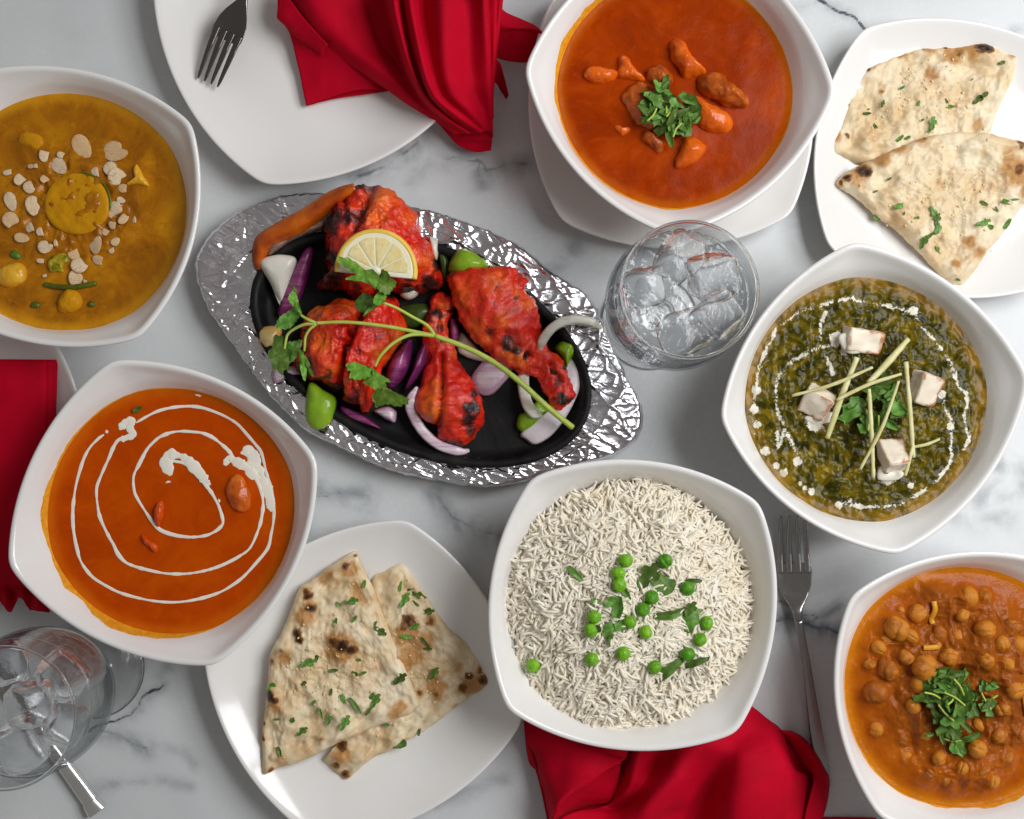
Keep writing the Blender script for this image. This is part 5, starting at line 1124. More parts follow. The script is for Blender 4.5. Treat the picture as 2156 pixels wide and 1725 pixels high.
petal('pepper_piece', 'dark green pepper strip between breast and drumstick knob', 'pepper piece', [(838, 650), (870, 640), (900, 640), (915, 655), (900, 678), (880, 690), (850, 690), (842, 672)], .018, .008, DPE, group=gp_)
petal('pepper_piece', 'dark green pepper sliver beside the thigh and green chunk', 'pepper piece', [(922, 520), (938, 530), (948, 560), (940, 590), (928, 580)], .019, .006, DPE, group=gp_)
petal('onion_petal', 'large glossy purple onion petal right of the scored breast', 'onion', [(812, 800), (816, 775), (829, 748), (848, 728), (866, 714), (868, 745), (862, 778), (848, 802), (828, 820), (815, 818)], .018, .0165, PON, group=go_, k=2.0, tint=lambda X, Y, t: .35 + .4 * t)
petal('onion_petal', 'narrow dark purple onion petal touching the drumstick', 'onion', [(880, 742), (892, 722), (903, 712), (904, 740), (896, 772), (878, 800), (858, 822), (852, 822), (866, 785)], .018, .013, PON, group=go_, tint=lambda X, Y, t: .6 + .4 * t)
petal('onion_petal', 'purple onion behind the drumstick knob and the leg', 'onion', [(947, 668), (958, 670), (968, 690), (966, 718), (955, 730), (947, 712)], .018, .010, PON, group=go_)
petal('onion_petal', 'white onion slice under the coriander stem beside the leg', 'onion', [(968, 700), (985, 712), (1012, 738), (1040, 756), (1042, 764), (1005, 760), (975, 750), (962, 735)], .018, .005, WON, group=go_)
petal('onion_petal', 'rounded white onion petal in the centre of the iron plate', 'onion', [(990, 798), (1003, 775), (1022, 758), (1055, 750), (1080, 758), (1078, 785), (1055, 815), (1035, 832), (1015, 834), (996, 820)], .018, .006, KON, group=go_)
strip('onion_ring', 'arched white onion ring reaching over the foil at the right', 'onion', [(1136, 738), (1142, 718), (1158, 696), (1180, 681), (1205, 675), (1232, 676), (1252, 682), (1265, 690)], 10, .0055, [.030, .033, .037, .038, .037, .034, .031, .029], WON, go_)
petal('pepper_piece', 'small green pepper chunk beside the end of the chicken leg', 'pepper piece', [(1167, 735), (1176, 722), (1190, 718), (1206, 724), (1210, 742), (1200, 762), (1192, 778), (1180, 752)], .019, .012, GPE, group=gp_)
petal('onion_petal', 'large pale pink onion slice at the right end under the stem tip', 'onion', R('11', 1420, 512, 1470, 505, 1525, 500, 1535, 580, 1525, 680, 1490, 780, 1440, 880, 1370, 980, 1300, 1050, 1220, 1088, 1170, 1060, 1130, 1015, 1240, 965, 1340, 890, 1400, 790, 1425, 650), .019, .006, KON, group=go_, k=2.6, tint=lambda X, Y, t: np.clip((X - 1150) / 110, 0, 1) * .7)
strip('onion_ring', 'curved white onion strip left of the chicken shank', 'onion', R('11', 1155, 610, 1150, 690, 1158, 770, 1180, 840, 1215, 885, 1255, 900), 12, .0045, [.020, .022, .024, .026, .028, .028], WON, go_)
petal('pepper_piece', 'green pepper slice under the white strip near the stem end', 'pepper piece', R('11', 1105, 965, 1120, 900, 1170, 870, 1250, 800, 1320, 850, 1290, 890, 1230, 960, 1170, 995, 1130, 1000), .019, .008, GPE, group=gp_)
strip('onion_ring', 'white crescent of onion curling round the middle drumstick', 'onion', R('11', 478, 730, 446, 790, 440, 850, 465, 920, 515, 1000, 590, 1070, 680, 1112, 760, 1128, 800, 1122), 11, .006, [.030, .027, .024, .022, .021, .020, .020, .020], KON, go_)
petal('onion_petal', 'purple onion sliver lying along the lower iron rim', 'onion', [(716, 856), (740, 862), (775, 880), (803, 903), (785, 900), (750, 888), (722, 872)], .022, .005, PON, group=go_)
petal('onion_petal', 'pink tipped onion piece under the lowest coriander leaf', 'onion', R('11', 205, 868, 290, 845, 345, 870, 352, 900, 340, 946, 300, 935, 240, 900), .019, .006, KON, group=go_)

# ------------------------------------------------------------------ lemon half slice
LZ = .0655
lc = R1('zo', 1742, 950); lr = 378 * .2222; lt = math.radians(5.2)
LP = m_simple('lemon_rind', [(.3, srgb(236, 190, 70)), (.7, srgb(246, 212, 100))], 120, .35, (900, .0002), .1)
LW = m_simple('lemon_pith', [(.3, srgb(248, 240, 208)), (.7, srgb(252, 247, 226))], 90, .45, None, .2)
kf = NT('lemon_flesh'); mp = kf.n('ShaderNodeMapping'); mp.inputs['Scale'].default_value = (1, 1, 1); kf.l(kf.co, mp.inputs['Vector'])
nn = kf.noise(330, 4, .6, .8); kf.bsdf(kf.ramp(nn, [(.3, srgb(244, 214, 140)), (.55, srgb(250, 230, 172)), (.75, srgb(254, 244, 212))]), .16, IOR=1.38, Subsurface_Weight=.3, Subsurface_Radius=(.004, .003, .001), Subsurface_Scale=.6, Coat_Weight=.3)
kf.bump((kf.noise(240, 2, .5, 1.5), .35, .0006), (nn, .15, .0003)); LF = kf.m
def lem_pt(r, a, h=0.0):
    x = lc[0] + lr * r * np.cos(a) * np.cos(lt) + lr * r * np.sin(a) * math.sin(lt) * 1.0; y = lc[1] + lr * r * np.cos(a) * math.sin(lt) - lr * r * np.sin(a) * math.cos(lt)
    w = W(np.atleast_1d(x), np.atleast_1d(y), LZ); w[:, 2] = LZ + h + .00006 * (np.atleast_1d(y) - lc[1]) * -1.0 * .8 
    return w
lem = thing('lemon_slice', W1(*lc, LZ), 'half slice of lemon lying on the charred chicken thigh', 'lemon slice')
def sector(a0, a1, r0, r1, h0, h1, n=26, round_=.0):
    a = np.linspace(a0, a1, n); outer = [(r1, x) for x in a]; inner = [(r0, x) for x in a[::-1]]
    pr = np.array(outer + inner); return pr, h0, h1
def slab(pr, h0, h1, name, mat, par, bulge=0.0):
    r, a = pr[:, 0], pr[:, 1]; T = lem_pt(r, a, h1); Bt = lem_pt(r, a, h0); c = T.mean(0)
    Rg = [Bt]
    Rg.append(T); 
    for s, b in ((.93, .5), (.75, .85), (.4, 1)): 
        q = c + (T - c) * s; q[:, 2] += bulge * b; Rg.append(q)
    V, F = rings(Rg, True, True); Nn = normals(V, F)
    if np.sum(Nn * (V - V.mean(0))) < 0: F = F[:, ::-1].copy()
    o = obj(name, V, F, mat, parent=par); return o
pa0, pa1 = math.radians(-6), math.radians(186)
aa = np.linspace(pa0, pa1, 60)
slab(np.array([(.945, x) for x in aa]), -.0045, 0.0, 'pith', LW, lem)
ringpr = np.array([(1.0, x) for x in aa] + [(.94, x) for x in aa[::-1]])
# rind: a curved bar
w = lem_pt(np.full(60, .965), aa, -.0022); obj('rind', *tube(w, .0022, 10, 1.15, False), LP, parent=lem)
edges = np.radians([-1, 30, 62, 96, 128, 158, 181])
for i in range(6):
    a0, a1 = edges[i] + .02, edges[i + 1] - .02
    a = np.linspace(a0, a1, 16); am = (a0 + a1) / 2
    pr = [(.12, am)] + [(.16, a0 * .6 + am * .4)] + [(.45, a0 + .01), (.7, a0)] + [(.83 - .03 * abs(x - am) / (a1 - am) ** 1, x) for x in a] + [(.7, a1), (.45, a1 - .01), (.16, a1 * .6 + am * .4)]
    slab(np.array(pr), -.003, .00006, 'segment', LF, lem, .00022)
w = lem_pt(np.array([.0]), np.array([1.5]), .0)[0]; V, F = sphere((0, 0, 0), (.0032, .0024, .0012), 8, 14); obj('core', V + w, F, LW, parent=lem)

# ------------------------------------------------------------------ coriander sprig laid across the chicken
def Wz(pts, z):
    P = np.array(pts, float); w = W(P[:, 0], P[:, 1], np.broadcast_to(np.asarray(z, float), (len(P),))); return w
sprig = thing('coriander_sprig', W1(920, 705, .045), 'long fresh coriander sprig laid across the red chicken', 'herb sprig')
def stem(pts, z, r0, r1):
    w = spl(Wz(pts, z), 60); V, F = tube(w, np.linspace(r0, r1, 60) * (1 + .05 * fbm(w * 200, 2, 3)), 10, 1.0, False); obj('stem', V, F, STALK, parent=sprig)
S0 = R('11', 1460, 976, 1300, 845, 1130, 690, 950, 556, 780, 468, 590, 397)
stem(S0, [.034, .041, .046, .048, .049, .050], .0021, .0017)
stem([R1('11', 590, 397), R1('11', 480, 375), R1('11', 330, 345), R1('11', 150, 320), R1('11', 0, 310), R1('zk', 320, 320)], [.050, .0515, .054, .056, .057, .057], .0014, .0011)
stem(R('11', 588, 390, 540, 330, 450, 278, 350, 222, 270, 190), [.050, .053, .058, .064, .068], .0012, .0009)
stem(R('11', 590, 398, 500, 388, 420, 396, 330, 442, 250, 520, 212, 590), [.050, .052, .054, .055, .055, .054], .0014, .0010)
stem(R('zk', 320, 320, 240, 285, 180, 250, 150, 215), [.057, .057, .056, .056], .0011, .0008)
stem(R('zk', 315, 328, 200, 335, 90, 385, 30, 440, 10, 520, 0, 580), [.057, .055, .052, .050, .049, .048], .0011, .0008)
stem(R('zk', 320, 330, 250, 390, 212, 460, 205, 540, 200, 600), [.057, .055, .053, .052, .050], .0010, .0008)
stem(R('zo', 1815, 1260, 1790, 1215, 1765, 1150), [.068, .069, .070], .0009, .0006)
def leaf(pts, z, curl=.0012, mid=None, mat=PARSLEY, seed=0, name='leaf'):
    B = np.array(pts, float); n = 130; Bs = resample(B, n)
    # toothed margin
    c = np.asarray(mid if mid is not None else Bs.mean(0), float); u = np.arange(n)
    d = Bs - c; Bs = c + d * (1 + .05 * np.sign(np.sin(u * 2 * math.pi / 9)) * np.abs(np.sin(u * 2 * math.pi / 9)) ** .6 * .8)[:, None]
    zz = np.asarray(z, float); V = []
    for t in np.concatenate([[.02], np.linspace(.12, 1, 13)]):
        D = c + (Bs - c) * t; P = np.stack([D[:, 0] / 16, D[:, 1] / 16, D[:, 0] * 0], 1)
        ang = np.arctan2(Bs[:, 1] - c[1], Bs[:, 0] - c[0])
        h = curl * (t ** 2) * np.cos(2 * ang + seed) + .0009 * noise(P, seed) * t + .0002 * np.cos(5 * ang + seed) * t
        w = W(D[:, 0], D[:, 1], zz); w[:, 2] = zz + h; V.append(w)
    top = np.concatenate(V); bot = top.copy(); bot[:, 2] -= .0004; k = len(V)
    F1 = grid_faces(k, n, True); e = np.arange(n) + (k - 1) * n; e2 = np.roll(e, -1)
    S = np.stack([e, e + len(top), e2 + len(top), e2], 1)
    o = obj(name, np.concatenate([top, bot]), np.concatenate([F1, F1[:, ::-1] + len(top), S]), mat, parent=sprig); return o
leaf(R('zo', 1378, 830, 1420, 820, 1475, 818, 1520, 850, 1545, 860, 1600, 905, 1640, 940, 1700, 940, 1745, 965, 1775, 1020, 1770, 1080, 1750, 1130, 1700, 1090, 1640, 1060, 1560, 1050, 1460, 1030, 1500, 1000, 1560, 985, 1500, 950, 1450, 905, 1400, 880), .0745, .0016, R('zo', 1640, 1000)[0], seed=1)
leaf(R('zo', 1800, 940, 1860, 970, 1885, 1020, 1935, 1050, 1930, 1090, 1900, 1125, 1860, 1175, 1810, 1165, 1770, 1140, 1755, 1080, 1770, 1010), .0735, .0018, seed=2)
leaf(R('zo', 1770, 1150, 1810, 1140, 1842, 1160, 1840, 1215, 1800, 1265, 1750, 1275, 1718, 1245, 1735, 1190), .0715, -.0012, seed=3)
leaf(R('zo', 1540, 1265, 1580, 1200, 1640, 1160, 1700, 1190, 1740, 1250, 1700, 1300, 1640, 1345, 1580, 1330), .062, .0014, mat=HERB, seed=4)
leaf(R('zo', 1800, 1265, 1740, 1300, 1680, 1340, 1625, 1385, 1640, 1345, 1690, 1290, 1750, 1258), .066, .0008, seed=14)
leaf(R('zo', 915, 1215, 930, 1165, 960, 1140, 985, 1160, 1005, 1230, 1030, 1310, 1042, 1365, 990, 1320, 945, 1275), .0575, .0012, seed=5)
leaf(R('zo', 915, 1040, 950, 1080, 985, 1120, 1005, 1200, 990, 1170, 955, 1130), .056, .0008, seed=15)
leaf(R('zo', 790, 1480, 830, 1395, 890, 1345, 960, 1300, 1010, 1340, 1020, 1380, 975, 1450, 930, 1490, 870, 1505, 825, 1495), .0545, .0016, mat=HERB, seed=6)
leaf(R('01', 1730, 400, 1770, 395, 1805, 420, 1820, 480, 1830, 545, 1822, 600, 1790, 620, 1775, 648, 1745, 610, 1720, 610, 1712, 555, 1690, 510, 1715, 470), .0480, .0016, mat=HERB, seed=7)
leaf(R('01', 1805, 450, 1860, 430, 1905, 420, 1900, 470, 1870, 540, 1830, 560), .0470, .0012, mat=HERB, seed=17)
leaf(R('01', 1890, 490, 1915, 500, 1935, 560, 1935, 640, 1925, 685, 1905, 640, 1892, 570), .0500, .0012, seed=8)
leaf(R('01', 1925, 520, 1950, 560, 1970, 610, 1982, 655, 1955, 640, 1935, 590), .0500, .0010, seed=18)
leaf(R('zk', 630, 735, 700, 712, 790, 740, 870, 765, 905, 790, 880, 850, 810, 885, 720, 895, 650, 860, 670, 820, 635, 785), .0545, .0016, R('zk', 860, 790)[0], seed=9)
leaf(R('zk', 905, 790, 960, 830, 1075, 905, 1020, 925, 1040, 960, 960, 985, 910, 995, 840, 945, 795, 925, 830, 870, 880, 840), .0550, .0014, R('zk', 910, 860)[0], seed=10)
leaf(R('zk', 1000, 960, 1060, 985, 1120, 1020, 1220, 1065, 1265, 1095, 1240, 1135, 1150, 1165, 1060, 1140, 990, 1150, 930, 1170, 900, 1110, 880, 1060, 930, 990), .0500, .0016, R('zk', 1010, 1010)[0], seed=11)

# ------------------------------------------------------------------ naan
def naan(label, poly, z0, H, seed, chars, toasts, herbs, plane=(0, 0), zref=None, group='naan pieces', cut=()):
    c = np.array(poly, float).mean(0); zr = z0 + .004
    def fn(X, Y, t):
        P = np.stack([X / 38, Y / 38, X * 0 + seed], 1); e = np.clip((1.02 - t) * 6, 0, 1)
        q = .0056 * e * (fbm(P, 4, seed) + .35 * ridged(P * .8, 2, seed + 3)) + plane[0] * (X - c[0]) / 100 + plane[1] * (Y - c[1]) / 100
        for x, y, r, s in chars: q = q + .0016 * np.clip(s, 0, 1) * np.exp(-(np.hypot(X - x, Y - y) / (r * 1.2)) ** 2)
        return q
    V, F, X, Y, t = blob(poly, z0, H, zref=zr, n=230, nr=72, edge=.10, fn=fn, under=.1)
    V = displace(V, F, (.0006 * fbm(np.c_[X / 7, Y / 7, X * 0], 3, seed + 4)) * (t < 1.01))
    ch = np.zeros(len(X)); to = np.zeros(len(X))
    wx = X + 5 * fbm(np.c_[X / 12, Y / 12, X * 0], 3, seed + 7); wy = Y + 5 * fbm(np.c_[X / 12, Y / 12, X * 0], 3, seed + 8)
    for x, y, r, s in chars: ch = np.maximum(ch, s * np.exp(-(np.hypot(wx - x, wy - y) / r) ** 2))
    for x, y, r, s in toasts: to = np.maximum(to, s * np.exp(-(np.hypot(wx - x, wy - y) / r) ** 2))
    ed = np.zeros(len(X))
    for p in cut: ed = np.maximum(ed, sstep(7, 3, pathd(X, Y, p)))
    o = obj('naan_piece', V, F, NAAN, attrs={'char': ch, 'toast': np.maximum(to, ch * .9), 'edge': ed}); tag(o, label, 'naan', group)
    b = wloc(o); top = V[t < 1.01]
    for i, (x, y, kd, sc, an) in enumerate(herbs):
        w = W1(x, y, zr); j = np.argmin((top[:, 0] - w[0]) ** 2 + (top[:, 1] - w[1]) ** 2)
        inst('herb_bit', LEAF_ME[kd], mat4((w[0] - b[0], w[1] - b[1], top[j, 2] + .0008 - b[2]), RNG.normal(0, .15), RNG.normal(0, .15), math.radians(an), (sc * .72, sc * .55, sc * .6)), o)
    rg = np.random.default_rng(seed + 50); Vs, Fs, off = [], [], 0
    for i in range(70):                                             # minced garlic crumbs baked on
        x, y = c + rg.normal(0, 1, 2) * np.ptp(np.array(poly), axis=0) * .19; w = W1(x, y, zr); j = np.argmin((top[:, 0] - w[0]) ** 2 + (top[:, 1] - w[1]) ** 2)
        if (top[j, 0] - w[0]) ** 2 + (top[j, 1] - w[1]) ** 2 > 9e-6: continue
        q, f = rbox((.0022 * rg.uniform(.4, 1.1), .0012, .0008), .0003, 2); q = q @ rotz(rg.random() * 6).T + (w[0], w[1], top[j, 2] + .0003); Vs.append(q); Fs.append(f + off); off += len(q)
    go = obj('garlic_crumbs', np.concatenate(Vs), np.concatenate(Fs), GARL, parent=o); go['kind'] = 'stuff'
    return o
GARL = m_simple('baked_garlic', [(.3, srgb(226, 194, 132)), (.6, srgb(240, 220, 172)), (.8, srgb(246, 234, 200))], 300, .4)
nA = [R1('02', *p) for p in ((1660, 1446), (1655, 1330), (1652, 1200), (1668, 1060), (1682, 950), (1690, 820), (1702, 700), (1735, 620), (1772, 558), (1830, 420), (1860, 340), (1900, 255), (1960, 220), (2050, 150), (2110, 110))] + [R1('12', *p) for p in ((20, 65), (80, 34), (102, 62), (140, 150), (200, 262), (262, 420), (330, 600), (400, 760), (455, 900), (492, 1000), (475, 1030), (430, 1072), (330, 1110), (200, 1152), (100, 1205), (0, 1240))] + [R1('02', *p) for p in ((2060, 1290), (1960, 1340), (1850, 1385), (1750, 1410))]
nB = [R1('12', *p) for p in ((380, 78), (402, 100), (450, 200), (510, 285), (562, 362), (620, 450), (680, 532), (740, 580), (792, 622), (830, 680), (862, 722), (905, 790), (936, 852), (930, 880), (870, 925), (800, 962), (700, 1040), (600, 1122), (450, 1215), (300, 1305), (230, 1330), (160, 1372), (90, 1440), (30, 1482), (-10, 1462), (-60, 1420), (-100, 1380), (-110, 1340), (60, 1150), (180, 700), (185, 400), (190, 205), (280, 150))]
naan('creased naan piece lying underneath at the right on the plate by the rice', nB, .0105, .0045, 3,
     [(862, 1308, 20, .75), (850, 1318, 14, .7), (905, 1310, 12, .7), (975, 1445, 12, .75), (987, 1420, 10, .85), (1017, 1432, 12, .85), (1010, 1410, 8, .6), (885, 1460, 10, .6), (920, 1463, 9, .6), (830, 1500, 9, .5), (720, 1570, 12, .8), (708, 1612, 10, .7), (728, 1628, 12, .75), (960, 1490, 10, .4)],
     [(870, 1380, 26, .75), (895, 1350, 24, .8), (850, 1400, 20, .8), (990, 1440, 26, .6), (920, 1450, 26, .5), (860, 1330, 30, .6), (960, 1400, 16, .4), (720, 1590, 24, .6)],
     [R1('12', 375, 250) + (1, .75, 80), R1('12', 400, 340) + (0, 1.1, 60), R1('12', 430, 275) + (1, .6, 20), R1('12', 490, 310) + (3, 1.0, -30), R1('12', 480, 370) + (1, .7, -40), R1('12', 545, 410) + (0, .95, 10), R1('12', 460, 505) + (0, .8, 30), R1('12', 410, 565) + (3, .8, -10), R1('12', 525, 600) + (1, .9, -50), R1('12', 545, 645) + (0, .6, 0), R1('12', 585, 795) + (0, 1.05, 60), R1('12', 490, 1172) + (4, .7, 80), R1('12', 370, 1245) + (2, 1.2, 10), R1('12', 285, 1125) + (4, .6, 0)], cut=[[R1('12', 400, 90), R1('12', 562, 362), R1('12', 740, 580)]], plane=(.0004, 0))
naan('blistered naan piece lying on top at the left on the plate by the rice', nA, .0165, .0060, 7,
     [(650, 1255, 10, 1.0), (654, 1278, 12, 1.0), (645, 1245, 9, .8), (628, 1330, 10, 1.0), (632, 1345, 9, .9), (570, 1462, 12, 1.0), (582, 1470, 9, .9), (722, 1360, 18, .95), (740, 1366, 14, .9), (706, 1352, 16, .7), (728, 1190, 9, .9), (748, 1170, 6, .8), (700, 1210, 14, .5), (596, 1370, 12, .45), (605, 1380, 9, .5), (556, 1520, 6, .7), (556, 1555, 7, .8), (570, 1620, 8, .7), (600, 1632, 6, .5), (680, 1555, 8, .6), (745, 1362, 12, .7), (575, 1390, 8, .6)],
     [(720, 1365, 34, .8), (640, 1300, 24, .6), (735, 1200, 20, .7), (690, 1215, 24, .45), (600, 1380, 20, .5), (745, 1260, 22, .35), (845, 1490, 16, .5), (830, 1500, 14, .5), (590, 1600, 22, .4), (580, 1480, 20, .5), (750, 1230, 14, .5), (700, 1300, 30, .3)],
     [R1('02', 1950, 730) + (0, 1.15, 20), R1('02', 2000, 705) + (2, .6, 60), R1('02', 2120, 480) + (4, .9, 70), R1('02', 2140, 365) + (4, .6, -40), R1('12', 65, 345) + (0, 1.05, 10), R1('12', 148, 235) + (4, .7, 80), R1('12', 85, 455) + (4, .7, 50), R1('12', 245, 530) + (0, 1.0, -30), R1('12', 215, 490) + (4, .6, 60), R1('12', 110, 718) + (4, .55, 0), R1('12', 90, 800) + (2, .6, -30), R1('12', 140, 798) + (4, .65, 25), R1('12', 370, 835) + (0, 1.15, 40), R1('12', 20, 960) + (2, .8, -60), R1('12', 95, 1000) + (1, 1.15, -55), R1('12', 215, 975) + (0, 1.1, 60), R1('12', 205, 940) + (3, .8, 20), R1('12', 180, 1030) + (1, .8, 50), R1('12', 25, 1110) + (0, 1.1, 60), R1('02', 2025, 1035) + (1, .9, -70), R1('02', 2085, 1085) + (0, .9, 70), R1('02', 2095, 915) + (4, .6, 80), R1('02', 1985, 980) + (4, .6, 50), R1('02', 1850, 1080) + (2, .7, -60), R1('02', 1910, 1165) + (0, .9, 40), R1('02', 1770, 1290) + (4, .9, -70), R1('02', 1720, 880) + (2, .8, 30), R1('02', 1755, 1085) + (4, .55, 0), R1('02', 2110, 780) + (4, .8, 5), R1('02', 1925, 858) + (2, .5, 30)], plane=(-.0008, .0002))
nC = [R1('20', *p) for p in ((935, 962), (940, 910), (952, 870), (985, 810), (1030, 690), (1045, 630), (1090, 530), (1130, 470), (1175, 425), (1270, 380), (1380, 335), (1500, 308), (1600, 298), (1750, 285), (1880, 272), (1950, 280), (2000, 300), (2060, 325), (2132, 352), (2120, 400), (2092, 500), (2050, 590), (2005, 680), (1975, 760), (1945, 835), (1800, 960), (1500, 1010), (1300, 1040), (1130, 1032), (1060, 1005), (990, 985))]
nD = [R1('20', *p) for p in ((978, 1152), (1010, 1110), (1060, 1072), (1150, 1025), (1250, 982), (1380, 920), (1500, 872), (1620, 845), (1750, 830), (1860, 834), (1950, 842), (2030, 865), (2100, 880), (2170, 905), (2270, 960), (2330, 1060), (2300, 1160), (2230, 1240), (2156, 1300), (2120, 1345), (2050, 1450), (1990, 1525), (1920, 1602), (1880, 1670), (1830, 1740), (1780, 1800), (1740, 1808), (1690, 1780), (1640, 1735), (1560, 1650), (1500, 1582), (1420, 1510), (1350, 1440), (1240, 1365), (1150, 1280), (1070, 1220), (1000, 1180))]
naan('naan piece with a black charred blister at its upper edge', nC, .0105, .0055, 11,
     [R1('20', 1870, 318) + (17, 1.05), R1('20', 1910, 325) + (14, 1.0), R1('20', 1740, 360) + (12, .6), R1('20', 1650, 300) + (8, .8), R1('20', 1520, 302) + (8, .75), R1('20', 1550, 335) + (8, .55), R1('20', 1040, 860) + (8, .75), R1('20', 1160, 440) + (8, .75), R1('20', 1230, 405) + (6, .6), R1('20', 2090, 360) + (8, .5), R1('20', 2000, 290) + (6, .7), R1('20', 1250, 590) + (5, .6), R1('20', 1045, 660) + (4, .6)],
     [R1('20', 1700, 340) + (24, .75), R1('20', 1560, 320) + (18, .7), R1('20', 1820, 320) + (24, .8), R1('20', 1380, 345) + (14, .5), R1('20', 1200, 430) + (12, .5), R1('20', 980, 860) + (14, .45), R1('20', 1100, 760) + (7, .5), R1('20', 1860, 790) + (10, .5), R1('20', 1560, 480) + (14, .35), R1('20', 2080, 340) + (12, .6), R1('20', 1190, 900) + (12, .35)],
     [R1('20', 1860, 635) + (0, .9, 40), R1('20', 1895, 610) + (2, .7, 30), R1('20', 1675, 680) + (4, .9, -5), R1('20', 1655, 650) + (4, .5, -60), R1('20', 1475, 665) + (4, .5, 70), R1('20', 1380, 560) + (4, .55, 30), R1('20', 1250, 670) + (0, .55, 70), R1('20', 1160, 722) + (4, .7, 0), R1('20', 1210, 800) + (4, .6, -60), R1('20', 1565, 795) + (0, .95, 80), R1('20', 1550, 840) + (3, .6, 20), R1('20', 1500, 768) + (4, .5, 20), R1('20', 1360, 885) + (4, .85, 40), R1('20', 1410, 878) + (2, .5, 20), R1('20', 2005, 405) + (2, .55, 10), R1('20', 1175, 690) + (4, .3, 0), R1('20', 1820, 510) + (4, .3, 40)], cut=[[R1('20', 2110, 420), R1('20', 2050, 590), R1('20', 1945, 830)]])
naan('golden edged naan piece lying in front with scattered coriander', nD, .0165, .0060, 17,
     [R1('20', 1130, 1085) + (14, 1.0), R1('20', 1160, 1095) + (12, .9), R1('20', 1040, 1125) + (9, 1.0), R1('20', 1000, 1150) + (7, .9), R1('20', 1520, 885) + (7, .7), R1('20', 2110, 1085) + (14, .75), R1('20', 2120, 930) + (12, .75), R1('20', 2150, 900) + (10, .8), R1('20', 1100, 1185) + (6, .5), R1('20', 1720, 1680) + (6, .5), R1('20', 1800, 1555) + (8, .35), R1('20', 1400, 955) + (8, .4)],
     [R1('20', 2080, 1060) + (30, .85), R1('20', 2050, 960) + (18, .6), R1('20', 2100, 1120) + (22, .7), R1('20', 1380, 945) + (20, .6), R1('20', 1250, 1010) + (18, .55), R1('20', 1500, 890) + (16, .6), R1('20', 1800, 1540) + (16, .5), R1('20', 1090, 1130) + (22, .6), R1('20', 1870, 1600) + (14, .4), R1('20', 1710, 1670) + (10, .5), R1('20', 1620, 1170) + (12, .35), R1('20', 2140, 1220) + (14, .5)],
     [R1('20', 1360, 1310) + (3, .85, 15), R1('20', 1240, 1368) + (2, .7, -30), R1('20', 1570, 1345) + (0, .85, -60), R1('20', 1590, 1400) + (0, .9, 80), R1('20', 1600, 1450) + (3, .9, 60), R1('20', 1550, 1495) + (1, .9, 40), R1('20', 1505, 1540) + (0, 1.0, 65), R1('20', 1610, 1580) + (4, .8, -60), R1('20', 1465, 1385) + (2, .45, 0), R1('20', 1870, 1420) + (0, 1.0, 20), R1('20', 1920, 1440) + (2, .75, -20), R1('20', 2040, 1420) + (4, 1.0, 60), R1('20', 1890, 1290) + (4, .8, -25), R1('20', 1960, 1335) + (4, .6, -60), R1('20', 2030, 1285) + (4, 1.0, -20), R1('20', 2080, 1270) + (1, .6, 5), R1('20', 1300, 1135) + (4, .5, 30), R1('20', 1210, 1215) + (4, .45, 20), R1('21', 1730, 45) + (4, .5, -20), R1('20', 1380, 1360) + (4, .35, 80)], plane=(.0006, -.0004))
# ------------------------------------------------------------------ napkins
def napkin(name, label, patches):
    VF = [patch(*p[:1], **p[1]) for p in patches]
    V, F = join(*VF)
    o = obj(name, V, F, CLOTH); tag(o, label, 'napkin', 'red cloth napkins'); return o
# crumpled napkin on the upper plate
back = [[(588, -40, 30), (650, -40, 30), (740, -40, 30), (840, -40, 30), (900, -40, 30)],
        [(586, 28, 25), (640, 60, 28), (710, 90, 28), (800, 110, 28), (880, 120, 26)],
        [(610, 70, 20), (660, 110, 23), (730, 135, 24), (810, 150, 24), (890, 160, 22)],
        [(628, 140, 17), (680, 150, 20), (745, 160, 21), (815, 172, 21), (890, 182, 20)],
        [(637, 186, 16), (690, 180, 18), (752, 175, 19), (815, 180, 19), (890, 190, 18)],
        [(645, 222, 15), (695, 205, 17), (755, 190, 18), (815, 190, 18), (890, 195, 18)]]
hem = [[(640, 200, 13), (700, 192, 13), (770, 186, 14), (850, 182, 14)], [(645, 223, 13), (710, 207, 13), (780, 198, 13), (850, 187, 13)]]
corner = [[(588, -20, 34), (612, 2, 36), (640, 40, 36), (690, 95, 34)], [(584, 30, 30), (600, 38, 32), (625, 62, 31), (680, 110, 29)], [(586, 40, 26), (606, 58, 27), (632, 82, 27), (680, 118, 26)]]
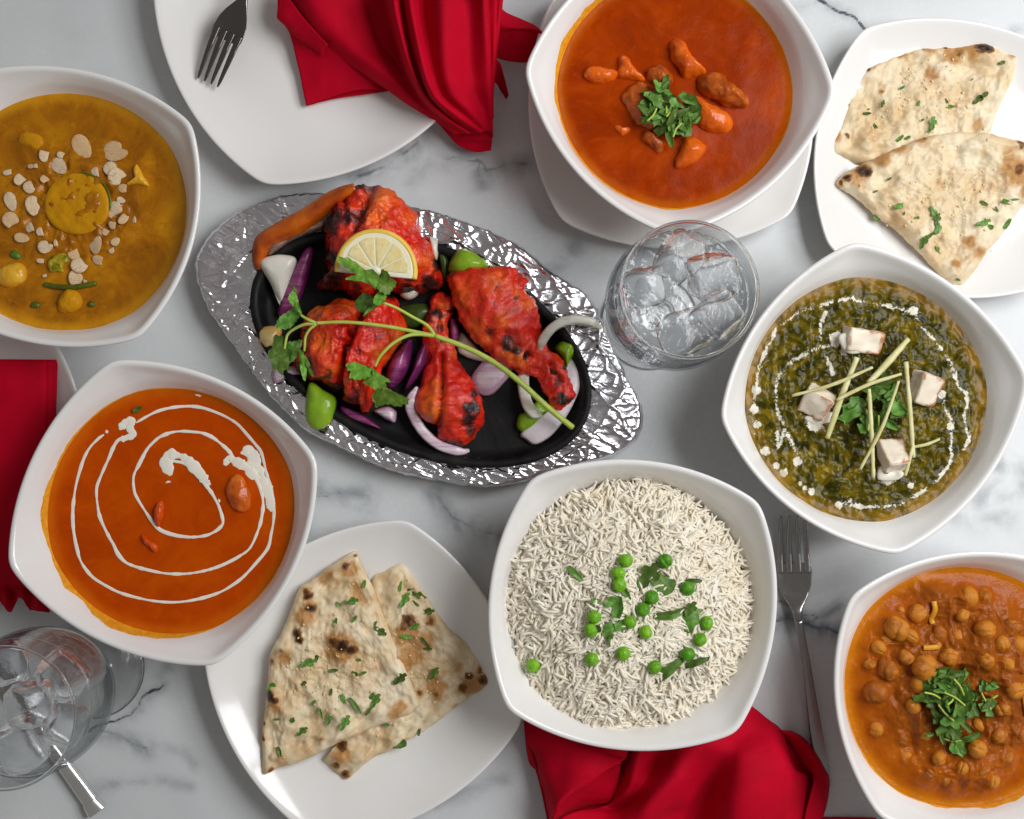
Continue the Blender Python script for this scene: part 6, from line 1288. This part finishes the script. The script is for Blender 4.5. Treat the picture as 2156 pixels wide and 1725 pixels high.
E = [[(590, -40, 36), (640, 70, 33), (700, 112, 32), (752, 146, 32), (800, 178, 31), (862, 222, 29), (919, 256, 25), (958, 284, 20)],
     [(640, -40, 46), (680, 40, 43), (735, 100, 40), (785, 140, 39), (825, 172, 37), (872, 215, 34), (922, 252, 28), (962, 283, 22)],
     [(740, -40, 40), (760, 40, 39), (790, 100, 37), (825, 140, 36), (850, 175, 35), (882, 214, 34), (926, 250, 30), (968, 282, 22)],
     [(790, -40, 32), (808, 40, 33), (828, 100, 34), (848, 148, 35), (865, 180, 36), (890, 213, 36), (930, 248, 32), (975, 281, 23)],
     [(820, -40, 58), (832, 30, 58), (848, 95, 56), (864, 145, 53), (880, 180, 49), (902, 215, 44), (940, 250, 36), (990, 282, 24)],
     [(842, -40, 52), (850, 30, 52), (862, 95, 50), (876, 145, 47), (890, 180, 44), (908, 213, 40), (944, 247, 33), (996, 281, 22)],
     [(858, -40, 60), (868, 30, 61), (880, 95, 60), (891, 145, 58), (902, 180, 55), (918, 208, 50), (955, 240, 42), (1012, 280, 25)],
     [(888, -40, 50), (892, 30, 52), (902, 95, 53), (912, 145, 52), (922, 180, 50), (938, 208, 46), (972, 238, 38), (1020, 278, 24)],
     [(930, -40, 60), (932, 30, 62), (935, 95, 60), (940, 145, 57), (948, 180, 54), (962, 208, 49), (990, 236, 40), (1026, 276, 24)],
     [(985, -40, 54), (988, 30, 55), (988, 95, 52), (990, 145, 48), (995, 180, 45), (1004, 208, 40), (1018, 238, 33), (1032, 276, 22)],
     [(1018, -40, 62), (1022, 30, 60), (1026, 95, 56), (1028, 145, 51), (1030, 180, 47), (1032, 208, 42), (1034, 240, 33), (1036, 282, 20)],
     [(1030, -40, 48), (1031, 30, 46), (1034, 95, 43), (1035, 145, 39), (1036, 180, 36), (1036, 208, 32), (1036, 240, 27), (1037, 290, 18)]]
front = [[(E[c][r][0], E[c][r][1], E[c][r][2] + (E[c][r][2] - 46) * .75 * (1 - r / 7)) for c in range(len(E))] for r in range(8)]
pl1 = [[(1028, -40, 56), (1029, 30, 54), (1032, 95, 50), (1033, 145, 46), (1035, 190, 41), (1036, 250, 30)], [(1044, -40, 57), (1045, 20, 55), (1042, 95, 51), (1040, 145, 46), (1039, 190, 40), (1037, 250, 29)], [(1046, -40, 44), (1046, 20, 43), (1043, 95, 40), (1041, 145, 36), (1040, 190, 32), (1038, 250, 24)]]
pl2 = [[(1044, -40, 50), (1045, 10, 50), (1043, 60, 48), (1041, 110, 44), (1040, 160, 38)], [(1056, -40, 51), (1055, 8, 50), (1050, 60, 47), (1044, 110, 42), (1041, 160, 36)], [(1062, -40, 40), (1058, 8, 38), (1052, 60, 34), (1046, 110, 30), (1042, 160, 26)]]
tip = [[(880, 190, 20), (930, 235, 17), (985, 255, 17), (1034, 262, 17)], [(905, 240, 17), (940, 270, 15), (985, 288, 15), (1036, 292, 16)], [(925, 262, 14), (955, 290, 12), (990, 301, 12), (1035, 304, 12)], [(950, 290, 11), (968, 308, 9.5), (1000, 320, 9), (1034, 317, 9)]]
flap = [[(1040, -10, 30), (1060, 22, 30), (1095, 40, 29), (1128, 55, 27), (1142, 68, 25)], [(1042, 40, 33), (1060, 52, 33), (1092, 58, 32), (1125, 62, 29), (1143, 71, 25)], [(1044, 74, 27), (1062, 70, 28), (1092, 64, 29), (1120, 66, 26), (1138, 78, 21)], [(1044, 100, 20), (1062, 98, 20), (1090, 98, 20), (1112, 98, 18), (1128, 98, 16)], [(1044, 120, 14), (1060, 126, 14), (1080, 130, 14), (1100, 132, 13), (1112, 130, 12)]]
tail = [[(1030, 120, 18), (1050, 130, 17), (1058, 150, 15), (1070, 200, 12)], [(1032, 170, 10), (1045, 176, 9), (1054, 190, 8), (1066, 209, 8)]]
napkin('red_napkin', 'crumpled red napkin fanned out over the upper plate edge', [(back, dict(nu=50, nv=50, seed=2)), (hem, dict(nu=10, nv=30, seed=3)), (corner, dict(nu=24, nv=30, seed=4)), (front, dict(nu=90, nv=130, seed=5, wrinkle=.0002)),
        (pl1, dict(nu=24, nv=50, seed=6)), (pl2, dict(nu=24, nv=50, seed=7)), (tip, dict(nu=24, nv=30, seed=8)), (flap, dict(nu=40, nv=36, seed=9)), (tail, dict(nu=16, nv=24, seed=10))])
# flat folded napkin on the left plate
def flatsheet(x0, x1, z, dx=0, yb=1275, seed=1):
    ys = np.linspace(756, yb, 7); rows = []
    for i, y in enumerate(ys):
        t = i / 6; xr = x1 - 20 * t ** 1.6
        rows.append([(x0, y, z), (x0 * .5 + xr * .5, y + 1, z + .8 + .5 * math.sin(i)), (xr - 26, y + 1.5, z + .7), (xr - 7, y + 2, z - .1), (xr, y + 2, z - 1.6)])
    return rows
flut = []
xs = np.linspace(-40, 104, 19); prof = [(1272 + (14 if i % 4 in (1, 2) else 0)) for i in range(19)]
yb = [1272, 1276, 1284, 1278, 1266, 1264, 1276, 1287, 1288, 1272, 1258, 1262, 1276, 1284, 1285, 1287, 1288, 1289, 1290]
flut = [[(x - 2, 1180, 25) for x in xs], [(x - 1, 1215, 25 + (1.5 if i % 4 < 2 else -1)) for i, x in enumerate(xs)], [(x, 1245, 22 + 4.5 * math.sin(i * 1.35)) for i, x in enumerate(xs)], [(x, y, 17 + 6 * math.sin(i * 1.35)) for i, (x, y) in enumerate(zip(xs, yb))]]
napkin('red_napkin', 'dark red napkin folded flat on the left plate', [(flatsheet(-70, 120, 23, yb=1240), dict(nu=60, nv=30, seed=21, thick=.0016)), (flatsheet(-72, 113, 26.5, yb=1236), dict(nu=60, nv=30, seed=22, thick=.0016)), (flatsheet(-74, 98, 30, yb=1232), dict(nu=60, nv=30, seed=23, thick=.0016)), (flut, dict(nu=30, nv=90, seed=24))])
# crumpled napkin under the rice bowl
def zb(*v): return [R1('zb', v[i], v[i + 1]) + (v[i + 2],) for i in range(0, len(v), 3)]
main = [zb(760, 500, 20, 860, 440, 22, 960, 380, 20, 1080, 330, 24, 1200, 290, 20, 1330, 250, 16, 1460, 225, 12, 1500, 230, 4),
        zb(700, 600, 16, 800, 540, 26, 920, 500, 20, 1080, 440, 27, 1230, 400, 26, 1380, 340, 22, 1560, 300, 16, 1620, 325, 4),
        zb(640, 830, 12, 760, 740, 25, 900, 620, 18, 1060, 560, 30, 1240, 500, 30, 1420, 440, 25, 1620, 380, 20, 1700, 390, 6),
        zb(560, 880, 16, 700, 870, 16, 880, 780, 30, 1060, 700, 32, 1250, 640, 22, 1450, 560, 32, 1660, 480, 26, 1740, 500, 10),
        zb(420, 900, 24, 640, 930, 22, 860, 880, 33, 1060, 820, 28, 1220, 780, 16, 1430, 700, 34, 1700, 590, 30, 1800, 640, 12),
        zb(300, 960, 28, 600, 1000, 26, 840, 980, 32, 1040, 930, 22, 1180, 920, 14, 1420, 850, 35, 1720, 720, 30, 1880, 690, 14),
        zb(280, 1080, 26, 580, 1090, 26, 820, 1080, 30, 1030, 1060, 20, 1170, 1060, 14, 1420, 1000, 34, 1720, 900, 28, 1890, 860, 14),
        zb(280, 1200, 24, 580, 1200, 24, 820, 1200, 26, 1030, 1200, 20, 1170, 1200, 14, 1420, 1160, 30, 1720, 1080, 24, 1880, 1040, 12)]
upper = [zb(80, 330, 14, 150, 340, 18, 300, 360, 22, 500, 380, 22, 760, 420, 20), zb(95, 440, 18, 160, 430, 24, 300, 420, 28, 480, 470, 28, 720, 560, 24), zb(150, 560, 16, 200, 530, 26, 320, 520, 32, 480, 540, 36, 690, 585, 34), zb(170, 680, 14, 210, 660, 25, 310, 650, 33, 430, 650, 40, 600, 640, 40), zb(200, 780, 14, 230, 770, 24, 280, 760, 32, 380, 745, 40, 490, 710, 41), zb(230, 900, 16, 240, 890, 24, 260, 870, 34, 300, 840, 40, 380, 785, 40), zb(250, 1000, 14, 256, 990, 22, 262, 960, 32, 275, 900, 38, 300, 850, 38)]
lipin = [zb(690, 588, 33.5, 640, 610, 37, 560, 660, 39, 470, 725, 40.5, 370, 790, 39.5, 300, 850, 37.5, 262, 950, 31), zb(680, 640, 22, 640, 680, 24, 580, 740, 26, 500, 800, 28, 410, 850, 28, 330, 900, 28, 280, 980, 25), zb(660, 800, 8, 640, 830, 8, 600, 850, 8, 520, 860, 10, 440, 880, 12, 360, 930, 15, 300, 1020, 16)]
leftroll = [zb(78, 300, 4, 86, 420, 4, 95, 520, 4, 110, 600, 4, 150, 640, 4), zb(90, 300, 14, 100, 420, 15, 112, 500, 14, 130, 570, 12, 158, 632, 9), zb(150, 320, 14, 180, 420, 14, 170, 500, 12, 160, 560, 10, 165, 630, 7)]
edgeroll = [zb(1700, 390, 5, 1780, 405, 7, 1850, 450, 8, 1920, 540, 9, 1965, 620, 9, 1998, 690, 9, 1996, 800, 9, 1980, 880, 8, 1950, 980, 8), zb(1700, 395, 11, 1772, 418, 14, 1838, 465, 16, 1900, 550, 17, 1945, 630, 18, 1975, 700, 18, 1975, 800, 17, 1958, 880, 16, 1930, 980, 15), zb(1705, 405, 8, 1760, 470, 8, 1810, 540, 8, 1860, 620, 10, 1900, 670, 15, 1900, 740, 19, 1880, 820, 20, 1860, 890, 20, 1840, 980, 20)]
main = [[(x, y, max(2, 22 + (z - 22) * 1.75) if z > 12 else z) for x, y, z in row] for row in main]
base3 = [zb(95, 300, 3, 600, 320, 3, 1200, 300, 3, 1700, 420, 3), zb(110, 500, 3, 600, 560, 3, 1200, 540, 3, 1880, 540, 3), zb(180, 760, 3, 600, 780, 3, 1200, 760, 3, 1940, 720, 3), zb(250, 1100, 3, 600, 1100, 3, 1200, 1100, 3, 1900, 1040, 3)]
napkin('red_napkin', 'bright red napkin bunched under the edge of the rice bowl', [(base3, dict(nu=30, nv=30, seed=30)), (main, dict(nu=90, nv=90, seed=31)), (upper, dict(nu=70, nv=60, seed=32)), (lipin, dict(nu=30, nv=60, seed=33)), (leftroll, dict(nu=24, nv=40, seed=34)), (edgeroll, dict(nu=30, nv=60, seed=35))])
hemp = [[(1728, 1720.5, 2.5), (1790, 1721, 3), (1845, 1722.5, 2.5)], [(1728, 1760, 3), (1790, 1760, 4), (1850, 1760, 3)], [(1725, 1860, 3), (1790, 1860, 3), (1850, 1860, 3)]]
napkin('red_napkin', 'thin red cloth edge showing at the bottom beside the chickpea bowl', [(hemp, dict(nu=16, nv=20, seed=41))])

# ------------------------------------------------------------------ cutlery
def fork(label, tip, neck, end, zt, mat, width=70, bow=0, zprof=None, roll=0):
    """tip: middle of the tine tips, neck: where head meets handle, end: handle end (measured)"""
    tip, neck, end = (np.array(p, float) for p in (tip, neck, end)); zr = .012
    A = W1(*tip, zr); N_ = W1(*neck, zr); Z_ = W1(*end, zr)
    L1 = np.linalg.norm(N_ - A); L2 = np.linalg.norm(Z_ - N_); hw = width / 2 * PX(zr)
    d1 = (N_ - A) / L1; d2 = (Z_ - N_) / L2; s1 = np.array([d1[1], -d1[0], 0]); s2 = np.array([d2[1], -d2[0], 0])
    t = thing('table_fork', (N_[0], N_[1], zt), label, 'fork', 'steel table forks')
    def zz(u): return np.interp(u, *zprof)
    def pt(u, v):       # u along 0..1 head, 1..2 handle
        u = np.asarray(u, float); c = np.where(u[:, None] <= 1, A + (N_ - A) * u[:, None], N_ + (Z_ - N_) * (u[:, None] - 1))
        f = sstep(.85, 1.15, u)[:, None]; s = s1 * (1 - f) + s2 * f; p = c + s * np.asarray(v)[:, None]; p[:, 2] = zt + zz(u) + roll * np.asarray(v) * (1 - f[:, 0]); return p
    def bar(us, vc, hws, th, name):
        us = np.array(us, float); n = 40; u = np.linspace(us[0], us[-1], n); c = np.interp(u, us, vc); h = np.interp(u, us, hws); Rg = []
        sec = np.linspace(0, 2 * math.pi, 20, endpoint=False); P0 = pt(u, c)
        Tn = np.gradient(P0, axis=0); Tn /= np.linalg.norm(Tn, axis=1)[:, None]
        for i in range(n):
            l = pt(u[i:i + 1], [c[i] - h[i]])[0]; r = pt(u[i:i + 1], [c[i] + h[i]])[0]; m = (l + r) / 2; s = (r - l) / 2
            up = np.cross(s / np.linalg.norm(s), Tn[i]); up = up if up[2] > 0 else -up
            thk = np.interp(u[i], us, th) if np.ndim(th) else th
            e = lambda q: np.sign(q) * np.abs(q) ** .55
            Rg.append(m + e(np.cos(sec))[:, None] * s + (np.sin(sec) * thk / 2)[:, None] * up - up * (.0016 * (np.cos(sec) ** 2 * -1 + 1) * (1 if name == 'head' else 0) * (h[i] / hw))[:, None])
        V, F = rings(Rg); Nn = normals(V, F)
        if np.sum(Nn * (V - np.repeat(np.array([r.mean(0) for r in [Rg[0]] + Rg + [Rg[-1]]]), 20, 0))) < 0: F = F[:, ::-1].copy()
        obj(name, V, F, mat, parent=t)
    g = hw * 2 / 4
    for i in range(4):
        v0 = (i - 1.5) * g; bar([0, .06, .3, .52, .6], [v0 * .88, v0 * .9, v0 * .96, v0, v0], [.0006, .0012, .0019, .0022, .0023], .0019, 'tine')
    bar([.50, .54, .6, .72, .82, .90, .96, 1.02, 1.1], [0] * 9, [hw * .93, hw * .99, hw, hw * .93, hw * .74, hw * .52, hw * .36, hw * .27, hw * .22], [.0016, .0018, .002, .0022, .0024, .0028, .0032, .0036, .0038], 'head')
    bar([1.04, 1.15, 1.35, 1.6, 1.85, 1.95, 1.985, 2.0], [0] * 8, [hw * .25, hw * .23, hw * .26, hw * .36, hw * .46, hw * .46, hw * .38, hw * .12], [.0038, .0040, .0036, .0030, .0026, .0024, .002, .001], 'handle')
    return t
fork('steel fork lying tines up between the rice and chickpea bowls', (1671, 1086), (1680, 1290), (1744, 1676), .0012, STEEL, 74, roll=-.20, zprof=([0, .15, .4, .6, .8, 1, 1.3, 1.6, 2.0], [.0105, .0072, .0050, .0046, .0050, .0090, .0100, .006, .0015]))
fork('dark steel fork lying on the upper plate beside the crumpled napkin', (442, 181), (521, 14), (585, -420), .0150, DARKSTEEL, 68, zprof=([0, .15, .4, .6, .8, 1, 1.3, 1.6, 2.0], [.0040, .006, .009, .0105, .0115, .012, .012, .010, .006]))
# knife handle under the wine glass
kn = thing('table_knife', W1(150, 1655, 0), 'silver knife handle with a squared end under the left water glass', 'knife')
def kbar(u0, u1, h0, h1, z, th, mat, name):
    A = W1(60, 1508, z); B = W1(200, 1702, z); d = (B - A); L = np.linalg.norm(d); d /= L; s = np.array([d[1], -d[0], 0]); Rg = []; sec = np.linspace(0, 2 * math.pi, 24, endpoint=False)
    e = lambda q: np.sign(q) * np.abs(q) ** .85
    for u in np.linspace(u0, u1, 24):
        h = np.interp(u, [u0, u1], [h0, h1]); c = A + d * u * L
        Rg.append(c + (e(np.cos(sec)) * h)[:, None] * s + np.stack([sec * 0, sec * 0, z * 0 + th / 2 + e(np.sin(sec)) * th / 2], 1) - np.array([0, 0, z - .0004]))
    V, F = rings(Rg); Nn = normals(V, F)
    if np.sum(Nn * (V - np.repeat(np.array([r.mean(0) for r in [Rg[0]] + Rg + [Rg[-1]]]), 24, 0))) < 0: F = F[:, ::-1].copy()
    obj(name, V, F, mat, parent=kn)
kbar(.0, 1.0, .0040, .0056, .004, .0065, BRIGHT, 'handle'); kbar(.93, 1.04, .0058, .0072, .004, .0080, BRIGHT, 'handle_cap'); kbar(-1.6, .0, .0085, .0090, .002, .0014, STEEL, 'blade')

# ------------------------------------------------------------------ water goblets with ice
def lathe(c, prof, n=96):
    a = np.linspace(0, 2 * math.pi, n, endpoint=False)
    return [np.stack([c[0] + r * np.cos(a), c[1] + r * np.sin(a), np.full(n, z)], 1) for r, z in prof]
def smoothprof(p, n): 
    return resample(np.array(p, float), n, False)
def goblet(label, base, cubes, lab_ice, lab_water, seed):
    c = W1(*base, 0.0); g = thing('water_goblet', (c[0], c[1], 0), label, 'glass', 'stemmed water goblets')
    foot = smoothprof([(.001, .0004), (.018, .0004), (.030, .0004), (.0350, .0010), (.0353, .0020), (.0342, .0030), (.028, .0040), (.018, .0066), (.0105, .0110), (.0068, .018), (.0054, .028), (.0056, .040), (.0072, .0475), (.0105, .0515)], 44)
    outer = smoothprof([(.0105, .0515), (.0190, .0565), (.0285, .0650), (.0365, .0770), (.0415, .0910), (.0438, .1060), (.0440, .1200), (.0430, .1350), (.0418, .1500), (.0408, .1630)], 40)
    inner = smoothprof([(.0408 - .0004, .1642), (.0397, .1636), (.0402, .1500), (.0413, .1350), (.0422, .1200), (.0420, .1060), (.0397, .0912), (.0347, .0778), (.0268, .0665), (.0172, .0592), (.0080, .0560), (.0004, .0552)], 48)
    V, F = rings(lathe(c, np.vstack([foot[:-1], [(.0100, .0512), (.006, .0535), (.0005, .0543)]])), True, True)
    obj('stem_and_foot', V, F, SOLIDGLASS, parent=g)
    V, F = rings(lathe(c, np.vstack([outer, [(.0410, .1638)], inner])), False, True)
    obj('bowl', V, F, GLASS, parent=g)
    a = np.linspace(0, 2 * math.pi, 120, endpoint=False); b = np.linspace(0, 2 * math.pi, 10, endpoint=False)
    V, F = rings([np.stack([c[0] + (.0403 + .0011 * math.cos(q)) * np.cos(a), c[1] + (.0403 + .0011 * math.cos(q)) * np.sin(a), np.full(120, .1640 + .0011 * math.sin(q))], 1) for q in np.append(b, b[0])], False, False)
    obj('rim', V, F, SOLIDGLASS, parent=g)
    def inr(z): 
        i = inner[::-1]; return np.interp(z, i[:, 1], i[:, 0])
    wl = .136
    pr = [(max(.0005, inr(z) + .0004), z) for z in np.linspace(.0551, wl, 30)] + [(inr(wl) - .0010, wl - .0006), (inr(wl) - .003, wl - .0009), (.02, wl - .0009), (.004, wl - .0009)]
    V, F = rings(lathe(c, pr), True, True)
    w = obj('water', V, F, WATER, loc=(c[0], c[1], .056)); tag(w, lab_water, 'water')
    V, F = rings([np.stack([c[0] + (inr(wl) - .0004 + .0007 * math.cos(q)) * np.cos(a), c[1] + (inr(wl) - .0004 + .0007 * math.cos(q)) * np.sin(a), np.full(120, wl - .0002 + .0008 * math.sin(q))], 1) for q in np.append(b, b[0])], False, False)
    obj('water_line', V, F, SOLIDGLASS, parent=w)
    rg = np.random.default_rng(seed)
    for (dx, dy, dz, s, rx, ry, rz), lb in zip(cubes, lab_ice):
        V, F = rbox((s, s * rg.uniform(.85, 1.1), s * rg.uniform(.8, 1)), s * .22, 8)
        V = V + normals(V, F) * (.0016 * fbm(V * 90 + seed, 3, seed))[:, None]; V = V @ rot(rx, ry, rz).T
        o = obj('ice_cube', V + (c[0] + dx, c[1] + dy, dz), F, ICE if seed == 1 else FROST); tag(o, lb, 'ice cube', 'ice cubes in the goblets')
    return g
goblet('stemmed water goblet with ice beside the sizzler tray', (1368, 677), [(.019, .012, .134, .027, .5, .2, .3), (-.001, .024, .132, .026, .3, .5, 1.2), (.023, -.012, .130, .026, .2, .3, .7), (.003, -.022, .126, .027, .6, .1, 2.0), (-.022, .006, .128, .024, .3, .7, .4)],
       ['ice cube at the upper right of the sizzler-side goblet', 'ice cube at the top of the sizzler-side goblet', 'ice cube at the right wall of the sizzler-side goblet', 'ice cube at the bottom of the sizzler-side goblet', 'ice cube at the left of the sizzler-side goblet'], 'ice water in the goblet beside the sizzler tray', 1)
goblet('stemmed water goblet with ice at the left edge beside the cream spiral bowl', (199, 1407), [(.004, .002, .134, .027, .1, .15, .1), (.021, .018, .130, .025, .5, .2, .8), (-.002, -.023, .132, .027, .3, .2, .5), (.023, -.012, .128, .025, .2, .5, 1.3), (-.012, .025, .130, .025, .4, .1, 1.9)],
       ['square frosted ice cube in the middle of the left goblet', 'ice cube at the upper right of the left goblet', 'ice cube at the bottom of the left goblet', 'ice cube at the lower right wall of the left goblet', 'ice cube at the top of the left goblet'], 'ice water in the goblet at the left edge', 2)
